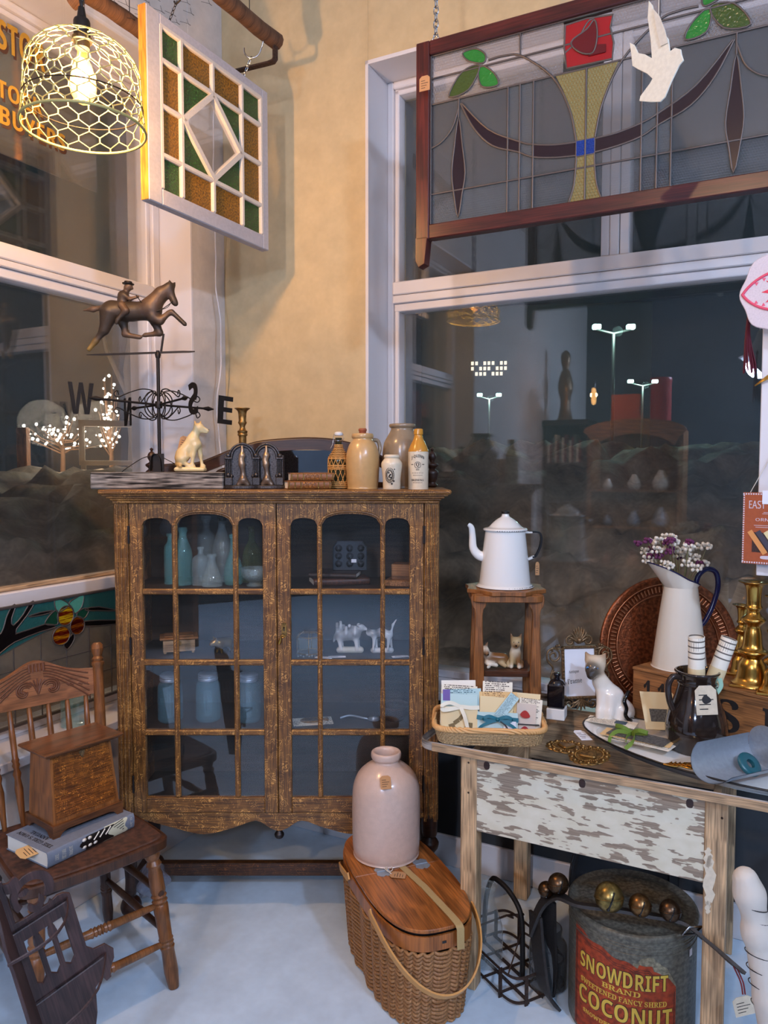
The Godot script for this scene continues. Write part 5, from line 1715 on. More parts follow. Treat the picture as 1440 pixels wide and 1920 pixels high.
	single("plastic_bag", "crumpled grey plastic bag tied near the chair's front leg", "bag", g, mat(C8(112, 118, 136), 0.22, 0, null, 1, {"a": 0.45}), Transform3D(Basis.from_scale(V(0.9, 1.1, 0.9)), V(-0.79, 0.10, -2.52)))
	bottle("milk_bottle", "tall aqua glass bottle on the window sill behind the chair", pf([0.0, 0.004, 0.044, 0.0, 0.048, 0.012, 0.048, 0.085, 0.044, 0.108, 0.027, 0.125, 0.022, 0.14, 0.0225, 0.165, 0.027, 0.168, 0.027, 0.178, 0.022, 0.18], 3), XL * X(V(-0.80, 0.6225, -0.065)), M.aqua)


const PANEL_Z := -0.135
func make_fruit_panel() -> void:
	var t := thing("leaded_panel", "stained glass panel of fruit on a dark branch under the left window's middle rail", "stained glass", XL * X(V(0, 0, PANEL_Z)))
	var g := Geo.new()
	g.bx(-1.45, -0.30, 0.66, 0.672, -0.006, 0.006, 0.002)
	g.bx(-1.45, -0.30, 1.075, 1.085, -0.006, 0.006, 0.002)
	g.bx(-1.45, -1.438, 0.66, 1.085, -0.006, 0.006, 0.002)
	g.bx(-0.312, -0.30, 0.66, 1.085, -0.006, 0.006, 0.002)
	part(t, "zinc_edge", g, M.lead)
	var teal := mat(C8(38, 92, 88), 0.28, 0, null, 1, {"a": 0.86, "bump": tex.bumpy, "bs": 0.1, "sc": Vector3.ONE * 8})
	var clear := mat(C8(120, 112, 98), 0.28, 0, null, 1, {"a": 0.3})
	var black := mat(C8(14, 13, 15), 0.15)
	var green := mat(C8(22, 66, 48), 0.2, 0, null, 1, {"a": 0.9})
	var jade := mat(C8(84, 158, 136), 0.2, 0, tex.soft, 8, {"a": 0.95})
	var low := func(x: float) -> float: return 0.978 - 0.11 * pow(maxf(-0.8 - x, 0.0) / 0.4, 1.3) - 0.04 * maxf(x + 0.7, 0.0) / 0.2
	# sky above the branch and plain quarries below it
	for k in 6:
		var x0 := -1.438 + 0.1877 * k
		var x1 := x0 + 0.1877
		var p := PackedVector2Array()
		for j in 5: p.append(Vector2(lerpf(x0, x1, j / 4.0), low.call(lerpf(x0, x1, j / 4.0))))
		p.append(Vector2(x1, 1.075)); p.append(Vector2(x0, 1.075))
		g = Geo.new()
		g.prism(p, -0.0015, 0.0015)
		part(t, "sky_glass", g, teal)
	var xs := [-1.438, -1.32, -1.21, -1.10, -0.99, -0.881, -0.771, -0.667, -0.56, -0.45, -0.312]
	for k in xs.size() - 1:
		for r in 3:
			var y0: float = [0.672, 0.765, 0.858][r]
			var y1: float = [0.765, 0.858, 0.99][r]
			var p := pg([xs[k], y0, xs[k + 1], y0])
			if r < 2: p.append_array(pg([xs[k + 1], y1, xs[k], y1]))
			else:
				for j in 4: p.append(Vector2(lerpf(xs[k + 1], xs[k], j / 3.0), low.call(lerpf(xs[k + 1], xs[k], j / 3.0))))
			g = Geo.new()
			g.prism(p, -0.0015, 0.0015)
			part(t, "quarry", g, clear)
	g = Geo.new()
	var ledl := func(pts: Array): g.tube(pts, 0.0024, 5)
	for x in xs: ledl.call([V(x, 0.672), V(x, low.call(x))])
	for y in [0.765, 0.858]: ledl.call([V(-1.438, y), V(-0.312, y)])
	var bl := []
	for k in 40: bl.append(V(lerpf(-1.438, -0.312, k / 39.0), low.call(lerpf(-1.438, -0.312, k / 39.0))))
	ledl.call(bl)
	part(t, "came", g, M.lead)
	var pieces := [["branch", black, smooth([-1.2, 0.86, -1.044, 0.93, -0.986, 0.957, -0.884, 0.973, -0.816, 0.978, -0.863, 0.997, -0.982, 0.985, -0.955, 1.022, -0.932, 1.044, -0.902, 1.083, -0.923, 1.083, -0.95, 1.047, -0.990, 1.015, -0.995, 1.042, -0.977, 1.082, -0.993, 1.083, -1.016, 1.046, -1.028, 1.012, -1.06, 0.985, -1.2, 0.95], 2)],
		["twig", black, smooth([-0.932, 1.036, -0.882, 1.042, -0.828, 1.04, -0.846, 1.033, -0.901, 1.032], 2)], ["twig", black, smooth([-0.682, 1.023, -0.619, 1.02, -0.544, 0.997, -0.42, 0.97, -0.619, 1.005, -0.673, 1.014], 2)],
		["twig", black, smooth([-0.684, 0.976, -0.545, 0.955, -0.4, 0.93, -0.545, 0.938, -0.684, 0.956], 2)],
		["leaf", jade, smooth([-0.817, 1.078, -0.792, 1.076, -0.759, 1.054, -0.772, 1.04, -0.805, 1.03, -0.819, 1.055], 3)], ["leaf", jade, smooth([-0.757, 1.056, -0.729, 1.07, -0.689, 1.078, -0.7, 1.033, -0.731, 1.013, -0.742, 1.035], 3)],
		["leaf", green, smooth([-0.863, 0.998, -0.838, 1.028, -0.81, 1.038, -0.806, 1.0, -0.815, 0.986], 3)], ["leaf", green, smooth([-0.72, 1.014, -0.687, 1.026, -0.667, 1.013, -0.688, 0.988, -0.718, 0.998], 3)], ["leaf", black, smooth([-0.739, 0.94, -0.738, 0.915, -0.768, 0.886, -0.785, 0.908, -0.757, 0.929], 3)]]
	for a in [[-0.773, 1.012, 0.036, 0.036], [-0.722, 0.966, 0.033, 0.034], [-0.796, 0.942, 0.038, 0.034]]:
		var p := PackedVector2Array()
		for k in 24: p.append(Vector2(a[0] + cos(TAU * k / 24) * a[2], a[1] + sin(TAU * k / 24) * a[3]))
		pieces.append(["fruit", null, p])
	var fm := []
	for c in [C8(236, 226, 150), C8(150, 92, 100), C8(214, 170, 120)]: fm.append(mat(c, 0.2, 0, tex.streak, 8, {"a": 0.97}))
	var nf := 0
	for q in pieces:
		var z := 0.0016 + 0.0012 * (nf if q[0] == "fruit" else 0)
		g = Geo.new()
		g.prism(q[2], -0.002, z + 0.001, Transform3D(), 0.0006)
		var m = q[1]
		if m == null:
			m = fm[nf]
			nf += 1
		var pc := part(t, q[0], g, m)
		g = Geo.new()
		g.tube(to3(q[2], z + 0.0005), 0.0026, 5, true)
		part(pc, "came", g, M.lead)


# a squared oval: half sizes, exponent
func soval(a: float, b: float, e: float, n := 48) -> PackedVector2Array:
	var r := PackedVector2Array()
	for k in n:
		var t := TAU * k / n
		var c := cos(t)
		var s := sin(t)
		r.append(Vector2(a * signf(c) * pow(absf(c), 2.0 / e), b * signf(s) * pow(absf(s), 2.0 / e)))
	return r


const FLAT := Basis(Vector3(1, 0, 0), Vector3(0, 0, 1), Vector3(0, 1, 0))   # lays an outline (x, y) down as (x, z), its depth rising

func make_basket() -> void:
	var at := Transform3D(Basis(V(0.936, 0, -0.351), Vector3.UP, V(0.351, 0, 0.936)), V(0.058, 0, -2.29))
	var t := thing("picnic_basket", "large oval wicker picnic basket with wooden lid, webbing strap and bentwood handles", "basket", at)
	var A := 0.138
	var B := 0.296
	var g := Geo.new()
	g.prism(soval(A * 0.86, B * 0.88, 3.0), 0.0, 0.012, Transform3D(FLAT, V(0, 0.002, 0)))
	g.prism(soval(A * 0.85, B * 0.87, 3.0), 0.0, 0.235, Transform3D(FLAT, V(0, 0.012, 0)))
	part(t, "base_board", g, M.inside)
	var ns := 34
	var up := soval(1.0, 1.0, 3.0, ns * 8)
	for k in 19:                                          # weaving rods, in and out of the stakes
		g = Geo.new()
		var y := 0.012 + 0.0124 * k
		var f := 1.0 - 0.10 * (1.0 - k / 18.0)
		var p := []
		for j in ns * 8:
			var q := up[j] * Vector2(A * f, B * f)
			var o := q.normalized() * (0.0035 * absf(sin(j / 8.0 * PI + 0.0)) * 2.6 - 0.001)
			p.append(V(q.x + o.x, y - 0.006 * absf(sin(j / 8.0 * PI)) + 0.0008 * sin(j * 1.7 + k), q.y + o.y))
		g.tube(p, 0.0052, 6, true)
		part(t, "weaving_rod", g, M.wicker if k % 3 else mat(C8(190, 134, 80), 0.5, 0, tex.mottle, 20))
	for j in ns:
		g = Geo.new()
		var q := up[j * 8]
		g.tube([V(q.x * (A * 0.9 + 0.001), 0.006, q.y * (B * 0.9 + 0.001)), V(q.x * (A + 0.001), 0.245, q.y * (B + 0.001))], 0.004, 5)
		part(t, "stake", g, M.wicker)
	g = Geo.new()                                         # bent wood hoop under the lid
	var ho := []
	for q in soval(A + 0.005, B + 0.005, 3.0, 72): ho.append(V(q.x, 0.262, q.y))
	g.sweep(ho, rect(0.006, 0.042), true, Vector3.UP)
	part(t, "top_hoop", g, M.lid)
	g = Geo.new()
	for q in soval(A + 0.0085, B + 0.0085, 3.0, 60):
		if absf(q.x) > 0.03: continue
		g.box(V(0.012, 0.007, 0.001), Transform3D(Basis(Vector3.UP, atan2(q.x, q.y)), V(q.x, 0.262 + 0.006 * sin(q.x * 300.0), q.y)), 0.0)
	part(t, "burnt_lozenge", g, M.black)
	g = Geo.new()
	g.prism(soval(A - 0.001, B - 0.001, 3.0, 60), 0.0, 0.007, Transform3D(FLAT, V(0, 0.283, 0)))
	part(t, "dark_gap", g, M.black)
	for s in [-1, 1]:                                     # two lid leaves hinged across the middle
		g = Geo.new()
		var p := PackedVector2Array()
		for q in soval(A + 0.006, B + 0.006, 2.9, 72):
			if q.y * s > -0.0001: p.append(q)
		var flatp := Geometry2D.convex_hull(PackedVector2Array(Array(p) + [Vector2(A + 0.006, -0.028 + 0.0006 * s), Vector2(-A - 0.006, -0.028 + 0.0006 * s)])) if s > 0 else Geometry2D.clip_polygons(soval(A + 0.006, B + 0.006, 2.9, 72), pg([-1, -0.0292, 1, -0.0292, 1, 1, -1, 1]))[0]
		if flatp[0].distance_to(flatp[flatp.size() - 1]) < 0.0001: flatp.remove_at(flatp.size() - 1)
		g.prism(flatp, 0.0, 0.011, Transform3D(FLAT, V(0, 0.29, 0)), 0.002)
		part(t, "lid_leaf", g, M.lid)
	for x in [-0.055, 0.075]:
		g = Geo.new()
		g.prism(smooth([-0.02, 0.0, -0.024, 0.016, -0.008, 0.03, 0.0, 0.024, 0.008, 0.03, 0.024, 0.016, 0.02, 0.0, 0.024, -0.016, 0.008, -0.03, 0.0, -0.024, -0.008, -0.03, -0.024, -0.016], 2), 0.0, 0.0012, Transform3D(FLAT, V(x, 0.3012, -0.028)))
		g.tube([V(x - 0.02, 0.303, -0.028), V(x + 0.02, 0.303, -0.028)], 0.0026, 6)
		part(t, "hinge", g, M.galv)
	g = Geo.new()
	g.sweep([V(0.006, 0.3025, -0.09), V(0.01, 0.304, -0.03), V(0.03, 0.303, 0.1), V(0.042, 0.303, 0.26), V(0.044, 0.302, 0.303), V(0.0445, 0.294, 0.313), V(0.0445, 0.25, 0.3145), V(0.0445, 0.238, 0.3155)], rect(0.0022, 0.022), false, V(1, 0, 0))
	part(t, "webbing_strap", g, M.webbing)
	for s in [-1, 1]:
		g = Geo.new()
		var p := []
		for k in 33:
			var a := PI * k / 32.0
			var c := cos(a)
			var sn := sin(a)
			p.append(V(-c * (A + 0.013 + 0.006 * sn), 0.268 - 0.125 * pow(sn, 1.5), s * (0.13 + 0.225 * pow(sn, 0.8))) if s > 0 else V(-c * (A + 0.013), 0.268 - 0.10 * pow(sn, 1.5), -(0.09 + 0.25 * pow(sn, 0.8))))
		p.push_front(p[0] + V(0, 0.012, -s * 0.012))
		g.sweep(p, rect(0.005, 0.021), false, V(0, 0.8, s * 0.6))
		part(t, "bail_handle", g, M.cane)
	# the pale jug on the lid
	var j := thing("pale_stoneware_jug", "large pale pinkish stoneware jug with wide mouth standing on the picnic basket", "jug", at * X(V(-0.004, 0.3025, -0.135)))
	g = Geo.new()
	g.lathe(pf([0.0, 0.0, 0.098, 0.0, 0.105, 0.008, 0.1085, 0.03, 0.110, 0.10, 0.110, 0.18, 0.1065, 0.225, 0.092, 0.262, 0.066, 0.288, 0.043, 0.302, 0.039, 0.308], 4), 44)
	g.lathe(pf([0.039, 0.308, 0.047, 0.315, 0.049, 0.325, 0.048, 0.333, 0.044, 0.337, 0.038, 0.335, 0.033, 0.328, 0.032, 0.31, 0.04, 0.296, 0.06, 0.28, 0.0, 0.27], 3), 44)
	part(j, "body", g, M.stone_pink)
	paper_tag("kraft price tag tied to the neck of the pale stoneware jug", at * X(V(-0.004, 0.3025, -0.135)) * X(V(-0.035, 0.272, 0.088), V(-52, -22, 6)), M.kraft, 0.034, 0.046)
	var tg := paper_tag("kraft price tag on white string lying on the picnic basket's lid", at * X(V(-0.02, 0.3035, 0.01), V(-90, 0, 60)), M.kraft, 0.036, 0.05)
	g = Geo.new()
	g.tube(curve3([V(0, 0.02, 0.001), V(0.01, 0.034, 0.006), V(0.03, 0.04, 0.006), V(0.034, 0.025, 0.006), V(0.016, 0.02, 0.005), V(0.006, 0.03, 0.004), V(0.02, 0.045, 0.005)]), 0.0014, 5)
	part(tg, "string", g, M.string)


var TB := Transform3D(Basis(UR, Vector3.UP, UL), V(0.088, 0, -2.247))   # the work table: x along its front, z towards the viewer
const TOP := 0.7405

# a place on the table: along, depth from the front edge, height above the top, turn in the world
func on_table(x: float, d: float, h := 0.0, yaw := 0.0) -> Transform3D:
	return Transform3D(Basis(Vector3.UP, deg_to_rad(yaw)), TB * V(x, TOP + h, -d))


func make_table() -> void:
	var t := thing("work_table", "old pine work table with worn grey top and peeling cream paint on its front", "table", TB)
	var g := Geo.new()
	var top := pg([0.035, -0.64, 1.24, -0.64, 1.24, 0.0, 0.06, 0.0])
	top.append_array(arc(Vector2(0.06, -0.05), 0.05, 0.05, 90, 180, 8))
	top.append_array(pg([0.01, -0.6]))
	g.prism(top, 0.0, 0.0275, Transform3D(FLAT, V(0, 0.7125, 0)), 0.003)
	part(t, "table_top", g, M.worn)
	g = Geo.new()
	g.bx(0.062, 1.238, 0.714, 0.7375, -0.001, 0.0035, 0.001)
	part(t, "bare_edge", g, M.pine_h)
	for q in [[0.145, 0.195, -0.07, -0.02], [0.812, 0.866, -0.075, -0.018], [0.145, 0.195, -0.6, -0.55], [0.812, 0.866, -0.6, -0.55]]:
		g = Geo.new()
		g.bx(q[0], q[1], 0.0, 0.7125, q[2], q[3], 0.003)
		var leg := part(t, "leg", g, M.pine)
		if q[3] > -0.1 and q[0] > 0.5:
			for f in [[0.822, 0.56, 0.012, 0.03], [0.826, 0.5, 0.017, 0.075], [0.824, 0.43, 0.008, 0.02]]:
				g = Geo.new()
				var pz := PackedVector2Array()
				for k in 22: pz.append(Vector2(f[0] + cos(TAU * k / 22) * f[2] * (0.75 + 0.3 * sin(k * 2.3)), f[1] + sin(TAU * k / 22) * f[3] * (0.9 + 0.14 * sin(k * 3.1))))
				g.prism(pz, -0.0185, -0.0174)
				part(leg, "paint_flake", g, M.stone_white)
	g = Geo.new()
	g.bx(0.195, 0.812, 0.489, 0.7125, -0.045, -0.0235, 0.002)
	part(t, "apron_board", g, M.pine_h)
	g = Geo.new()
	g.quad(V(0.1955, 0.4895, -0.0229), V(0.8115, 0.4895, -0.0229), V(0.8115, 0.712, -0.0229), V(0.1955, 0.712, -0.0229), Vector3.BACK, true)
	g.bx(0.1955, 0.8115, 0.489, 0.712, -0.0235, -0.02295, 0.0)
	part(t, "painted_front", g, M.peel, "peeling cream paint over grey wood")
	for x in [0.225, 0.50, 0.775]:
		g = Geo.new()
		g.prism(soval(0.009, 0.012, 2.6, 16), -0.0232, -0.0222, X(V(x, 0.69, 0)))
		part(t, "peg_hole", g, M.darkwood)
	for q in [[0.145, 0.489], [0.812, 0.489]]:
		g = Geo.new()
		g.bx(q[0] + 0.015, q[0] + 0.035, 0.52, 0.7125, -0.55, -0.07, 0.002)
		part(t, "side_board", g, M.pine_h)
	g = Geo.new()
	g.bx(0.195, 0.812, 0.52, 0.7125, -0.59, -0.57, 0.002)
	part(t, "rear_board", g, M.pine_h)
	for p in [V(0.17, 0.69, -0.0195), V(0.17, 0.6, -0.0195), V(0.852, 0.67, -0.0175)]:
		g = Geo.new()
		g.ball(p, 0.0032, 8, V(1, 1, 0.4))
		part(t, "nail_head", g, M.rust)


# a stack of printed papers standing up, tied round: cards as parts
func card(t: Node3D, called: String, w: float, h: float, m: Material, xf: Transform3D, th := 0.0012) -> void:
	var g := Geo.new()
	var a := V(-w / 2, 0, th / 2)
	g.quad(a, a + V(w, 0, 0), a + V(w, h, 0), a + V(0, h, 0), Vector3.BACK, true)
	g.bx(-w / 2, w / 2, 0, h, -th / 2, th / 2 - 0.0001, 0.0)
	part(t, called, g, m, "", xf)


func ribbon(g: Geo, p: Array, w: float) -> void:
	g.sweep(curve3(p, 5), rect(0.0008, w), false, Vector3.UP)


func make_table_things() -> void:
	var g := Geo.new()
	var uvm := func(tx) -> StandardMaterial3D: return mat(Color.WHITE, 0.85, 0, tx, 1, {"uv": 1})
	var P := {"cream": uvm.call(tex.print), "blue": uvm.call(tex.print_blue), "tan": uvm.call(tex.print_tan), "plain": M.paper,
		"aqua": mat(C8(186, 212, 210), 0.85), "buff": mat(C8(224, 204, 160), 0.85)}
	# wicker tray of paper bundles
	var tt := on_table(0.19, 0.135, 0.0, -5.0)
	var t := thing("wicker_tray", "shallow pale wicker tray full of paper bundles at the table's left end", "tray", tt)
	g = Geo.new()
	g.prism(soval(0.15, 0.098, 6.0, 40), 0.0, 0.006, Transform3D(FLAT, Vector3.ZERO))
	part(t, "base", g, M.wicker_pale)
	var ol := soval(1.0, 1.0, 6.0, 288)
	for k in 9:
		g = Geo.new()
		var p := []
		for j in 288:
			var q := ol[j] * Vector2(0.152 + 0.0012 * k, 0.1 + 0.0012 * k)
			var o := q.normalized() * 0.0018 * sin(j * PI / 3.0 + PI * k)
			p.append(V(q.x + o.x, 0.005 + 0.0047 * k, q.y + o.y))
		g.tube(p, 0.0025, 5, true)
		part(t, "woven_row", g, M.wicker_pale)
	for s in 3:
		g = Geo.new()
		var p := []
		for j in 288:
			var q := ol[j] * Vector2(0.164, 0.112)
			var a := j * TAU / 12.0 + s * TAU / 3.0
			p.append(V(q.x + 0.004 * cos(a) * q.normalized().x, 0.05 + 0.005 * sin(a), q.y + 0.004 * cos(a) * q.normalized().y))
		g.tube(p, 0.0046, 6, true)
		part(t, "rim_braid", g, mat(C8(214, 164, 104), 0.5))
	var lean := func(x: float, z: float, yaw := 0.0, tilt := -14.0, y := 0.007) -> Transform3D: return tt * X(V(x, y, z), V(tilt, yaw, 0))
	var bd := thing("paper_bundle", "bundle of old postcards tied with cream ribbon, leftmost in the wicker tray", "paper bundle", lean.call(-0.085, 0.045, 3.0), "paper bundles in the wicker tray")
	for q in [["letter", 0.105, 0.165, P.plain, V(0.0, 0, -0.032), 1.0], ["letter", 0.11, 0.15, P.cream, V(-0.008, 0, -0.024), -3.0], ["envelope", 0.115, 0.14, P.blue, V(0.012, 0, -0.016), 2.0], ["postcard", 0.11, 0.125, P.aqua, V(-0.004, 0, -0.008), -1.0], ["postcard", 0.112, 0.08, P.buff, V(-0.002, 0, 0.0), 1.0]]:
		card(bd, q[0], q[1], q[2], q[3], X(q[4], V(0, 0, q[5])))
	g = Geo.new()
	g.bx(-0.052, -0.03, 0.105, 0.138, -0.0075, -0.0068, 0.0)
	part(bd, "stamp", g, mat(C8(112, 92, 158), 0.8), "violet postage stamp")
	g = Geo.new()
	for k in 6: g.box(V(0.018, 0.012, 0.0006), X(V(-0.04 + 0.014 * k, 0.02 + 0.012 * ((k * 5) % 4), 0.0012), V(0, 0, k * 17)), 0.0)
	part(bd, "printed_picture", g, mat(C8(122, 104, 70), 0.85))
	g = Geo.new()
	ribbon(g, [V(-0.06, 0.085, 0.0), V(-0.03, 0.082, 0.004), V(0.0, 0.088, 0.008), V(0.03, 0.085, 0.004), V(0.058, 0.086, 0.0)], 0.012)
	ribbon(g, [V(0.0, 0.088, 0.009), V(-0.03, 0.1, 0.016), V(-0.055, 0.092, 0.018), V(-0.05, 0.078, 0.016), V(-0.005, 0.086, 0.01)], 0.011)
	g.sweep(curve3([V(0.0, 0.088, 0.01), V(0.012, 0.06, 0.012), V(0.02, 0.03, 0.008), V(0.026, 0.006, 0.004)], 5), rect(0.011, 0.0008), false, Vector3.BACK)
	part(bd, "ribbon", g, mat(C8(232, 226, 204), 0.6), "cream satin ribbon")
	bd = thing("paper_bundle", "bundle of aqua and tan papers tied with a teal ribbon, middle of the wicker tray", "paper bundle", lean.call(0.025, 0.05, -2.0), "paper bundles in the wicker tray")
	for q in [["page", 0.09, 0.165, P.cream, V(-0.002, 0, -0.03), -1.0], ["page", 0.115, 0.135, P.tan, V(0.004, 0, -0.022), 1.0], ["page", 0.1, 0.12, P.buff, V(-0.006, 0, -0.014), -2.0], ["folder", 0.12, 0.075, P.aqua, V(0, 0, -0.004), 0.0]]:
		card(bd, q[0], q[1], q[2], q[3], X(q[4], V(0, 0, q[5])))
	card(bd, "ticket", 0.03, 0.085, P.blue, X(V(0.0, 0.06, -0.0005), V(0, 0, -38)))
	g = Geo.new()
	ribbon(g, [V(-0.062, 0.06, -0.002), V(-0.03, 0.056, 0.003), V(0.0, 0.055, 0.006), V(0.03, 0.056, 0.003), V(0.062, 0.054, -0.002)], 0.013)
	for s in [-1, 1]:
		ribbon(g, [V(0.0, 0.055, 0.007), V(s * 0.025, 0.064, 0.014), V(s * 0.042, 0.056, 0.012), V(s * 0.022, 0.05, 0.01), V(0.0, 0.054, 0.008)], 0.01)
		g.sweep(curve3([V(0, 0.055, 0.008), V(s * 0.03, 0.044, 0.01), V(s * 0.052, 0.03, 0.008), V(s * 0.06, 0.008, 0.006)], 5), rect(0.009, 0.0008), false, Vector3.BACK)
	g.ball(V(0, 0.055, 0.008), 0.0065, 10, V(1.1, 0.9, 0.7))
	part(bd, "ribbon", g, mat(C8(22, 104, 122), 0.4), "teal satin ribbon and bow")
	card(bd, "tag_card", 0.036, 0.045, M.white_card, X(V(0.035, 0.006, 0.004), V(0, 0, -2)))
	g = Geo.new()
	g.tube(curve3([V(0.008, 0.05, 0.008), V(0.022, 0.04, 0.009), V(0.03, 0.028, 0.009)]), 0.0022, 6)
	g.ball(V(0.031, 0.025, 0.009), 0.0045, 8)
	part(bd, "little_key", g, M.bronze_dark)
	bd = thing("paper_bundle", "bundle of buff cards with a red horse picture, rightmost in the wicker tray", "paper bundle", lean.call(0.112, 0.04, -6.0), "paper bundles in the wicker tray")
	for q in [["page", 0.07, 0.13, P.buff, V(0.0, 0, -0.02), -2.0], ["page", 0.068, 0.115, P.cream, V(0.004, 0, -0.012), -4.0], ["picture_card", 0.058, 0.1, mat(C8(206, 192, 178), 0.8), V(-0.006, 0, -0.004), -3.0]]:
		card(bd, q[0], q[1], q[2], q[3], X(q[4], V(0, 0, q[5])))
	for q in [[0.068, C8(160, 44, 40)], [0.022, C8(150, 36, 44)]]:
		g = Geo.new()
		g.prism(smooth([-0.014, 0.0, -0.006, 0.01, 0.002, 0.012, 0.01, 0.006, 0.015, -0.006, 0.004, -0.01, -0.008, -0.008], 3), 0.0, 0.0006, X(V(-0.006, q[0], 0.0028)))
		part(bd, "printed_picture", g, mat(q[1], 0.8))
	g = Geo.new()
	g.bx(-0.036, 0.036, 0.038, 0.041, -0.022, 0.003, 0.0)
	part(bd, "black_thread", g, M.black)
	# wooden plant stand behind the tray, with coffee pot and dogs
	var st := on_table(0.137, 0.445, 0.0, -3.0)
	t = thing("plant_stand", "tall narrow oak plant stand with shaped legs and notched top behind the tray", "stand", st)
	g = Geo.new()
	var nt := PackedVector2Array()
	for k in 8:
		var a := TAU * (k + 0.5) / 8
		nt.append(Vector2.from_angle(a) * 0.142)
		nt.append(Vector2.from_angle(a + PI / 8 - 0.10) * 0.126)
		nt.append(Vector2.from_angle(a + PI / 8 + 0.10) * 0.126)
	g.prism(nt, 0.0, 0.014, Transform3D(FLAT, V(0, 0.396, 0)), 0.002)
	g.prism(soval(0.118, 0.118, 8, 40), 0.0, 0.022, Transform3D(FLAT, V(0, 0.374, 0)), 0.002)
	part(t, "top", g, M.stand)
	for sx in [-1, 1]:
		for sz in [-1, 1]:
			g = Geo.new()
			var lg := smooth([-0.023, 0.395, -0.023, 0.36, -0.012, 0.33, -0.016, 0.2, -0.018, 0.12, -0.016, 0.0, 0.016, 0.0, 0.018, 0.12, 0.016, 0.2, 0.012, 0.33, 0.023, 0.36, 0.023, 0.395], 3)
			g.prism(lg, -0.009, 0.009, X(V(sx * 0.094, 0, sz * 0.088)), 0.002)
			part(t, "leg", g, M.stand)
	g = Geo.new()
	g.prism(soval(0.088, 0.082, 10, 24), 0.0, 0.02, Transform3D(FLAT, V(0, 0.118, 0)), 0.002)
	part(t, "shelf", g, mat(C8(92, 52, 26), 0.4, 0, tex.grain_h, 5))
	var pt := thing("coffee_pot", "white enamel coffee pot with black rim chips and curved spout on the plant stand", "coffee pot", st * X(V(0, 0.4115, 0)))
	g = Geo.new()
	g.lathe(pf([0.0, 0.001, 0.09, 0.0, 0.094, 0.004, 0.09, 0.009, 0.087, 0.014, 0.078, 0.1, 0.0675, 0.19], 3), 40)
	part(pt, "body", g, M.enamel)
	g = Geo.new()
	g.lathe(pf([0.0675, 0.19, 0.074, 0.191, 0.074, 0.197, 0.066, 0.2, 0.056, 0.203, 0.046, 0.214, 0.03, 0.228, 0.014, 0.238, 0.011, 0.246, 0.0, 0.248], 3), 40, Transform3D(), 1.0, 1.0, 0.0, TAU, func(a, y): return 1.0 + 0.012 * cos(a * 9.0) * (1.0 if y > 0.2 and y < 0.235 else 0.0))
	part(pt, "lid", g, M.enamel)
	g = Geo.new()
	g.lathe(pf([0.0, 0.246, 0.008, 0.246, 0.013, 0.25, 0.013, 0.256, 0.0, 0.259], 3), 16)
	part(pt, "lid_knob", g, M.black)
	g = Geo.new()
	g.tube(curve3([V(-0.066, 0.1, 0), V(-0.09, 0.106, 0), V(-0.108, 0.13, 0), V(-0.111, 0.17, 0), V(-0.115, 0.2, 0), V(-0.126, 0.211, 0)], 5), [0.02, 0.019, 0.0185, 0.018, 0.0172, 0.0165, 0.016, 0.0155, 0.015, 0.0145, 0.014, 0.0135, 0.013, 0.0125, 0.012, 0.0117, 0.0114, 0.011, 0.0108, 0.0105, 0.01, 0.0095, 0.009, 0.008, 0.007, 0.006], 14)
	part(pt, "spout", g, M.enamel)
	g = Geo.new()
	g.sweep(curve3([V(0.078, 0.186, 0), V(0.1, 0.186, 0), V(0.116, 0.182, 0), V(0.122, 0.165, 0), V(0.118, 0.135, 0), V(0.104, 0.105, 0), V(0.092, 0.1, 0)], 5), rect(0.006, 0.018), false, Vector3.BACK)
	part(pt, "handle", g, M.black)
	g = Geo.new()
	g.bx(0.066, 0.092, 0.181, 0.188, -0.01, 0.01, 0.002)
	g.box(V(0.026, 0.009, 0.016), X(V(0.088, 0.097, 0), V(0, 0, 24)), 0.002)
	part(pt, "handle_bracket", g, M.enamel)
	g = Geo.new()
	for k in 26:
		var a := 0.25 + k * 0.05 + 0.02 * sin(k * 3.1)
		if k % 5 == 4: continue
		g.ball(V(cos(a) * 0.0925, 0.003, sin(a) * 0.0925), 0.0032, 6, V(1.2, 0.7, 0.6))
	for k in 14: g.ball(V(cos(0.6 + k * 0.11) * 0.0735, 0.192, sin(0.6 + k * 0.11) * 0.0735), 0.002, 6)
	part(pt, "enamel_chip", g, M.black, "black chips along the foot and lid rim")
	paper_tag("kraft price tag hanging from the coffee pot's handle", st * X(V(0.108, 0.4115 + 0.062, 0.012), V(0, 10, 0)), M.kraft, 0.014, 0.045)
	# two terrier figurines
	var tan_ := L8(196, 168, 122)
	var br := L8(122, 84, 48)
	var wh := L8(222, 212, 192)
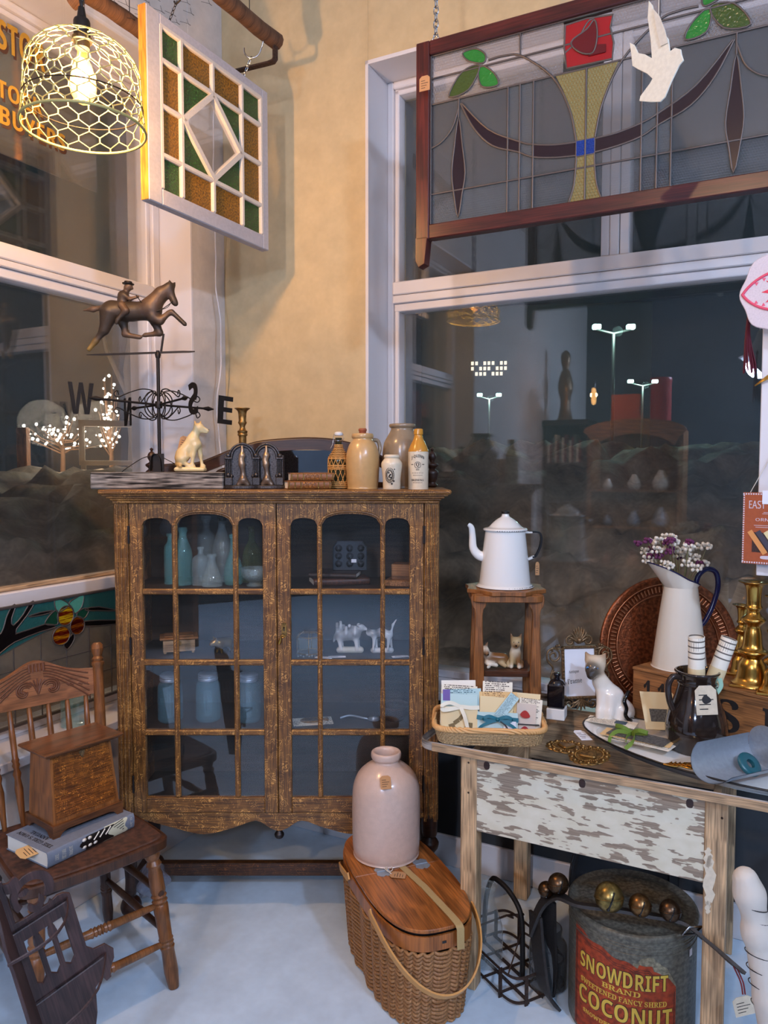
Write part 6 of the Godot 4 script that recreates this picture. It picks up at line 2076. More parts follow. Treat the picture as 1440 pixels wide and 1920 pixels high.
	var dog := func(called: String, label: String, xf: Transform3D, lying: bool):
		g = Geo.new()
		var l := []
		if lying:
			l = [[V(-0.02, 0.03, 0), 0.02, V(0.03, 0.026, 0), 0.018, br], [V(-0.03, 0.045, 0.006), 0.014, V(-0.034, 0.058, 0.01), 0.013, wh], [V(-0.034, 0.052, 0.02), 0.008, V(-0.03, 0.048, 0.03), 0.005, br], [V(-0.03, 0.016, 0.016), 0.008, V(0.0, 0.01, 0.026), 0.007, wh], [V(0.02, 0.014, 0.014), 0.009, V(0.03, 0.008, 0.026), 0.007, tan_], [V(-0.03, 0.07, 0.0), 0.005, V(-0.024, 0.082, -0.002), 0.002, br], [V(-0.044, 0.068, 0.006), 0.005, V(-0.05, 0.078, 0.004), 0.002, br], [V(-0.026, 0.006, 0.03), 0.006, V(-0.03, 0.006, 0.036), 0.005, wh]]
		else:
			l = [[V(0, 0.024, -0.008), 0.021, V(0, 0.05, 0.004), 0.017, tan_], [V(0, 0.05, 0.006), 0.016, V(0.002, 0.07, 0.008), 0.014, wh], [V(0.003, 0.084, 0.01), 0.0185, V(0.003, 0.086, 0.008), 0.018, tan_], [V(0.004, 0.078, 0.024), 0.009, V(0.004, 0.076, 0.031), 0.006, br], [V(-0.011, 0.098, 0.004), 0.006, V(-0.015, 0.114, 0.002), 0.002, br], [V(0.016, 0.098, 0.004), 0.006, V(0.02, 0.114, 0.002), 0.002, br],
				[V(-0.01, 0.046, 0.014), 0.008, V(-0.011, 0.006, 0.022), 0.006, tan_], [V(0.011, 0.046, 0.014), 0.008, V(0.013, 0.006, 0.022), 0.006, br], [V(-0.02, 0.014, 0.004), 0.011, V(-0.024, 0.006, 0.02), 0.006, tan_], [V(0.02, 0.014, 0.004), 0.011, V(0.024, 0.006, 0.02), 0.006, br], [V(-0.012, 0.005, 0.028), 0.005, V(-0.012, 0.005, 0.03), 0.005, wh], [V(0.014, 0.005, 0.028), 0.005, V(0.014, 0.005, 0.03), 0.005, wh]]
		g.body(l, 0.003, 0.0028)
		var o := thing(called, label, "figurine", xf)
		part(o, "dog", g, M.figure)
		g = Geo.new()
		if lying: g.ball(V(-0.029, 0.048, 0.034), 0.0028, 8)
		else:
			g.ball(V(0.004, 0.079, 0.0368), 0.0034, 8)
		part(o, "nose", g, M.jet)
		if not lying:
			for s in [-1, 1]:
				g = Geo.new()
				g.ball(V(0.004 + s * 0.0075, 0.0885, 0.0255), 0.0024, 8)
				part(o, "eye", g, M.jet)
	dog.call("terrier_figurine", "glazed tan and white terrier figurine sitting upright on the stand's shelf", st * X(V(0.035, 0.1385, 0.02), V(0, -8, 0)), false)
	dog.call("terrier_figurine", "glazed white and brown terrier figurine lying left of the upright one", st * X(V(-0.034, 0.1385, 0.02), V(0, 6, 0)), true)
	# ink bottle
	t = thing("ink_bottle", "square black ink bottle dipped white at its foot on the table", "bottle", on_table(0.335, 0.39, 0.0, -22.0))
	g = Geo.new()
	g.bx(-0.029, 0.029, 0.0, 0.036, -0.029, 0.029, 0.002)
	part(t, "white_foot", g, mat(C8(226, 222, 216), 0.6))
	g = Geo.new()
	g.bx(-0.0275, 0.0275, 0.0362, 0.115, -0.0275, 0.0275, 0.005)
	g.lathe(pf([0.027, 0.112, 0.02, 0.124, 0.01, 0.129, 0.009, 0.138, 0.012, 0.14, 0.011, 0.147, 0.0, 0.149], 2), 18)
	part(t, "bottle_body", g, mat(C8(14, 13, 20), 0.06, 0, null, 1, {"coat": 0.6}))
	# ornate picture frame
	t = thing("picture_frame", "ornate bronze picture frame with scrolled leaves standing behind the siamese cat", "picture frame", on_table(0.395, 0.475, 0.0, 6.0) * X(Vector3.ZERO, V(-7, 0, 0)))
	g = Geo.new()
	for q in [[-0.062, -0.052, 0.045, 0.222], [0.052, 0.062, 0.045, 0.222], [-0.062, 0.062, 0.045, 0.055], [-0.062, 0.062, 0.212, 0.222]]: g.bx(q[0], q[1], q[2], q[3], -0.006, 0.006, 0.003)
	for k in 30:
		var s: float = -1.0 if k % 2 else 1.0
		g.ball(V(s * 0.057, 0.05 + 0.0115 * (k / 2), 0.0065), 0.0034, 6)
	for k in 22: g.ball(V(-0.055 + 0.011 * (k / 2), 0.05 if k % 2 else 0.217, 0.0065), 0.0034, 6)
	part(t, "moulding", g, M.bronze)
	g = Geo.new()
	var curl := func(c: Vector2, r: float, s: float, a0: float, turns := 1.4):
		var p := []
		for k in 18:
			var a: float = deg_to_rad(a0) + s * k / 17.0 * TAU * turns
			var rr: float = r * (1.0 - 0.82 * k / 17.0)
			p.append(V(c.x + cos(a) * rr, c.y + sin(a) * rr, 0.0))
		g.tube(p, 0.0035, 6)
	for s in [-1, 1]:
		curl.call(Vector2(s * 0.088, 0.19), 0.024, s, 90.0)
		curl.call(Vector2(s * 0.085, 0.12), 0.018, -s, 90.0)
		curl.call(Vector2(s * 0.08, 0.075), 0.016, s, -90.0)
		curl.call(Vector2(s * 0.03, 0.238), 0.02, -s, 90.0 + s * 90.0)
		curl.call(Vector2(s * 0.04, 0.03), 0.018, s, 90.0)
		g.tube(curve3([V(s * 0.062, 0.21), V(s * 0.085, 0.216), V(s * 0.108, 0.205), V(s * 0.11, 0.175), V(s * 0.092, 0.15), V(s * 0.1, 0.12), V(s * 0.085, 0.085), V(s * 0.066, 0.06)]), 0.0036, 6)
		for k in 6: g.ball(V(s * (0.07 + 0.008 * k), 0.224 - 0.006 * k * k * 0.3, 0.002), 0.0065 - 0.0006 * k, 8, V(1, 0.8, 0.6))
	for k in 9:
		var a := PI * (0.12 + 0.76 * k / 8.0)
		g.tube([V(0, 0.232, 0.0), V(cos(a) * 0.02, 0.232 + sin(a) * 0.03, 0.004), V(cos(a) * 0.034, 0.232 + sin(a) * 0.052, 0.0)], [0.006, 0.006, 0.0015], 6)
	g.ball(V(0, 0.24, 0.004), 0.011, 10)
	for k in 7:
		var a := -PI * (0.1 + 0.8 * k / 6.0)
		g.tube([V(0, 0.045, 0.0), V(cos(a) * 0.02, 0.04 + sin(a) * 0.016, 0.003), V(cos(a) * 0.035, 0.04 + sin(a) * 0.032, 0.0)], [0.006, 0.005, 0.0015], 6)
	part(t, "scrollwork", g, M.bronze)
	g = Geo.new()
	g.bx(-0.053, 0.053, 0.054, 0.213, -0.004, -0.002, 0.0)
	part(t, "white_sheet", g, M.white_card)
	g = Geo.new()
	text(g, "Frame", 0.014, X(V(-0.018, 0.105, -0.0015), V(0, 0, 6)), 0.0005, 2, 0.05)
	text(g, "Antique", 0.008, X(V(-0.02, 0.135, -0.0015), V(0, 0, 4)), 0.0005, 2, 0.035)
	part(t, "handwriting", g, M.ink)
	g = Geo.new()
	g.box(V(0.03, 0.2, 0.003), X(V(0, 0.1, -0.035), V(14, 0, 0)), 0.001)
	part(t, "strut", g, M.bronze_dark)
	# siamese cat
	var cr := L8(222, 208, 184)
	var cw := L8(232, 226, 216)
	var sl := L8(38, 30, 28)
	var mid := L8(150, 122, 94)
	t = thing("siamese_cat_figurine", "glossy china siamese cat sitting with dark face and blue eyes before the frame", "figurine", on_table(0.492, 0.43, 0.0, -18.0) * Transform3D(Basis.from_scale(V(1.1, 1.07, 1.1)), Vector3.ZERO))
	g = Geo.new()
	g.body([[V(0.028, 0.038, -0.006), 0.036, V(0.01, 0.075, 0.0), 0.031, cw], [V(0.01, 0.075, 0.0), 0.031, V(-0.022, 0.12, 0.01), 0.022, cw], [V(-0.022, 0.12, 0.01), 0.021, V(-0.034, 0.15, 0.014), 0.016, cr],
		[V(-0.038, 0.172, 0.012), 0.0285, V(-0.04, 0.166, 0.016), 0.027, cr], [V(-0.046, 0.158, 0.037), 0.0165, V(-0.049, 0.146, 0.044), 0.0105, sl], [V(-0.044, 0.168, 0.036), 0.0165, V(-0.045, 0.16, 0.038), 0.0155, sl],
		[V(-0.058, 0.188, 0.008), 0.010, V(-0.066, 0.206, 0.006), 0.003, mid], [V(-0.02, 0.19, 0.01), 0.011, V(-0.011, 0.207, 0.006), 0.003, mid],
		[V(-0.018, 0.095, 0.022), 0.016, V(-0.022, 0.04, 0.034), 0.0105, cw], [V(-0.022, 0.04, 0.034), 0.010, V(-0.026, 0.009, 0.04), 0.009, cw], [V(-0.028, 0.006, 0.044), 0.0085, V(-0.036, 0.006, 0.052), 0.007, sl],
		[V(0.006, 0.085, 0.026), 0.015, V(0.004, 0.04, 0.036), 0.011, cw], [V(0.004, 0.04, 0.036), 0.010, V(0.0, 0.009, 0.04), 0.009, cw], [V(0.036, 0.034, 0.016), 0.024, V(0.03, 0.012, 0.034), 0.011, cw], [V(0.04, 0.03, -0.01), 0.034, V(0.03, 0.02, 0.0), 0.022, cw]], 0.005, 0.0034)
	part(t, "cat", g, M.figure)
	g = Geo.new()
	g.tube(curve3([V(0.066, 0.012, 0.01), V(0.058, 0.02, 0.032), V(0.048, 0.036, 0.04), V(0.05, 0.055, 0.036), V(0.044, 0.075, 0.032), V(0.05, 0.09, 0.024), V(0.056, 0.1, 0.012)]), 0.0055, 8)
	part(t, "tail", g, M.jet, "black curling tail")
	for s in [-1, 1]:
		g = Geo.new()
		g.ball(V(-0.0455 + s * 0.012, 0.17, 0.0485 - (0.001 if s < 0 else 0.002)), 0.0052, 10, V(1.1, 0.85, 0.8))
		var ey := part(t, "eye", g, mat(C8(70, 130, 190), 0.1), "pale blue eye")
		g = Geo.new()
		g.ball(V(-0.0457 + s * 0.012, 0.1698, 0.0522 - (0.001 if s < 0 else 0.002)), 0.0021, 8)
		part(ey, "pupil", g, M.jet)
	# copper tray standing against the window
	t = thing("copper_tray", "large round hammered copper tray with gadrooned rim leaning at the window", "tray", on_table(0.632, 0.745, 0.192, 2.0) * X(Vector3.ZERO, V(-9, 0, 0)) * Transform3D(Basis.from_scale(Vector3.ONE * 1.05), Vector3.ZERO))
	g = Geo.new()
	var lay := Transform3D(Basis(V(1, 0, 0), V(0, 0, 1), V(0, -1, 0)), Vector3.ZERO)
	g.lathe(pf([0.0, 0.0, 0.16, 0.001, 0.17, 0.002, 0.178, 0.008, 0.2, 0.01, 0.208, 0.016, 0.226, 0.018, 0.232, 0.015, 0.23, 0.01, 0.2, 0.003, 0.17, -0.004, 0.0, -0.005], 3), 64, lay)
	part(t, "dish", g, M.copper)
	g = Geo.new()
	for k in 96:
		var a := TAU * k / 96
		g.tube([lay * V(cos(a) * 0.181, 0.011, sin(a) * 0.181), lay * V(cos(a) * 0.199, 0.0125, sin(a) * 0.199)], 0.004, 5)
	for r in [0.206, 0.172]:
		var ring := []
		for k in 64: ring.append(lay * V(cos(TAU * k / 64) * r, 0.014 if r > 0.2 else 0.004, sin(TAU * k / 64) * r))
		g.tube(ring, 0.003, 5, true)
	part(t, "gadrooning", g, mat(C8(170, 112, 78), 0.36, 0.9))
	# crate
	var ct := on_table(0.554, 0.506, 0.0, 0.0)
	ct = Transform3D(Basis(V(0.629, 0, 0.777), Vector3.UP, V(-0.777, 0, 0.629)), ct.origin)
	t = thing("wooden_crate", "orange pine crate stencilled with black letters carrying the pitcher and candlesticks", "crate", ct)
	g = Geo.new()
	g.bx(0.0, 0.52, 0.0, 0.158, -0.012, 0.0, 0.002)
	part(t, "front_board", g, M.crate)
	g = Geo.new()
	g.bx(0.0, 0.52, 0.0, 0.158, -0.225, -0.213, 0.002)
	part(t, "back_board", g, M.crate)
	for x in [0.0, 0.508]:
		g = Geo.new()
		g.bx(x, x + 0.012, 0.0, 0.158, -0.213, -0.012, 0.001)
		part(t, "end_board", g, M.crate)
	g = Geo.new()
	g.bx(-0.002, 0.522, 0.1582, 0.168, -0.227, 0.002, 0.002)
	part(t, "top_board", g, M.crate)
	for q in [["1", 0.055, 0.085, 0.03], ["1", 0.105, 0.085, 0.03], ["S", 0.315, 0.085, 0.075], ["I", 0.43, 0.085, 0.025]]:
		g = Geo.new()
		text(g, q[0], 0.1, X(V(q[1], q[2], 0.0004)), 0.0008, 1, q[3])
		part(t, "stencil_letter", g, M.ink)
	# enamel pitcher with dried flowers
	var pc := ct * X(V(0.095, 0.1685, -0.115))
	t = thing("enamel_pitcher", "tall cream enamel pitcher with wide lip and navy handle on the crate", "pitcher", pc)
	g = Geo.new()
	g.lathe(pf([0.0, 0.001, 0.082, 0.0, 0.085, 0.004, 0.083, 0.02, 0.066, 0.16, 0.052, 0.262], 4), 40)
	part(t, "body", g, M.enamel_cream)
	g = Geo.new()
	var lipd := Vector3(-0.96, 0, -0.1)
	lipd = (pc.basis.inverse() * V(-1, 0, 0.12)).normalized()
	var la := atan2(lipd.z, lipd.x)
	for ins in [0.0, 0.002]:
		g.grid(44, 8, func(u, v):
			var a: float = u * TAU
			var c: float = cos(a - la)
			var fl: float = pow(maxf(c, 0.0), 2.0)
			var r: float = 0.052 + v * (0.006 + 0.052 * fl) - ins
			return V(cos(a) * r, 0.262 + v * (0.028 + 0.022 * c + 0.03 * fl), sin(a) * r), -1.0 if ins == 0.0 else 1.0)
	part(t, "lip", g, M.enamel_cream)
	g = Geo.new()
	var rim := []
	for k in 44:
		var a := TAU * k / 44.0
		var c := cos(a - la)
		var fl := pow(maxf(c, 0.0), 2.0)
		rim.append(V(cos(a) * (0.058 + 0.052 * fl), 0.29 + 0.022 * c + 0.03 * fl, sin(a) * (0.058 + 0.052 * fl)))
	g.tube(rim, 0.0022, 6, true)
	part(t, "navy_rim", g, M.navy)
	g = Geo.new()
	var hd := -lipd
	var hp := []
	for q in [[0.05, 0.268], [0.062, 0.3], [0.09, 0.318], [0.12, 0.305], [0.128, 0.26], [0.112, 0.2], [0.088, 0.15], [0.07, 0.132]]: hp.append(hd * q[0] + V(0, q[1], 0))
	g.tube(curve3(hp, 6), 0.0085, 10)
	part(t, "handle", g, M.navy, "navy blue looped handle")
	for fi in 42:
		var white: bool = fi % 3 != 0
		var a := fi * 2.39996
		var r := sqrt(fi / 42.0)
		var tip := Vector3(cos(a) * r * 0.115, 0.395 + 0.035 * sin(fi * 1.9) - 0.03 * r, sin(a) * r * 0.075)
		tip.x += lipd.x * 0.02
		tip.z += lipd.z * 0.02
		if not white: tip += lipd * 0.03 + V(0, 0.012, 0)
		var fo := thing("dried_flower", ["dried white statice sprig in the enamel pitcher", "dried purple globe flower on a thin stem in the pitcher"][0 if white else 1], "flower", pc, "dried white statice" if white else "dried purple globe flowers")
		g = Geo.new()
		g.tube(curve3([V(tip.x * 0.25, 0.2, tip.z * 0.25), V(tip.x * 0.5, 0.29, tip.z * 0.5), tip], 4), 0.0011, 4)
		part(fo, "stem", g, mat(C8(116, 112, 76), 0.8))
		g = Geo.new()
		for k in 12:
			var o := Vector3(sin(k * 2.1 + fi), cos(k * 1.3) * 0.6, sin(k * 3.7 + 1.0)) * (0.0125 if white else 0.008)
			g.ball(tip + o, 0.0058 if white else 0.0062, 6)
		part(fo, "flower_head", g, mat(C8(218, 208, 190), 0.9) if white else mat(C8(98, 40, 78), 0.8))
	# brass candlesticks
	var cs := pf([0.0, 0.0, 0.038, 0.0, 0.04, 0.006, 0.034, 0.012, 0.03, 0.02, 0.027, 0.045, 0.02, 0.058, 0.029, 0.068, 0.029, 0.074, 0.02, 0.082, 0.017, 0.11, 0.014, 0.125, 0.022, 0.134, 0.024, 0.14, 0.016, 0.148, 0.012, 0.156, 0.017, 0.164, 0.014, 0.172, 0.0155, 0.2, 0.02, 0.212, 0.03, 0.217, 0.029, 0.219, 0.012, 0.217, 0.0, 0.2], 3)
	for q in [[0.345, -0.085, 1.42, "tallest turned brass candlestick on the crate, between the other two"], [0.43, -0.06, 1.28, "brass candlestick with square foot at the crate's right end"], [0.265, -0.185, 1.0, "short brass candlestick behind the rolled sheet music"]]:
		t = thing("brass_candlestick", q[3], "candlestick", ct * X(V(q[0], 0.1685, q[1]), V(0, 20, 0)))
		g = Geo.new()
		g.lathe(cs, 28, Transform3D(), q[2])
		part(t, "stem", g, M.brass)
		g = Geo.new()
		g.bx(-0.04 * q[2], 0.04 * q[2], 0.0, 0.008, -0.04 * q[2], 0.04 * q[2], 0.003)
		part(t, "foot", g, M.brass)
	# oval enamel tray
	var ot := on_table(0.785, 0.222, 0.0, -49.0)
	t = thing("oval_tray", "white oval enamel tray with black rim lying on the table's right", "tray", ot)
	g = Geo.new()
	g.lathe(pf([0.0, 0.003, 0.8, 0.003, 0.88, 0.006, 0.98, 0.02, 1.0, 0.021, 0.985, 0.017, 0.89, 0.001, 0.8, 0.0, 0.0, 0.0], 3), 64, Transform3D(Basis.from_scale(V(0.37, 1.0, 0.166)), Vector3.ZERO))
	part(t, "dish", g, M.enamel)
	g = Geo.new()
	var orr := []
	for q in soval(0.37, 0.166, 2.0, 64): orr.append(V(q.x, 0.021, q.y))
	g.tube(orr, 0.003, 6, true)
	part(t, "black_rim", g, M.black)
	# brown glazed jug with sheet music
	var jx := on_table(0.765, 0.285, 0.0042, 0.0)
	t = thing("brown_jug", "dark glazed brown jug with handle holding rolled sheet music on the oval tray", "jug", jx)
	g = Geo.new()
	g.lathe(pf([0.0, 0.0, 0.062, 0.0, 0.07, 0.006, 0.082, 0.04, 0.0845, 0.07, 0.078, 0.105, 0.062, 0.15, 0.053, 0.185, 0.053, 0.205, 0.059, 0.222], 4), 40)
	g.lathe(pf([0.059, 0.222, 0.062, 0.226, 0.06, 0.23, 0.054, 0.227, 0.049, 0.2, 0.05, 0.17, 0.0, 0.06], 3), 40)
	g.lathe([0.0535, 0.192, 0.0555, 0.194, 0.0555, 0.198, 0.053, 0.2], 40)
	part(t, "body", g, mat(C8(52, 42, 38), 0.1, 0.15, tex.mottle, 7, {"coat": 0.7, "cr": 0.06}))
	g = Geo.new()
	g.tube(curve3([V(-0.05, 0.212, 0.01), V(-0.075, 0.214, 0.014), V(-0.088, 0.19, 0.016), V(-0.084, 0.15, 0.014), V(-0.072, 0.12, 0.01)]), 0.009, 10)
	part(t, "handle", g, mat(C8(52, 42, 38), 0.1, 0.15))
	for k in 2:
		var rx := jx * X(V(-0.004 + 0.022 * k, 0.10, 0.012 - 0.02 * k), V(4, 0, [3, -17][k]))
		var rm := thing("sheet_music_roll", ["rolled sheet music standing upright in the brown jug", "rolled sheet music leaning right in the brown jug"][k], "paper roll", rx)
		g = Geo.new()
		g.lathe([0.0225, 0.0, 0.0225, 0.235, 0.0205, 0.2352, 0.0205, 0.0], 24)
		part(rm, "sheet", g, uvm.call(tex.music))
		g = Geo.new()
		g.lathe([0.0229, 0.10, 0.0233, 0.1, 0.0233, 0.145, 0.0229, 0.145], 24)
		part(rm, "paper_band", g, P.buff)
		g = Geo.new()
		g.sweep(curve3([V(0, 0.12, 0.0255), V(0.012, 0.1, 0.026), V(0.004, 0.07, 0.028)]), rect(0.012, 0.0008), false, Vector3.BACK)
		part(rm, "ribbon", g, mat(C8(160, 200, 176), 0.5), "pale green ribbon")
	t = paper_tag("cream printed price tag with a small bird picture hanging on the brown jug", jx * X(V(-0.004, 0.165, 0.0735), V(-9, -3, 3)), M.stone_white, 0.058, 0.08)
	g = Geo.new()
	g.prism(smooth([-0.012, 0.002, -0.004, 0.014, 0.004, 0.012, 0.014, 0.0, 0.006, -0.008, -0.006, -0.009], 3), 0.0006, 0.0012)
	part(t, "bird_print", g, M.ink)
	# papers, ribbon and postcards at the tray's left
	t = thing("postcard_stack", "stack of old printed cards tied with olive green ribbon on the oval tray's left", "paper bundle", on_table(0.615, 0.235, 0.020, -40.0))
	for q in [["card", 0.2, 0.075, P.cream, 0.0, 4.0], ["card", 0.2, 0.07, P.plain, 0.003, -3.0], ["card", 0.19, 0.072, P.cream, 0.006, 2.0], ["card", 0.2, 0.068, P.tan, 0.009, 6.0], ["card", 0.17, 0.07, mat(C8(104, 102, 98), 0.7, 0, tex.mottle, 12), 0.012, -1.0]]:
		card(t, q[0], q[1], q[2], q[3], Transform3D(Basis(Vector3.UP, deg_to_rad(q[5])) * Basis(V(1, 0, 0), V(0, 0, -1), V(0, 1, 0)), V(0, q[4], 0.035)))
	g = Geo.new()
	ribbon(g, [V(-0.02, 0.002, 0.045), V(-0.022, 0.015, 0.03), V(-0.02, 0.017, 0.0), V(-0.018, 0.015, -0.03), V(-0.02, 0.002, -0.042)], 0.012)
	for s in [-1, 1]: ribbon(g, [V(-0.02, 0.018, 0), V(-0.02 + s * 0.025, 0.034, 0.012), V(-0.02 + s * 0.048, 0.03, 0.006), V(-0.02 + s * 0.03, 0.022, -0.004), V(-0.02, 0.019, 0)], 0.012)
	ribbon(g, [V(-0.02, 0.018, 0.004), V(0.0, 0.024, 0.03), V(0.004, 0.012, 0.055), V(-0.012, -0.008, 0.068)], 0.012)
	ribbon(g, [V(-0.02, 0.018, 0.004), V(-0.05, 0.024, 0.028), V(-0.066, 0.01, 0.04), V(-0.07, -0.01, 0.046)], 0.012)
	part(t, "ribbon", g, mat(C8(112, 138, 52), 0.5), "olive green velvet ribbon")
	t = thing("photo_postcard", "cream postcard with a grey landscape photo propped against the brown jug", "card", on_table(0.67, 0.36, 0.021, 4.0) * X(Vector3.ZERO, V(-38, 0, -4)))
	card(t, "card", 0.11, 0.12, P.buff, Transform3D())
	g = Geo.new()
	g.bx(-0.035, 0.05, 0.025, 0.065, 0.0007, 0.0012, 0.0)
	part(t, "photo_print", g, mat(C8(110, 108, 102), 0.6, 0, tex.mottle, 14))
	t = thing("printed_leaflet", "narrow printed leaflet with a small dark picture sticking out of the tray's left end", "card", on_table(0.515, 0.36, 0.022, -30.0))
	card(t, "sheet", 0.15, 0.062, P.cream, Transform3D(Basis(V(1, 0, 0), V(0, 0, -1), V(0, 1, 0)), V(0, 0, 0.03)))
	g = Geo.new()
	g.bx(0.01, 0.045, 0.001, 0.0016, -0.02, 0.01, 0.0)
	part(t, "picture", g, mat(C8(60, 78, 92), 0.7))
	# two brass heart ornaments with their tag
	var hm := thing("heart_ornament", "embossed brass heart ornament with ruffled edge, left of the pair on the table", "ornament", on_table(0.432, 0.125, 0.004, -20.0), "brass heart ornaments on the table")
	g = Geo.new()
	var ruf := PackedVector2Array()
	for k in 72:
		var a := TAU * k / 72
		ruf.append(Vector2(cos(a) * 0.057, sin(a) * 0.05) * (1.0 + 0.07 * absf(sin(a * 7.0))))
	g.prism(ruf, 0.0, 0.004, Transform3D(FLAT, Vector3.ZERO), 0.0015)
	for k in 14:
		var a := TAU * k / 14
		g.ball(V(cos(a) * 0.05, 0.004, sin(a) * 0.044), 0.0085, 8, V(1, 0.45, 1))
	for k in 40:
		var a := TAU * k / 40
		g.ball(V(cos(a) * 0.04, 0.005, sin(a) * 0.035), 0.0028, 6)
	part(hm, "ruffle", g, M.brass_dull)
	g = Geo.new()
	g.prism(smooth([0.0, 0.026, -0.018, 0.008, -0.027, -0.008, -0.018, -0.02, -0.004, -0.015, 0.0, -0.008, 0.004, -0.015, 0.018, -0.02, 0.027, -0.008, 0.018, 0.008], 3), 0.003, 0.010, Transform3D(FLAT, Vector3.ZERO), 0.004)
	part(hm, "heart", g, M.brass_dull)
	twin(hm, "embossed brass heart ornament with ruffled edge, nearer and overlapping the other", on_table(0.508, 0.075, 0.009, 24.0) * X(Vector3.ZERO, V(4, 0, 7)))
	tg(on_table(0.45, 0.245, 0.006, -35.0), "long white card tag tied to the brass heart ornaments")
	# galvanised scoop with a teal spool, brass leaf
	var sx := on_table(0.885, 0.14, 0.022, 24.0) * X(Vector3.ZERO, V(26, 0, 0))
	t = thing("metal_scoop", "galvanised metal scoop lying on the oval tray with its mouth to the left", "scoop", sx)
	g = Geo.new()
	for o in [0.0, -0.0015]:
		g.grid(14, 16, func(u, v):
			var a: float = lerpf(-1.5, 1.5, v)
			var len: float = lerpf(0.10 + 0.05 * cos(a * 0.8), -0.07, u)
			return V(-len, 0.058 - cos(a) * (0.056 + o), sin(a) * (0.062 + o)), -1.0 if o == 0.0 else 1.0)
	g.prism(soval(0.06, 0.054, 2.0, 32), 0.0, 0.003, X(V(0.07, 0.058, 0), V(0, 90, 0)))
	part(t, "pan", g, M.galv)
	g = Geo.new()
	g.tube([V(0.07, 0.06, 0), V(0.10, 0.064, 0), V(0.17, 0.066, 0)], 0.014, 12)
	part(t, "handle", g, M.galv)
	t = thing("teal_spool", "flat spool of teal ribbon lying in the galvanised scoop", "ribbon spool", sx * X(V(0.012, 0.016, 0.01), V(18, 30, 8)))
	g = Geo.new()
	g.lathe(pf([0.012, 0.0, 0.03, 0.0, 0.033, 0.006, 0.03, 0.012, 0.012, 0.012, 0.012, 0.0], 2), 28)
	part(t, "ribbon_roll", g, mat(C8(14, 84, 96), 0.35, 0, null, 1, {"coat": 0.3}))
	t = thing("brass_leaf", "gilt embossed leaf ornament lying at the scoop's mouth on the tray", "ornament", on_table(0.765, 0.085, 0.0235, -8.0))
	g = Geo.new()
	g.prism(smooth([-0.065, 0.0, -0.04, 0.014, -0.02, 0.012, 0.0, 0.024, 0.03, 0.016, 0.06, 0.004, 0.06, -0.004, 0.03, -0.014, 0.0, -0.02, -0.02, -0.01, -0.04, -0.012], 3), 0.0, 0.004, Transform3D(FLAT, Vector3.ZERO), 0.0015)
	for k in 9:
		for s in [-1, 1]: g.tube([V(-0.05 + 0.011 * k, 0.005, 0), V(-0.04 + 0.011 * k, 0.005, s * 0.012)], 0.0018, 5)
	part(t, "leaf", g, M.brass)


func tg(xf: Transform3D, label: String) -> void:
	paper_tag(label, xf * X(Vector3.ZERO, V(-90, 0, 40)), M.white_card, 0.034, 0.085)


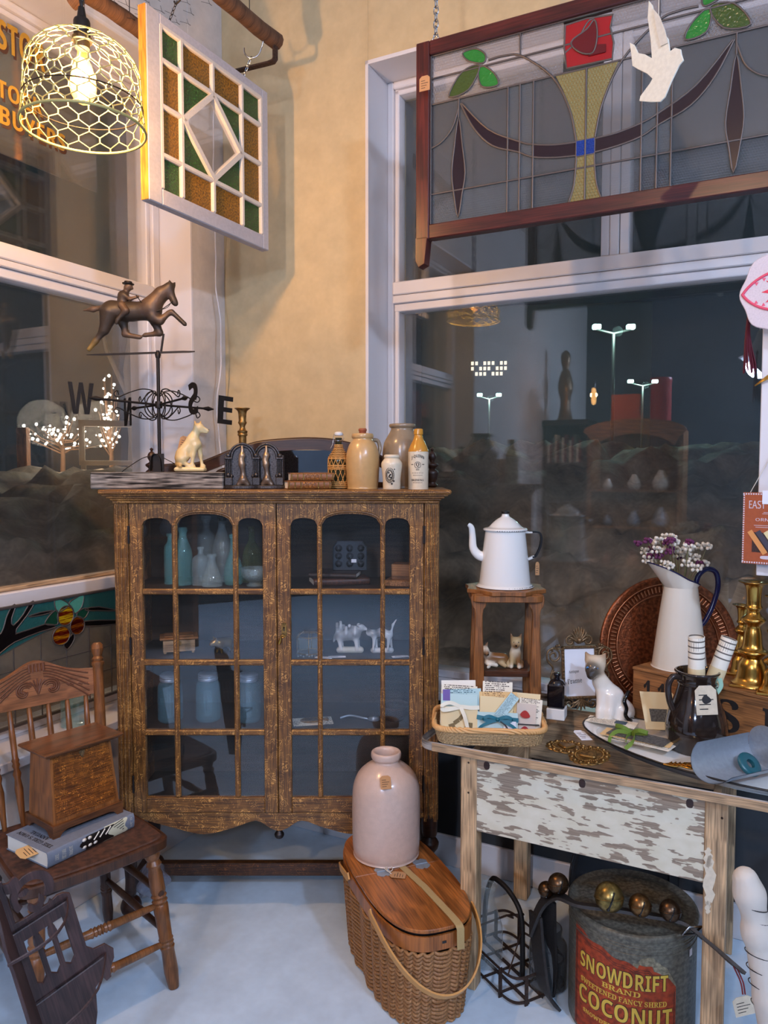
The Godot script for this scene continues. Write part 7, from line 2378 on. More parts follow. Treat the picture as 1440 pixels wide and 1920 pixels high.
func make_under_table() -> void:
	var g := Geo.new()
	# big tin
	var tx := Transform3D(Basis(Vector3.UP, deg_to_rad(-27.0)), V(0.702, 0, -2.085))
	var t := thing("coconut_tin", "tall old tin with torn orange SNOWDRIFT COCONUT label under the table", "tin", tx)
	var R := 0.172
	g = Geo.new()
	g.lathe([0.0, 0.002, R - 0.002, 0.0, R, 0.004, R, 0.315, R + 0.004, 0.318, R + 0.005, 0.325, R + 0.002, 0.331], 56)
	for y in [0.295, 0.303, 0.28]:
		var ring := []
		for k in 56: ring.append(V(cos(TAU * k / 56) * R, y, sin(TAU * k / 56) * R))
		g.tube(ring, 0.002, 5, true)
	part(t, "body", g, M.tin)
	g = Geo.new()
	g.lathe(pf([R + 0.002, 0.331, R - 0.004, 0.334, R - 0.012, 0.330, R - 0.03, 0.329, R - 0.04, 0.332, 0.1, 0.332, 0.0, 0.333], 2), 56)
	part(t, "lid", g, M.tin)
	var lb := func(x: float, y: float, o := 0.0006) -> Vector3: return V((R + o) * sin(x / R), y, (R + o) * cos(x / R))
	var edge := func(x: float) -> float:                   # torn upper edge
		if x < -0.143: return 0.298
		return 0.298 - (x + 0.143) * 0.27 + 0.004 * sin(x * 90.0) + (0.014 if x > 0.045 and x < 0.08 else 0.0) if x < 0.118 else 0.2275 - (x - 0.118) * 1.2
	g = Geo.new()
	g.grid(64, 8, func(u, v):
		var x: float = lerpf(-0.148, 0.148, u)
		return lb.call(x, lerpf(0.012, edge.call(x), v)), 1.0)
	part(t, "paper_label", g, mat(C8(176, 66, 26), 0.75, 0, tex.mottle, 7), "torn orange red paper label")
	g = Geo.new()
	g.grid(12, 5, func(u, v):
		var x: float = lerpf(0.03, 0.148, u)
		return lb.call(x, lerpf(edge.call(x) - 0.002, edge.call(x) + 0.022 * sin(u * PI) + 0.006, v), 0.0004), 1.0)
	part(t, "bare_paper", g, mat(C8(150, 142, 116), 0.8, 0, tex.mottle, 12), "pale torn paper backing")
	var sk := func(o: float): return func(q): return lb.call(q.x, q.y - q.x * 0.02, 0.001 + o + q.z)
	for pass_ in [[M.ink, 0.0, 0.0022, "letter_outline"], [mat(C8(206, 172, 62), 0.6), 0.0006, 0.0, "yellow_lettering"]]:
		g = Geo.new()
		for q in [["SNOWDRIFT", 0.042, 0.0, 0.21, 0.245], ["COCONUT", 0.046, 0.005, 0.115, 0.262]]:
			for w in ([Vector2(-1, -1), Vector2(1, -1), Vector2(1, 1), Vector2(-1, 1)] if pass_[2] > 0.0 else [Vector2.ZERO]):
				text(g, q[0], q[1], X(V(q[2] + w.x * pass_[2] * 0.6, q[3] + w.y * pass_[2] * 0.6, 0)), 0.0006, 0, q[4], sk.call(pass_[1]))
		for q in [["BRAND", 0.014, 0.0, 0.176, 0.1], ["SWEETENED FANCY SHRED", 0.014, 0.0, 0.153, 0.24], ["SNOWDRIFT COCONUT CO", 0.011, 0.0, 0.07, 0.22], ["ST. JOHN", 0.018, 0.0, 0.038, 0.12]]:
			if pass_[2] == 0.0: text(g, q[0], q[1], X(V(q[2], q[3], 0)), 0.0006, 1, q[4], sk.call(0.0))
		part(t, pass_[3], g, pass_[0])
	g = Geo.new()
	for q in [[-0.143, 0.0006], [-0.138, 0.0006], [0.143, 0.0006]]: g.tube([lb.call(q[0], 0.014, 0.001), lb.call(q[0], 0.27 if q[0] < 0 else 0.18, 0.001)], q[1], 4)
	for q in [0.012, 0.018]:
		var ln := []
		for k in 24: ln.append(lb.call(lerpf(-0.14, 0.115, k / 23.0), edge.call(lerpf(-0.14, 0.115, k / 23.0)) - q, 0.0012))
		g.tube(ln, 0.0006, 4)
	part(t, "border_line", g, M.ink)
	g = Geo.new()
	g.grid(3, 2, func(u, v): return lb.call(lerpf(0.2, 0.215, u), lerpf(0.255, 0.275, v), 0.001), 1.0)
	part(t, "price_sticker", g, M.white_card)
	# sleigh bells on a strap across the tin
	var bp := []
	for q in [[0.43, 0.2, -2.16], [0.455, 0.3, -2.12], [0.485, 0.355, -2.06], [0.53, 0.37, -2.0], [0.62, 0.372, -1.975], [0.70, 0.368, -1.955], [0.78, 0.362, -1.935], [0.835, 0.335, -1.885], [0.872, 0.315, -1.84], [0.895, 0.3, -1.822]]: bp.append(V(q[0], q[1], q[2]))
	t = thing("sleigh_bells", "dark leather strap of five brass sleigh bells draped over the coconut tin", "bells")
	g = Geo.new()
	g.sweep(curve3(bp, 6), rect(0.008, 0.05), false, V(0, 0.35, 1))
	g.sweep(curve3([V(0.44, 0.26, -2.14), V(0.446, 0.16, -2.12), V(0.46, 0.06, -2.10), V(0.49, 0.01, -2.12)], 6), rect(0.008, 0.07), false, V(0.3, 0.0, 1))
	g.sweep(curve3([V(0.47, 0.33, -2.11), V(0.482, 0.2, -2.15), V(0.49, 0.09, -2.16), V(0.485, 0.01, -2.17)], 6), rect(0.008, 0.06), false, V(0.5, 0.0, 1))
	part(t, "leather_strap", g, M.leather)
	for q in [[0.488, 0.392, -2.065, 0.029, 0], [0.462, 0.355, -2.10, 0.023, 1], [0.60, 0.412, -1.965, 0.0385, 2], [0.678, 0.398, -1.95, 0.0295, 3], [0.752, 0.392, -1.935, 0.028, 4]]:
		g = Geo.new()
		g.ball(V(q[0], q[1], q[2]), q[3], 24)
		var ring := []
		for k in 30: ring.append(V(q[0] + cos(TAU * k / 30) * q[3] * 1.01, q[1] + sin(TAU * k / 30) * q[3] * 0.25, q[2] + sin(TAU * k / 30) * q[3] * 0.98))
		g.tube(ring, 0.0012, 4, true)
		var b := part(t, "bell", g, mat([C8(112, 86, 62), C8(104, 78, 54), C8(158, 134, 78), C8(142, 104, 64), C8(104, 80, 60)][q[4]], 0.3, 0.9, tex.mottle, 10))
		g = Geo.new()
		var out := (V(-0.1 if q[4] > 1 else 0.05, 0.25, 1)).normalized()
		var sl := []
		for k in 9: sl.append(V(q[0], q[1], q[2]) + (out * cos(0.16 * (k - 4)) + V(0.32, 0.9, 0).normalized() * sin(0.16 * (k - 4))).normalized() * q[3])
		g.tube(sl, q[3] * 0.07, 5)
		g.ball(sl[0], q[3] * 0.13, 8)
		part(b, "slot", g, M.jet)
	g = Geo.new()
	for q in [[V(0.795, 0.36, -1.90), 0.0], [V(0.452, 0.24, -2.095), 70.0]]:
		var B := Basis.from_euler(V(0.5, 0.35, deg_to_rad(q[1] - 18)))
		var ring := []
		for w in [V(-0.024, -0.016), V(0.024, -0.016), V(0.024, 0.016), V(-0.024, 0.016)]: ring.append(q[0] + B * w)
		g.tube(ring, 0.003, 6, true)
		if q[1] == 0.0: part(t, "buckle", g, M.steel)
	var ptg := paper_tag("printed square price tag on a red cord hanging from the bell strap", X(V(0.893, 0.22, -1.815), V(0, 0, 14)), M.stone_white, 0.05, 0.05)
	g = Geo.new()
	for s in [0.0, 0.006]: g.tube(curve3([V(0.872 + s, 0.312, -1.83), V(0.885 + s, 0.28, -1.818), V(0.89 + s, 0.25, -1.815)]), 0.002, 5)
	part(ptg, "red_cord", g, mat(C8(120, 34, 42), 0.7), "", ptg.transform.affine_inverse())
	# black round tray behind the tin
	t = thing("black_tray", "round black tin tray standing on edge behind the coconut tin", "tray", Transform3D(Basis(Vector3.UP, deg_to_rad(27.0)), V(0.772, 0.232, -2.385)) * X(Vector3.ZERO, V(-12, 0, 0)))
	g = Geo.new()
	g.lathe(pf([0.0, 0.0, 0.19, 0.0, 0.2, 0.004, 0.225, 0.016, 0.232, 0.016, 0.228, 0.01, 0.2, -0.003, 0.0, -0.004], 3), 56, Transform3D(Basis(V(1, 0, 0), V(0, 0, 1), V(0, -1, 0)), Vector3.ZERO))
	part(t, "dish", g, mat(C8(16, 15, 18), 0.4))
	# wire milk carrier
	t = thing("bottle_carrier", "rusty wire milk bottle carrier on the floor beside the picnic basket", "carrier", Transform3D(Basis(Vector3.UP, deg_to_rad(28.0)), V(0.392, 0, -2.28)))
	var bar := func(p: Array, w := 0.007, closed := false):
		g = Geo.new()
		g.sweep(p, rect(0.0025, w), closed, Vector3.UP)
		part(t, "strap_iron", g, M.rust)
	var lp := func(y: float, a: float, b: float) -> Array: return to3(soval(a, b, 6.0, 40)).map(func(q): return V(q.x, y, q.y))
	for y in [0.012, 0.085]: bar.call(lp.call(y, 0.105, 0.155), 0.008, true)
	for x in [-0.05, 0.0, 0.05]: bar.call([V(x, 0.008, -0.155), V(x, 0.008, 0.155)], 0.012)
	for z in [-0.08, 0.0, 0.08]: bar.call([V(-0.105, 0.006, z), V(0.105, 0.006, z)], 0.008)
	for q in [[-0.105, -0.09], [-0.105, 0.09], [0.105, -0.09], [0.105, 0.09], [-0.06, 0.155], [0.06, 0.155], [-0.06, -0.155], [0.06, -0.155]]:
		g = Geo.new()
		g.bx(q[0] - 0.006, q[0] + 0.006, 0.0, 0.09, q[1] - 0.0015, q[1] + 0.0015, 0.0)
		part(t, "upright", g, M.rust)
	g = Geo.new()
	g.tube(curve3([V(0, 0.01, -0.14), V(0, 0.15, -0.13), V(0, 0.235, -0.1), V(0, 0.25, -0.06), V(0, 0.24, 0.0), V(0, 0.2, 0.05), V(0, 0.1, 0.06), V(0, 0.01, 0.06)], 6), 0.008, 8)
	part(t, "carrying_handle", g, M.iron)
	for s in [-1, 1]:
		bar.call([V(s * 0.1, 0.08, -0.12), V(0, 0.16, -0.02), V(s * 0.02, 0.19, 0.04)], 0.006)
		bar.call([V(s * 0.1, 0.085, 0.12), V(0, 0.15, 0.055)], 0.006)
	var cx := t.transform
	bottle("dairy_bottle", "tall clear glass dairy bottle with flared lip in the wire carrier", pf([0.0, 0.004, 0.045, 0.0, 0.05, 0.01, 0.05, 0.1, 0.044, 0.13, 0.028, 0.18, 0.022, 0.215, 0.022, 0.222, 0.027, 0.226, 0.028, 0.242, 0.023, 0.245, 0.021, 0.24], 3), cx * X(V(-0.05, 0.012, -0.055)), mat(C8(170, 180, 178), 0.03, 0, null, 1, {"a": 0.16}))
	bottle("storage_jar", "wide smoky glass jar with dented sides at the right of the wire carrier", pf([0.0, 0.004, 0.05, 0.0, 0.056, 0.01, 0.056, 0.11, 0.05, 0.13, 0.04, 0.145, 0.041, 0.17, 0.036, 0.172], 3), X(V(0.492, 0.0125, -2.2)), mat(C8(74, 76, 76), 0.06, 0, null, 1, {"a": 0.5}), "", "jar")
	# pale carved piece in the corner of the picture
	var pa := L8(204, 192, 178)
	t = thing("carved_post", "white painted carved wooden hand-like post with ringed joints at the table's right leg", "carving", X(V(0.0, 0, 0)))
	g = Geo.new()
	g.body([[V(0.764, 0.685, -1.56), 0.026, V(0.772, 0.655, -1.558), 0.031, pa], [V(0.772, 0.655, -1.558), 0.031, V(0.787, 0.59, -1.555), 0.024, pa], [V(0.787, 0.578, -1.555), 0.031, V(0.789, 0.57, -1.555), 0.032, pa], [V(0.792, 0.56, -1.555), 0.027, V(0.815, 0.43, -1.55), 0.03, pa], [V(0.815, 0.43, -1.55), 0.031, V(0.845, 0.27, -1.545), 0.032, pa], [V(0.845, 0.27, -1.545), 0.034, V(0.88, 0.0, -1.54), 0.046, pa],
		[V(0.87, 0.44, -1.55), 0.026, V(0.855, 0.55, -1.55), 0.025, pa], [V(0.855, 0.55, -1.55), 0.024, V(0.872, 0.64, -1.55), 0.02, pa], [V(0.86, 0.3, -1.545), 0.034, V(0.868, 0.45, -1.55), 0.03, pa]], 0.004, 0.006)
	part(t, "carved_body", g, mat(Color.WHITE, 0.6, 0, null, 1, {"vc": 1, "bump": tex.mottle, "bs": 0.2}))
	for q in [[0.778, 0.63, 0.0295], [0.786, 0.60, 0.0262], [0.7935, 0.545, 0.029], [0.797, 0.525, 0.0294], [0.802, 0.49, 0.0302], [0.808, 0.455, 0.0308], [0.816, 0.41, 0.0318], [0.832, 0.33, 0.0328], [0.839, 0.29, 0.033]]:
		g = Geo.new()
		var ring := []
		for k in 24: ring.append(V(q[0] + cos(TAU * k / 24) * q[2], q[1] - 0.2 * cos(TAU * k / 24) * q[2] + 0.004 * sin(TAU * k / 24), -1.556 + sin(TAU * k / 24) * q[2]))
		g.tube(ring, 0.0011, 4, true)
		part(t, "ring_groove", g, M.ink)


func chain(g: Geo, a: Vector3, b: Vector3, link := 0.018, r := 0.0016) -> void:
	var n := maxi(int(a.distance_to(b) / (link * 0.8)), 1)
	var d := (b - a) / n
	var y := d.normalized()
	var x := y.cross(Vector3.BACK if absf(y.z) < 0.9 else Vector3.RIGHT).normalized()
	for k in n:
		var c := a + d * (k + 0.5)
		var w := x if k % 2 == 0 else x.cross(y)
		var ring := []
		for j in 10: ring.append(c + w * cos(TAU * j / 10) * link * 0.3 + y * sin(TAU * j / 10) * link * 0.58)
		g.tube(ring, r, 4, true)


func make_pendant() -> void:
	var t := thing("pendant_lamp", "pendant lamp with pale chicken wire dome shade and glowing filament bulb", "lamp", Transform3D(Basis(), LAMP))
	var g := Geo.new()
	var cord := []
	for k in 40: cord.append(V(0.004 * cos(k * 1.1), 0.16 + k * 0.02, 0.004 * sin(k * 1.1)))
	g.tube(cord, 0.0045, 6)
	var cord2 := []
	for q in cord: cord2.append(V(-q.x, q.y, -q.z))
	g.tube(cord2, 0.0045, 6)
	part(t, "twisted_cord", g, M.black)
	g = Geo.new()
	g.lathe([0.0, 0.178, 0.008, 0.176, 0.012, 0.15, 0.019, 0.145, 0.021, 0.14, 0.021, 0.1, 0.026, 0.098, 0.026, 0.09, 0.02, 0.088, 0.018, 0.072, 0.0, 0.072], 18)
	part(t, "socket", g, M.iron)
	g = Geo.new()
	g.lathe(pf([0.013, 0.075, 0.014, 0.05, 0.026, 0.02, 0.033, -0.02, 0.030, -0.045, 0.018, -0.062, 0.004, -0.07, 0.0, -0.07], 3), 20)
	part(t, "glass_bulb", g, mat(C8(255, 200, 120), 0.0, 0, null, 1, {"a": 0.05}))
	g = Geo.new()
	for k in 6:
		var a := TAU * k / 6
		g.tube([V(0.004 * cos(a), 0.045, 0.004 * sin(a)), V(0.013 * cos(a), 0.01, 0.013 * sin(a)), V(0.013 * cos(a), -0.035, 0.013 * sin(a)), V(0.004 * cos(a), -0.052, 0.004 * sin(a))], 0.0042, 6)
	part(t, "filament", g, mat(C8(255, 210, 140), 0.5, 0, null, 1, {"glow": 14.0, "gc": C8(255, 205, 130)}))
	# the shade: hexagon wire on a dome that flares a little to its rim
	var R := func(y: float) -> float:
		if y > 0.0: return 0.145 * sqrt(maxf(1.0 - pow(y / 0.108, 2.0), 0.02))
		return 0.145 + 0.012 * pow(-y / 0.14, 1.5)
	var at := func(a: float, s: float) -> Vector3:          # s: arc length down from the top
		var y := 0.0
		if s < 0.19:
			var th := s / 0.19 * PI / 2
			return V(cos(a) * 0.145 * maxf(sin(th), 0.12), 0.106 * cos(th), sin(a) * 0.145 * maxf(sin(th), 0.12))
		y = -(s - 0.19)
		return V(cos(a) * R.call(y), y, sin(a) * R.call(y))
	var wire := mat(C8(176, 164, 100), 0.5)
	g = Geo.new()
	var rows := 11
	var n := 17
	for k in rows:
		var s0 := 0.026 + 0.0285 * k
		var off := 0.5 * (k % 2)
		for j in n:
			if k < 1 and j % 2 == 1: continue
			var a := TAU * (j + off) / n
			g.tube([at.call(a, s0), at.call(a, s0 + 0.0125)], 0.0021, 5)
			if k < rows - 1:
				for sg in [-0.5, 0.5]: g.tube([at.call(a, s0 + 0.0125), at.call(a + TAU * sg / n * 1.0, s0 + 0.0285)], 0.0015, 5)
	part(t, "wire_shade", g, wire)
	for q in [[0.322, 0.0036], [0.105, 0.001]]:
		g = Geo.new()
		var ring := []
		for j in 48: ring.append(at.call(TAU * j / 48, q[0] if q[0] > 0.2 else 0.26))
		g.tube(ring, q[1] if q[0] > 0.2 else 0.0018, 6, true)
		part(t, "rim_hoop", g, wire if q[0] > 0.2 else M.iron)


func make_hanging() -> void:
	var g := Geo.new()
	# rustic pole rack with torn chicken wire, hung under the ceiling
	var t := thing("pole_rack", "rough wooden pole rack with torn chicken wire hung above the painted sash", "rack", XL)
	var logline := func(lg: Geo, a: Vector3, b: Vector3, r: float, sd: int):
		var p := []
		var rr := []
		for k in 9:
			p.append(a.lerp(b, k / 8.0) + V(0, 0.004 * sin(k * 1.7 + sd), 0.004 * cos(k * 2.3 + sd)))
			rr.append(r * (0.97 + 0.05 * sin(k * 2.1 + sd)))
		lg.tube(p, rr, 10)
	logline.call(g, V(-0.285, 3.135, 0.485), V(-1.12, 3.135, 0.485), 0.03, 1)
	part(t, "pole", g, M.rustic)
	g = Geo.new()
	logline.call(g, V(-0.70, 3.02, 0.245), V(-1.14, 3.02, 0.245), 0.028, 4)
	part(t, "pole", g, M.rustic)
	g = Geo.new()
	logline.call(g, V(-0.98, 2.985, 0.20), V(-0.93, 3.125, 0.54), 0.022, 7)
	part(t, "rung", g, M.rustic)
	g = Geo.new()                                        # hexagons of thin wire between the poles, frayed at the end
	for i in 14:
		for j in 8:
			var c := V(-0.62 - i * 0.036, 3.03 + 0.0135 * j + 0.015 * sin(i * 0.9) * cos(j * 0.7), 0.26 + j * 0.0312 + (0.0156 if i % 2 else 0.0))
			if i < 4 and (i * 7 + j * 3) % 5 < 3 - i / 2: continue
			g.tube([c, c + V(0.012, 0, 0.0)], 0.0009, 3)
			for s in [-1, 1]: g.tube([c, c + V(-0.024, 0.004 * sin(i + j * 2.0), s * 0.0156)], 0.0007, 3)
	var wr := part(t, "chicken_wire", g, M.iron)
	wr.set_meta("kind", "stuff")
	g = Geo.new()
	g.sweep([V(-0.31, 3.13, 0.495), V(-0.31, 3.065, 0.495), V(-0.312, 3.055, 0.488), V(-0.315, 3.052, 0.47), V(-0.33, 3.05, 0.30), V(-0.335, 3.05, 0.25)], rect(0.006, 0.024), false, V(1, 0, 0.1))
	part(t, "strap_bracket", g, M.rust)
	for q in [V(-0.45, 3.15, 0.485), V(-1.05, 3.15, 0.485), V(-0.78, 3.04, 0.245), V(-1.08, 3.04, 0.245)]:
		g = Geo.new()
		g.tube([q, V(q.x, 3.8, q.z)], 0.0015, 5)
		part(t, "hanging_wire", g, M.iron)
	# painted sash with coloured panes
	t = thing("painted_sash", "small white painted sash of green and amber panes round a clear diamond", "window sash", XL * X(V(0, 0, 0.40)))
	g = Geo.new()
	g.bx(-0.866, -0.806, 2.40, 3.0, -0.034, 0.0, 0.003)
	part(t, "stile", g, mat(C8(188, 180, 178), 0.7, 0, tex.soft, 8))
	var ed := Geo.new()
	ed.bx(-0.8675, -0.8655, 2.402, 2.998, -0.032, -0.002, 0.0)
	part(t, "bare_edge", ed, mat(C8(236, 158, 60), 0.6, 0, tex.grain, 4), "bare orange pine edge")
	g = Geo.new()
	g.bx(-0.262, -0.226, 2.40, 3.0, -0.034, 0.0, 0.003)
	part(t, "stile", g, mat(C8(188, 180, 178), 0.7, 0, tex.soft, 8))
	for y in [[2.40, 2.452], [2.966, 3.0]]:
		g = Geo.new()
		g.bx(-0.806, -0.262, y[0], y[1], -0.034, 0.0, 0.003)
		part(t, "rail", g, mat(C8(186, 178, 178), 0.7, 0, tex.soft, 8))
	var vx := [-0.806, -0.706, -0.547, -0.384, -0.262]
	var hy := [2.452, 2.562, 2.716, 2.860, 2.968]
	var bar := mat(C8(218, 204, 186), 0.75, 0, tex.soft, 18)
	var bars := [[0, 1, 0, 4], [2, 2, 0, 1], [2, 2, 3, 4]]
	var vb := func(x: float, y0: float, y1: float):
		g = Geo.new()
		g.bx(x - 0.009, x + 0.009, y0, y1, -0.024, 0.001, 0.004)
		part(t, "muntin", g, bar)
	vb.call(vx[1], hy[0], hy[4]); vb.call(vx[3], hy[0], hy[4]); vb.call(vx[2], hy[0], hy[1]); vb.call(vx[2], hy[3], hy[4])
	var hb := func(y: float, x0: float, x1: float):
		g = Geo.new()
		g.bx(x0, x1, y - 0.009, y + 0.009, -0.024, 0.0005, 0.004)
		part(t, "muntin", g, bar)
	hb.call(hy[1], vx[0], vx[4]); hb.call(hy[3], vx[0], vx[4]); hb.call(hy[2], vx[0], vx[1]); hb.call(hy[2], vx[3], vx[4])
	for x in [vx[0] + 0.004, vx[4] - 0.004]: vb.call(x, hy[0], hy[4])
	hb.call(hy[4] - 0.004, vx[0], vx[4])
	var D := [Vector2(vx[2], hy[3] - 0.006), Vector2(vx[3] - 0.006, 2.711), Vector2(vx[2], hy[1] + 0.006), Vector2(vx[1] + 0.006, 2.711)]
	for k in 4:
		g = Geo.new()
		g.sweep([V(D[k].x, D[k].y, -0.01), V(D[(k + 1) % 4].x, D[(k + 1) % 4].y, -0.01)], rect(0.018, 0.024), false, Vector3.BACK)
		part(t, "diamond_bar", g, bar)
	var gm := mat(C8(52, 104, 44), 0.26, 0, tex.mottle, 14, {"a": 0.9, "bump": tex.dimple, "bs": 0.1, "back": C8(70, 130, 50)})
	var am := mat(C8(178, 122, 34), 0.26, 0, tex.mottle, 14, {"a": 0.9, "bump": tex.dimple, "bs": 0.1, "back": C8(170, 110, 30)})
	var pane := func(p: PackedVector2Array, m: Material, lab: String):
		g = Geo.new()
		g.prism(p, -0.0135, -0.0105)
		part(t, "pane", g, m, lab)
	for i in 4:
		for j in 4:
			if i in [1, 2] and j in [1, 2]: continue
			var corner := (i in [0, 3]) and (j in [0, 3])
			pane.call(pg([vx[i], hy[j], vx[i + 1], hy[j], vx[i + 1], hy[j + 1], vx[i], hy[j + 1]]), gm if corner else am, "green pane" if corner else "amber pane")
	for k in 4:
		var cc := Vector2(vx[1] if k in [2, 3] else vx[3], hy[3] if k in [0, 3] else hy[1])
		pane.call(PackedVector2Array([D[k], D[(k + 1) % 4], cc]), gm, "green triangular pane")
	pane.call(PackedVector2Array(D), M.glass, "clear diamond pane")
	for q in [[-0.36, 0.0], [-0.75, 0.0]]:
		var h := thing("hook_and_chain", ["iron hook and short chain holding the sash's right end", "hook and dark chain holding the sash's left end"][0 if q[0] > -0.5 else 1], "hook", XL)
		g = Geo.new()
		g.tube(curve3([V(q[0], 3.12, 0.48), V(q[0], 3.085, 0.47), V(q[0], 3.062, 0.45), V(q[0] - 0.01, 3.056, 0.425), V(q[0] - 0.02, 3.07, 0.41), V(q[0] - 0.022, 3.09, 0.408)] if q[0] > -0.5 else [V(q[0], 3.12, 0.48), V(q[0], 3.07, 0.45), V(q[0], 3.05, 0.42), V(q[0], 3.06, 0.41)]), 0.0028, 6)
		chain(g, V(q[0] - 0.008, 3.06, 0.43) if q[0] > -0.5 else V(q[0], 3.055, 0.42), V(q[0], 2.998, 0.385), 0.014, 0.0014)
		part(h, "chain", g, M.steel if q[0] > -0.5 else M.iron)
	# rusty key-like hook hanging on a chain by the lamp
	t = thing("rusty_hook", "small rusty iron latch hanging on a thin chain beside the lamp cord", "hook", XL * X(V(-1.02, 2.74, 0.30)))
	g = Geo.new()
	chain(g, V(0, 0.07, 0), V(0, 0.5, 0), 0.016, 0.0013)
	part(t, "chain", g, M.rust)
	g = Geo.new()
	g.bx(-0.007, 0.007, 0.0, 0.062, -0.003, 0.003, 0.001)
	g.bx(-0.014, 0.007, 0.0, 0.006, -0.003, 0.003, 0.001)
	g.tube([V(-0.006, 0.062, 0), V(0, 0.074, 0), V(0.006, 0.062, 0)], 0.002, 5)
	part(t, "latch", g, M.rust)
	# clear sign with gilt letters
	t = thing("glass_sign", "hanging clear glass sign lettered in gilt with dark shadows", "sign", XL * X(V(0, 0, 0.09)))
	g = Geo.new()
	g.bx(-1.75, -0.79, 2.495, 3.1, -0.003, 0.003, 0.001)
	part(t, "glass_sheet", g, mat(C8(210, 205, 195), 0.02, 0, null, 1, {"a": 0.01}))
	var gold := mat(C8(206, 166, 74), 0.35, 0.75, tex.soft, 9)
	for q in [["STOR", 0.085, -1.075, 2.842, 0.165], ["STOCK", 0.05, -1.10, 2.682, 0.19], ["BUYERS", 0.052, -1.04, 2.607, 0.235]]:
		g = Geo.new()
		text(g, q[0], q[1], X(V(q[2] + 0.007, q[3] - 0.009, 0.004)), 0.001, 0, q[4])
		part(t, "letter_shadow", g, mat(C8(46, 26, 18), 0.5))
		g = Geo.new()
		text(g, q[0], q[1], X(V(q[2], q[3], 0.0055)), 0.0015, 0, q[4])
		part(t, "gilt_lettering", g, gold)
	# white flex down the corner
	g = Geo.new()
	var fl := []
	for k in 30: fl.append(V(-0.135 + 0.010 * sin(k * 0.5) + 0.035 * k / 29.0 + 0.004 * sin(k * 1.7), 3.2 - 1.85 * k / 29.0, 0.055 + 0.01 * cos(k * 0.7)))
	g.tube(curve3(fl, 3), 0.0032, 6)
	single("white_flex", "thin white electric flex hanging down in front of the corner", "cable", g, M.white, XL)
	# white tin dove
	t = thing("hanging_dove", "white painted tin dove hanging before the big leaded window", "ornament", XR * X(V(1.91, 2.453, 0.85), V(0, -27, 0)))
	var K := 0.00121
	var dv := func(f: Array) -> PackedVector2Array:
		var r := PackedVector2Array()
		for k in range(0, f.size(), 2): r.append(Vector2((f[k] - 1225.0) * K, (130.0 - f[k + 1]) * K))
		return r
	var up := [1211, 2, 1214, 30, 1222, 60, 1229, 92, 1222, 96, 1215, 60, 1208, 22]
	g = Geo.new()
	var out: PackedVector2Array = dv.call([1211, 0, 1219, 12, 1227, 42, 1240, 68, 1254, 88, 1258, 112, 1268, 110, 1280, 118, 1282, 128, 1286, 140, 1278, 145, 1262, 168, 1250, 190, 1240, 195, 1220, 188, 1194, 176, 1196, 168, 1217, 152, 1222, 146, 1210, 132, 1190, 116, 1177, 104, 1174, 82, 1170, 58, 1180, 66, 1190, 86, 1204, 94, 1220, 108, 1216, 70, 1209, 30])
	g.prism(out, -0.002, 0.002, Transform3D(), 0.0008)
	part(t, "body", g, mat(C8(226, 224, 208), 0.5, 0, tex.soft, 10))
	g = Geo.new()
	g.prism(dv.call([1222, 20, 1236, 40, 1248, 70, 1255, 96, 1240, 96, 1230, 60]), -0.001, 0.001, X(V(0, 0, 0.0035), V(0, 0, 0)))
	part(t, "wing", g, mat(C8(214, 210, 196), 0.5, 0, tex.soft, 10))
	g = Geo.new()
	g.tube([V(0.008, 0.08, 0), V(0.012, 0.95, 0)], 0.001, 5)
	part(t, "thread", g, M.string)
	paper_tag("small kraft price tag hanging on the leaded window's frame", XR * X(V(1.16, 2.768, 0.445)), M.kraft, 0.036, 0.046)


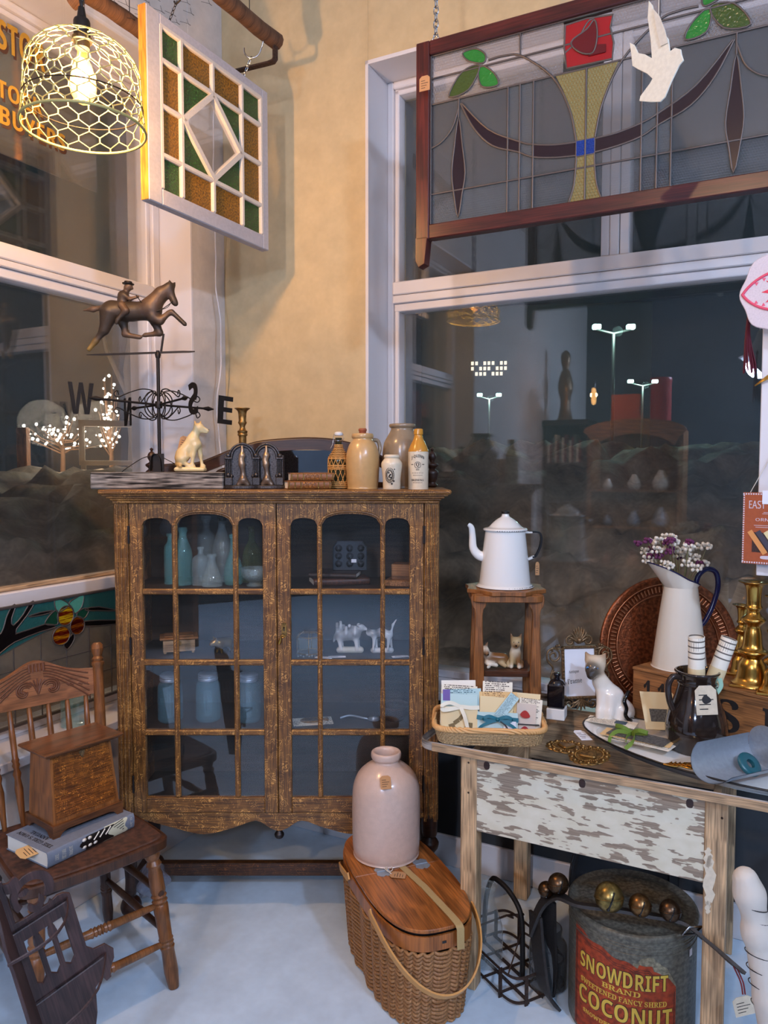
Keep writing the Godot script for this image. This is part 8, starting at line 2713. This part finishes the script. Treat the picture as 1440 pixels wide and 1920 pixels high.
# the large leaded window; its plan is symmetrical about the rose
func make_leaded() -> void:
	var t := thing("leaded_window", "large leaded stained glass window with red rose in a mahogany frame, hung on chains", "stained glass", XR * X(V(1.658, 0, 0.42)))
	var W := 0.494
	var g := Geo.new()
	for s in [-1, 1]:
		g = Geo.new()
		g.bx(s * W, s * 0.54, 2.292, 2.912, -0.04, 0.0, 0.003)
		g.bx(s * W, s * (W + 0.012), 2.335, 2.87, -0.03, -0.006, 0.003)
		g.prism(pg([s * 0.541, 2.30, s * 0.541, 2.226, s * 0.53, 2.205, s * 0.508, 2.215, s * 0.499, 2.30]), -0.04, 0.0, Transform3D(), 0.002)
		part(t, "frame_stile", g, mat(C8(92, 34, 26), 0.28, 0, tex.grain, 3.0))
	for y in [[2.292, 2.338], [2.868, 2.912]]:
		g = Geo.new()
		g.bx(-W, W, y[0], y[1], -0.038, -0.001, 0.003)
		part(t, "frame_rail", g, M.mahog)
	var ham := mat(C8(170, 162, 158), 0.3, 0, null, 1, {"a": 0.34, "bump": tex.dimple, "bs": 0.35, "sc": Vector3.ONE * 7, "spec": 0.8})
	var ham2 := mat(C8(108, 116, 122), 0.3, 0, null, 1, {"a": 0.36, "bump": tex.dimple, "bs": 0.35, "sc": Vector3.ONE * 9, "spec": 0.8})
	var grey := mat(C8(84, 86, 88), 0.3, 0, null, 1, {"a": 0.4})
	var purple := mat(C8(34, 14, 20), 0.2, 0, null, 1, {"a": 0.95})
	var yellow := mat(C8(150, 138, 88), 0.3, 0, null, 1, {"a": 0.8, "bump": tex.dimple, "bs": 0.35, "sc": Vector3.ONE * 7})
	var red := mat(C8(150, 20, 24), 0.22, 0, null, 1, {"a": 0.95})
	var darkred := mat(C8(92, 10, 16), 0.22, 0, null, 1, {"a": 0.96})
	var green := mat(C8(44, 124, 46), 0.22, 0, null, 1, {"a": 0.93, "bump": tex.bumpy, "bs": 0.15, "sc": Vector3.ONE * 6, "back": C8(50, 140, 50)})
	var olive := mat(C8(60, 78, 26), 0.22, 0, null, 1, {"a": 0.93, "bump": tex.bumpy, "bs": 0.15, "sc": Vector3.ONE * 6})
	var blue := mat(C8(24, 62, 150), 0.22, 0, null, 1, {"a": 0.95, "bump": tex.dimple, "bs": 0.3, "sc": Vector3.ONE * 10})
	var lead := Geo.new()
	var came := func(p, r := 0.003): lead.tube(to3(p, -0.016) if p is PackedVector2Array else p, r, 6)
	var piece := func(called: String, p: PackedVector2Array, m: Material, z: float, lab := ""):
		g = Geo.new()
		g.prism(p, z - 0.0014, z + 0.0014)
		part(t, called, g, m, lab)
	var Y := [2.338, 2.435, 2.717, 2.797, 2.868]
	var xb := [0.157, 0.199, 0.237]
	# plain ground: a textured strip above, smooth field, textured strip below, textured uprights
	for s in [-1, 1]:
		piece.call("glass_piece", pg([s * 0.07, Y[3], s * 0.2, Y[3], s * 0.2, Y[4], s * 0.07, Y[4]]), ham, -0.02)
		piece.call("glass_piece", pg([s * 0.2, Y[3], s * W, Y[3], s * W, Y[4], s * 0.2, Y[4]]), ham, -0.02)
		piece.call("glass_piece", pg([s * 0.07, Y[2], s * 0.3, Y[2], s * 0.3, Y[3], s * 0.07, Y[3]]), ham, -0.02)
		piece.call("glass_piece", pg([s * 0.3, Y[2], s * W, Y[2], s * W, Y[3], s * 0.3, Y[3]]), ham, -0.02)
		piece.call("glass_piece", pg([0, Y[1], s * xb[0], Y[1], s * xb[0], Y[2], 0, Y[2]]), grey, -0.02)
		for k in 2: piece.call("glass_piece", pg([s * xb[k], Y[0], s * xb[k + 1], Y[0], s * xb[k + 1], Y[2], s * xb[k], Y[2]]), ham2, -0.02)
		piece.call("glass_piece", pg([s * xb[2], Y[1], s * 0.398, Y[1], s * 0.398, Y[2], s * xb[2], Y[2]]), grey, -0.02)
		piece.call("glass_piece", pg([s * 0.398, Y[1], s * W, Y[1], s * W, Y[2], s * 0.398, Y[2]]), grey, -0.02)
		piece.call("glass_piece", pg([0, Y[0], s * xb[0], Y[0], s * xb[0], Y[1], 0, Y[1]]), ham2, -0.02)
		piece.call("glass_piece", pg([s * xb[2], Y[0], s * 0.398, Y[0], s * 0.398, Y[1], s * xb[2], Y[1]]), ham2, -0.02)
		piece.call("glass_piece", pg([s * 0.398, Y[0], s * W, Y[0], s * W, Y[1], s * 0.398, Y[1]]), ham2, -0.02)
		for x in xb: came.call([V(s * x, Y[0], -0.016), V(s * x, Y[2], -0.016)])
		came.call([V(s * 0.2, Y[3], -0.016), V(s * 0.2, Y[4], -0.016)])
		came.call([V(s * W, Y[0], -0.016), V(s * W, Y[4], -0.016)])
		# vase half, its foot and the arching stem
		var vase := smooth([s * 0.091, 2.715, s * 0.006, 2.715, s * 0.004, 2.6, s * 0.003, 2.52, s * 0.028, 2.52, s * 0.045, 2.60, s * 0.065, 2.66], 3)
		piece.call("vase_piece", pg([s * 0.091, 2.716, s * 0.003, 2.716, s * 0.003, 2.516, s * 0.027, 2.516, s * 0.036, 2.56, s * 0.05, 2.62, s * 0.068, 2.67]), yellow, -0.0165)
		piece.call("vase_foot", pg([s * 0.003, 2.468, s * 0.026, 2.468, s * 0.028, 2.43, s * 0.034, 2.38, s * 0.046, 2.34, s * 0.003, 2.34]), yellow, -0.0165)
		came.call(smooth([s * 0.026, 2.472, s * 0.028, 2.43, s * 0.034, 2.38, s * 0.048, 2.338], 4, false))
		came.call(smooth([s * 0.301, 2.811, s * 0.25, 2.812, s * 0.195, 2.798, s * 0.1, 2.715, s * 0.048, 2.611, s * 0.027, 2.516], 5, false), 0.0034)
		# swags
		piece.call("swag", smooth([s * 0.388, 2.693, s * 0.300, 2.603, s * 0.205, 2.549, s * 0.205, 2.517, s * 0.286, 2.551, s * 0.346, 2.614], 3), purple, -0.0165)
		piece.call("swag", pg([s * 0.157, 2.529, s * 0.09, 2.516, s * 0.028, 2.512, s * 0.028, 2.474, s * 0.09, 2.479, s * 0.157, 2.493]), purple, -0.0165)
		came.call(smooth([s * 0.388, 2.70, s * 0.300, 2.603, s * 0.205, 2.549, s * 0.157, 2.53, s * 0.09, 2.516, s * 0.026, 2.512], 4, false))
		came.call(smooth([s * 0.392, 2.70, s * 0.346, 2.614, s * 0.286, 2.551, s * 0.205, 2.517, s * 0.157, 2.493, s * 0.09, 2.479, s * 0.026, 2.473], 4, false))
		came.call(smooth([s * 0.398, 2.69, s * 0.42, 2.63, s * 0.455, 2.595, s * W, 2.58], 5, false))
		# drops
		piece.call("drop", smooth([s * 0.398, 2.66, s * 0.412, 2.57, s * 0.420, 2.49, s * 0.412, 2.42, s * 0.398, 2.35, s * 0.385, 2.42, s * 0.375, 2.485, s * 0.385, 2.57], 3), purple, -0.0165)
		lead.tube(to3(smooth([s * 0.398, 2.66, s * 0.412, 2.57, s * 0.420, 2.49, s * 0.412, 2.42, s * 0.398, 2.35, s * 0.385, 2.42, s * 0.375, 2.485, s * 0.385, 2.57], 3), -0.015), 0.0026, 6, true)
		came.call([V(s * 0.398, 2.66, -0.016), V(s * 0.398, 2.717, -0.016)])
		# leaves
		for q in [[[0.385, 2.852, 0.343, 2.855, 0.311, 2.83, 0.318, 2.806, 0.366, 2.824], green], [[0.324, 2.80, 0.283, 2.769, 0.269, 2.73, 0.319, 2.735, 0.333, 2.772], green], [[0.329, 2.801, 0.389, 2.794, 0.431, 2.73, 0.365, 2.737], olive]]:
			var f := []
			for k in q[0].size(): f.append(q[0][k] * (s if k % 2 == 0 else 1))
			var p := smooth(f, 4)
			piece.call("leaf", p, q[1], -0.0165)
			lead.tube(to3(p, -0.015), 0.0026, 6, true)
	for k in [1, 2, 3]: came.call([V(-W, Y[k], -0.016), V(W, Y[k], -0.016)])
	for k in [0, 4]: came.call([V(-W, Y[k], -0.016), V(W, Y[k], -0.016)])
	came.call([V(0, 2.338, -0.0145), V(0, 2.716, -0.0145)])
	piece.call("blue_square", pg([-0.026, 2.471, 0.026, 2.471, 0.026, 2.513, -0.026, 2.513]), blue, -0.015, "dimpled cobalt blue square")
	came.call(pg([-0.027, 2.47, 0.027, 2.47, 0.027, 2.514, -0.027, 2.514, -0.027, 2.47]))
	# the rose
	piece.call("rose_petal", pg([-0.064, 2.854, 0.0, 2.857, 0.072, 2.848, 0.066, 2.815, 0.076, 2.77, 0.072, 2.726, -0.058, 2.729, -0.066, 2.79]), red, -0.0165)
	var heart := smooth([-0.045, 2.80, -0.02, 2.765, 0.018, 2.755, 0.03, 2.80, 0.022, 2.845, 0.0, 2.825], 4)
	piece.call("rose_petal", heart, darkred, -0.013)
	piece.call("rose_petal", pg([0.005, 2.748, 0.055, 2.748, 0.055, 2.77, 0.03, 2.775]), darkred, -0.013)
	lead.tube(to3(heart, -0.012), 0.0026, 6, true)
	came.call(smooth([-0.064, 2.775, -0.03, 2.80, 0.0, 2.845, 0.02, 2.852], 4, false))
	came.call(smooth([-0.03, 2.772, 0.0, 2.79, 0.012, 2.815, 0.022, 2.845], 4, false))
	came.call(smooth([0.0, 2.83, -0.01, 2.8, 0.0, 2.775, 0.022, 2.75], 4, false))
	came.call(pg([-0.064, 2.854, 0.0, 2.857, 0.072, 2.848, 0.066, 2.815, 0.076, 2.77, 0.072, 2.726, -0.058, 2.729, -0.066, 2.79, -0.064, 2.854]))
	part(t, "lead_came", lead, M.lead)
	for s in [-1, 1]:
		g = Geo.new()
		chain(g, V(s * 0.48, 2.915, -0.02), V(s * 0.47, 3.79, -0.02), 0.026, 0.0022)
		var ring := []
		for k in 12: ring.append(V(s * 0.48 + 0.012 * cos(TAU * k / 12), 2.918 + 0.012 * sin(TAU * k / 12), -0.02))
		g.tube(ring, 0.0022, 5, true)
		single("hanging_chain", ["steel chain holding the leaded window's left corner", "steel chain holding the leaded window's right corner"][0 if s < 0 else 1], "chain", g, M.steel, t.transform)


func make_right_display() -> void:
	var g := Geo.new()
	g.bx(2.136, 2.176, 1.248, 2.06, 0.29, 0.305, 0.002)
	g.bx(2.178, 2.24, 1.243, 2.06, 0.29, 0.305, 0.002)
	g.tube([V(2.19, 2.05, 0.297), V(2.19, 3.4, 0.297)], 0.0015, 5)
	single("display_board", "white boarded hanging display strip at the window's right side", "board", g, M.white, XR)
	var t := thing("ornament_card", "brown printed card of ornaments hung on string from the white board", "card", XR * X(V(2.175, 1.385, 0.335), V(0, -12, 0)))
	g = Geo.new()
	g.bx(-0.078, 0.09, -0.102, 0.1, -0.002, 0.002, 0.0005)
	part(t, "backing_card", g, mat(C8(168, 84, 46), 0.8, 0, tex.soft, 8))
	g = Geo.new()
	for k in 26:
		g.bx(-0.078 + 0.0064 * k, -0.0745 + 0.0064 * k, 0.0935, 0.098, 0.002, 0.0026, 0.0)
		g.bx(-0.078 + 0.0064 * k, -0.0745 + 0.0064 * k, -0.1, -0.0955, 0.002, 0.0026, 0.0)
	for k in 30: g.bx(-0.0775, -0.0735, -0.096 + 0.0064 * k, -0.0925 + 0.0064 * k, 0.002, 0.0026, 0.0)
	text(g, "EAST END PRESS", 0.022, X(V(0.012, 0.066, 0.0022)), 0.0006, 3, 0.148)
	text(g, "ORNAMENTS", 0.0085, X(V(0.006, 0.024, 0.0022)), 0.0006, 3, 0.1)
	for q in [[0.044, 0.03], [0.04, 0.034], [0.007, 0.06], [0.002, 0.055]]: g.bx(-q[1] * 0.8, q[1], q[0], q[0] + 0.0012, 0.002, 0.0026, 0.0)
	g.prism(soval(0.03, 0.005, 4, 24), 0.002, 0.0026, X(V(0.0, -0.082, 0)))
	part(t, "print", g, mat(C8(206, 196, 204), 0.8))
	g = Geo.new()
	g.prism(pg([-0.052, -0.068, 0.06, -0.07, 0.06, -0.014, -0.052, -0.012]), 0.002, 0.0025)
	part(t, "window_opening", g, mat(C8(70, 44, 40), 0.7, 0, tex.mottle, 30))
	for k in 5:
		g = Geo.new()
		g.box(V(0.014, 0.075, 0.001), X(V(-0.038 + 0.021 * k, -0.04, 0.0032), V(0, 0, 34)), 0.0)
		part(t, "paper_strip", g, mat([C8(214, 146, 84), C8(66, 62, 74), C8(216, 200, 150), C8(64, 52, 48), C8(196, 96, 60)][k], 0.8))
	g = Geo.new()
	g.bx(-0.028, -0.002, 0.064 + 0.004, 0.106, 0.0026, 0.0034, 0.0)
	part(t, "price_label", g, M.white_card)
	g = Geo.new()
	g.tube([V(-0.06, 0.1, 0), V(-0.02, 0.19, -0.02), V(0.0, 0.26, -0.03)], 0.001, 4)
	g.tube([V(0.0, 0.26, -0.028), V(-0.014, 0.16, -0.005)], 0.0013, 4)
	part(t, "string", g, M.string)
	t = thing("paper_ornament", "scalloped white paper ornament printed with a pink almond and leaf pattern", "ornament", XR * X(V(2.192, 2.035, 0.36), V(0, -14, 0)))
	g = Geo.new()
	var o := PackedVector2Array()
	for k in 64:
		var a := TAU * k / 64
		o.append(Vector2(cos(a), sin(a)) * 0.116 * (1.0 + 0.035 * cos(a * 8.0)))
	g.prism(o, -0.004, 0.004, Transform3D(), 0.002)
	part(t, "disc", g, mat(C8(226, 214, 218), 0.8, 0, tex.soft, 20))
	g = Geo.new()
	var al := PackedVector2Array(arc(Vector2(0, -0.05), 0.126, 0.105, 152, 28, 20))
	al.append_array(arc(Vector2(0, 0.05), 0.126, 0.105, -28, -152, 20))
	g.tube(to3(al, 0.0045), 0.004, 6, true)
	part(t, "pink_outline", g, mat(C8(226, 84, 110), 0.7))
	for k in 12:
		g = Geo.new()
		var a := TAU * k / 12
		var l := 0.062 * (0.62 + 0.38 * absf(cos(a)))
		g.prism(pg([0.006, 0, l * 0.55, 0.0085, l, 0, l * 0.55, -0.0085]), 0.004, 0.0048, X(Vector3.ZERO, V(0, 0, rad_to_deg(a))))
		part(t, "red_leaf", g, mat(C8(222, 62, 84), 0.7))
	for s in [-1, 1]:
		for k in 9:
			g = Geo.new()
			var x := -0.075 + 0.019 * k
			var y := 0.049 - 3.6 * x * x
			g.prism(pg([-0.005, 0, 0.005, 0, 0, -0.009]), 0.004, 0.0048, X(V(x, s * y, 0), V(0, 0, 0 if s > 0 else 180)))
			part(t, "pink_triangle", g, mat(C8(228, 96, 124), 0.7))
	t = thing("silk_tassel", "dark wine red silk tassel hanging beside the white paper ornament", "tassel", XR * X(V(2.098, 1.83, 0.31)))
	g = Geo.new()
	for k in 14:
		var a := k * 2.4
		g.tube(curve3([V(0.004, 0.2, 0), V(0.005 * cos(a), 0.1, 0.005 * sin(a)), V(0.016 * cos(a) + 0.008, 0.012 * sin(k * 1.0), 0.012 * sin(a))], 3), 0.002, 4)
	g.ball(V(0.003, 0.19, 0), 0.007, 10)
	part(t, "threads", g, mat(C8(84, 16, 34), 0.6))
	g = Geo.new()
	for k in 3: g.tube(curve3([V(2.12, 1.785, 0.31), V(2.15, 1.80 + 0.004 * k, 0.325), V(2.19, 1.815 + 0.012 * k, 0.32)], 4), 0.0022, 5)
	single("gilt_twig", "thin gilt wire twig fixed to the white display board", "ornament", g, M.brass, XR)


func make_outside() -> void:
	var f := FastNoiseLite.new()
	f.seed = 5
	f.frequency = 0.9
	f.fractal_octaves = 4
	var hgt := func(th: float, d: float) -> float:
		var top := 1.50 + 0.28 * smoothstep(-0.25, 0.15, th)
		var p := V(sin(th) * d, 0, -cos(th) * d)
		var h := lerpf(0.25, top, smoothstep(3.4, 9.0, d)) - 0.2 * smoothstep(9.5, 13.0, d)
		var n := f.get_noise_2d(p.x * 2.2, p.z * 2.2)
		return h + 0.24 * n * smoothstep(3.4, 5.0, d) * (1.0 - smoothstep(8.0, 12.0, d)) + 0.1 * f.get_noise_2d(p.x * 0.5, p.z * 0.5)
	var g := Geo.new()
	g.grid(120, 90, func(u, v):
		var th: float = lerpf(-0.95, 0.98, u)
		var edge: float = minf(2.72 / maxf(cos(th - 0.473), 0.08), 2.19 / maxf(cos(th + 1.097), 0.08)) + 0.25
		var d: float = lerpf(minf(edge, 12.0), 26.0, pow(v, 1.6))
		return V(sin(th) * d, hgt.call(th, d), -cos(th) * d), -1.0)
	var sn := single("snow_bank", "dirty ploughed snow bank outside the windows at night", "snow", g, mat(C8(232, 206, 174), 0.85, 0, tex.snow, 0.35))
	sn.set_meta("kind", "stuff")
	# street lamps with two heads each
	for q in [[V(4.57, 1.2, -15.3), 4.35, 0.34, "tall twin headed street lamp beyond the snow bank, nearest and brightest"], [V(7.6, 1.2, -22.5), 4.1, 0.36, "twin headed street lamp farther off to the right across the street"], [V(3.3, 1.2, -24.0), 3.85, 0.3, "small distant street lamp left of the others across the snow"]]:
		var t := thing("street_lamp", q[3], "street lamp", X(q[0]), "street lamps outside")
		g = Geo.new()
		g.tube([Vector3.ZERO, V(0, q[1] - 1.3, 0)], 0.035, 8)
		g.tube([V(-q[2], q[1] - 1.22, 0), V(0, q[1] - 1.3, 0), V(q[2], q[1] - 1.22, 0)], 0.025, 6)
		part(t, "pole", g, M.iron)
		for s in [-1, 1]:
			g = Geo.new()
			g.box(V(0.16, 0.1, 0.12), X(V(s * q[2], q[1] - 1.17, 0)), 0.02)
			part(t, "lamp_head", g, mat(C8(200, 255, 250), 0.5, 0, null, 1, {"glow": 9.0, "gc": C8(180, 250, 240)}))
		omni("street_glow", q[0] + V(0, q[1] - 1.3, 0.25), C8(190, 255, 245), 7.0, 0.1)
	# dark building with a strip of lit panes
	var b := thing("distant_building", "dark building with a strip of small lit window panes across the street", "building", X(V(4.4, 0.5, -29.0), V(0, -8, 0)))
	g = Geo.new()
	g.bx(-3.0, 5.5, 0, 7.2, -6, 0, 0.02)
	part(b, "wall", g, mat(C8(40, 44, 50), 0.8))
	for r in 3:
		for k in 9:
			if (k * 5 + r * 3) % 4 == 0: continue
			g = Geo.new()
			g.bx(-1.1 + k * 0.155, -1.0 + k * 0.155, 4.6 + r * 0.2, 4.73 + r * 0.2, -0.02, 0.03, 0.0)
			part(b, "lit_window", g, mat(C8(255, 236, 214), 0.5, 0, null, 1, {"glow": 1.1}))
	# two small trees strung with fairy lights
	for q in [[V(-4.4, 1.45, -10.4), 1.25, "bare shrub strung with white fairy lights outside, lower of the two"], [V(-3.7, 1.42, -10.3), 1.55, "slim bare tree strung with white fairy lights outside, taller of the two"]]:
		var t := thing("bare_tree", q[2], "tree", X(q[0]), "trees with fairy lights outside")
		g = Geo.new()
		var lights := Geo.new()
		var slim: bool = q[1] > 1.4
		g.tube([V(0, -0.3, 0), V(0.02, 0.3, 0), V(0, 0.6, 0)], [0.04, 0.03, 0.02], 6)
		for k in 22:
			var a := k * 2.4
			var r := (0.18 if slim else 0.55) * (0.6 + 0.4 * sin(k * 1.7))
			var y0 := 0.3 + 0.012 * k
			var tip := V(cos(a) * r, y0 + (0.25 + 0.028 * k if slim else 0.18 + 0.1 * sin(k * 2.2)), sin(a) * r)
			g.tube([V(0, y0, 0), tip * 0.6 + V(0, 0.12, 0), tip], [0.012, 0.008, 0.004], 5)
			for j in 3: lights.ball(V(0, y0, 0).lerp(tip, 0.4 + 0.3 * j) + V(0.03 * sin(k + j), 0.02 * cos(k * j), 0.03), 0.009 + 0.006 * ((k + j) % 3), 6)
		part(t, "branches", g, M.rustic)
		part(t, "fairy_lights", lights, mat(C8(255, 248, 230), 0.5, 0, null, 1, {"glow": 6.0})).set_meta("kind", "stuff")
		omni("fairy_glow", q[0] + V(0, 0.7, 0.5), C8(255, 240, 215), 1.2, 0.3)
	g = Geo.new()
	for q in [[-0.55, 0.55, 0.62, 0.7], [-0.55, 0.55, 0.14, 0.2], [-0.55, -0.48, 0.14, 0.7], [0.48, 0.55, 0.14, 0.7]]: g.bx(q[0], q[1], q[2], q[3], -0.03, 0.03, 0.005)
	for x in [-0.5, 0.5]: g.bx(x - 0.03, x + 0.03, -0.4, 0.2, -0.03, 0.03, 0.004)
	single("sign_frame", "empty pale wooden sign frame standing in the snow outside", "frame", g, mat(C8(196, 186, 170), 0.8), X(V(-3.25, 1.46, -9.6), V(0, 20, 0)))
	g = Geo.new()
	g.bx(-0.06, 0.06, -0.8, 0.55, -0.06, 0.06, 0.01)
	single("wooden_post", "brown wooden post standing in the snow by the fairy lit shrub", "post", g, mat(C8(150, 96, 58), 0.8, 0, tex.grain, 3), X(V(-4.35, 1.5, -9.2)))
	g = Geo.new()
	g.tube([V(0, -0.4, 0), V(0.03, 0.6, 0), V(-0.05, 1.6, 0), V(0.1, 2.8, 0)], [0.1, 0.08, 0.06, 0.03], 8)
	g.tube([V(0, 0.7, 0), V(0.3, 1.4, 0), V(0.4, 2.4, 0)], [0.05, 0.035, 0.015], 6)
	g.tube([V(-0.03, 1.2, 0), V(-0.35, 1.9, 0), V(-0.5, 2.7, 0)], [0.045, 0.03, 0.012], 6)
	single("forked_tree", "bare forked tree trunk standing behind the empty sign frame", "tree", g, mat(C8(92, 84, 82), 0.9), X(V(-3.7, 1.4, -11.2)))


# the shop behind the viewer, which the dark panes reflect
func make_shop() -> void:
	var g := Geo.new()
	var t := thing("armoire", "honey coloured armoire with arched top and open shelves reflected in the right window", "cabinet", XR * X(V(0.93, 0, 4.95), V(0, 180, 0)))
	g = Geo.new()
	for x in [-0.46, 0.41]: g.bx(x, x + 0.05, 0, 1.94, -0.25, 0.22, 0.004)
	g.bx(-0.46, 0.46, 0, 1.94, -0.25, -0.23, 0.002)
	part(t, "case", g, M.stand)
	for y in [0.1, 0.55, 0.95, 1.32]:
		g = Geo.new()
		g.bx(-0.41, 0.41, y, y + 0.025, -0.23, 0.2, 0.003)
		part(t, "shelf", g, M.stand)
	g = Geo.new()
	var ap := pg([-0.49, 1.93])
	ap.append_array(arc(Vector2(0, 1.93), 0.49, 0.12, 180, 0, 16))
	ap.append_array(pg([0.42, 1.86]))
	ap.append_array(arc(Vector2(0, 1.70), 0.42, 0.2, 25, 155, 14))
	ap.append(Vector2(-0.42, 1.86))
	g.prism(ap, 0.2, 0.26)
	part(t, "arched_cornice", g, M.crate)
	for k in 9:
		var w := 0.05 + 0.02 * (k % 3)
		g = Geo.new()
		g.lathe(pf([0.0, 0.0, w * 0.7, 0.0, w, w * 0.8, w * 0.5, w * 1.8, w * 0.3, w * 2.2, 0.0, w * 2.2], 2), 16)
		single("china_piece", ["small white china pot in the armoire's upper shelf", "blue grey china pot on the armoire's middle shelf", "rust red china pot on the armoire's lower shelf"][k / 3] + [", at its left end", ", in the middle", ", at its right end"][k % 3], "pot", g, [M.enamel_cream, M.zinc, M.cork][k / 3], XR * X(V(0.66 + 0.26 * (k % 3), [1.346, 0.976, 0.576][k / 3], 4.85)), "china in the armoire")
	t = thing("dark_hutch", "tall dark painted hutch with books reflected in the right window", "cabinet", XR * X(V(0.245, 0, 4.95), V(0, 180, 0)))
	g = Geo.new()
	g.bx(-0.22, 0.22, 0, 2.0, -0.25, -0.23, 0.002)
	for x in [-0.22, 0.195]: g.bx(x, x + 0.025, 0, 2.0, -0.23, 0.2, 0.003)
	g.bx(-0.235, 0.235, 2.0, 2.06, -0.26, 0.24, 0.006)
	for y in [0.1, 0.7, 1.2, 1.6]: g.bx(-0.2, 0.2, y, y + 0.02, -0.23, 0.19, 0.002)
	part(t, "case", g, M.bronze_dark)
	for k in 14:
		var bk := thing("shelf_book", ["first", "second", "third", "fourth", "fifth", "sixth", "seventh", "eighth", "ninth", "tenth", "eleventh", "twelfth", "thirteenth", "fourteenth"][k] + ["  pale cloth book", " dark red cloth book", " grey green cloth book"][k % 3].replace("  ", " ") + " from the armoire's far end in the dark hutch", "book", XR * X(V(0.07 + 0.025 * k, 1.62, 4.82)), "books in the dark hutch")
		g = Geo.new()
		g.bx(-0.011, 0.011, 0, 0.2 + 0.03 * (k % 4), -0.08, 0.08, 0.002)
		part(bk, "cover", g, mat([C8(190, 180, 160), C8(110, 40, 36), C8(90, 104, 96)][k % 3], 0.7))
	g = Geo.new()
	g.lathe(pf([0.0, 0.0, 0.09, 0.0, 0.07, 0.05, 0.05, 0.2, 0.08, 0.35, 0.05, 0.5, 0.03, 0.54, 0.05, 0.62, 0.045, 0.7, 0.0, 0.74], 3), 20)
	single("dark_statue", "dark bronze statue standing on top of the dark hutch", "statue", g, M.bronze, XR * X(V(0.2, 2.06, 4.9)))
	g = Geo.new()
	g.lathe([0.0, 0.0, 0.1, 0.0, 0.1, 0.38, 0.104, 0.385, 0.104, 0.42, 0.0, 0.425], 28)
	single("red_tin", "tall round red tin standing on the armoire", "tin", g, mat(C8(150, 38, 26), 0.4), XR * X(V(1.16, 2.03, 4.85)))
	g = Geo.new()
	g.bx(-0.14, 0.14, 0, 0.26, -0.1, 0.1, 0.01)
	single("orange_box", "orange storage box standing on the armoire beside the red tin", "box", g, mat(C8(170, 66, 34), 0.6), XR * X(V(0.84, 2.04, 4.85)))
	t = thing("pendant_bulb", "bare filament bulb hanging on a cord, seen only in the right window's reflection", "lamp", XR * X(V(0.62, 2.26, 4.3)))
	g = Geo.new()
	g.tube([V(0, 0.12, 0), V(0, 1.2, 0)], 0.004, 6)
	g.lathe([0.0, 0.13, 0.018, 0.12, 0.02, 0.07, 0.0, 0.07], 14)
	part(t, "cord", g, M.black)
	g = Geo.new()
	g.lathe(pf([0.0, 0.07, 0.016, 0.06, 0.022, 0.02, 0.022, -0.06, 0.012, -0.09, 0.0, -0.095], 3), 14)
	part(t, "glowing_bulb", g, mat(C8(255, 190, 110), 0.5, 0, null, 1, {"glow": 5.0, "gc": C8(255, 190, 110)}))
	omni("bulb_glow", XR * V(0.62, 2.26, 4.3), C8(255, 180, 105), 0.25, 0.03)
	# daylight bowl lamps
	for k in FLUSH.size():
		t = thing("bowl_lamp", ["round white ceiling lamp on the right, over the table", "round white bowl lamp hung low behind the viewer", "round white ceiling lamp at the back of the shop"][k], "lamp", XR * X(V(FLUSH[k][0], FLUSH[k][2], FLUSH[k][1])), "round daylight lamps")
		g = Geo.new()
		g.lathe(pf([0.0, 0.06, 0.12, 0.055, 0.17, 0.04, 0.18, 0.02, 0.0, 0.02], 2), 28)
		g.tube([V(0, 0.05, 0), V(0, 3.78 - FLUSH[k][2], 0)], 0.006, 6)
		part(t, "fitting", g, M.white)
		g = Geo.new()
		g.lathe(pf([0.165, 0.018, 0.15, 0.0, 0.1, -0.02, 0.0, -0.03], 3), 28)
		part(t, "diffuser", g, mat(C8(230, 245, 255), 0.5, 0, null, 1, {"glow": 3.5, "gc": C8(205, 232, 255)}))


func _ready() -> void:
	make_textures()
	make_light()
	make_materials()
	make_room()
	make_outside()
	make_cabinet()
	make_table()
	make_shop()
	make_chair()
	make_basket()
	make_leaded()
	make_hanging()
	make_pendant()
	make_fruit_panel()
	make_cabinet_top()
	make_cabinet_contents()
	make_table_things()
	make_under_table()
	make_right_display()
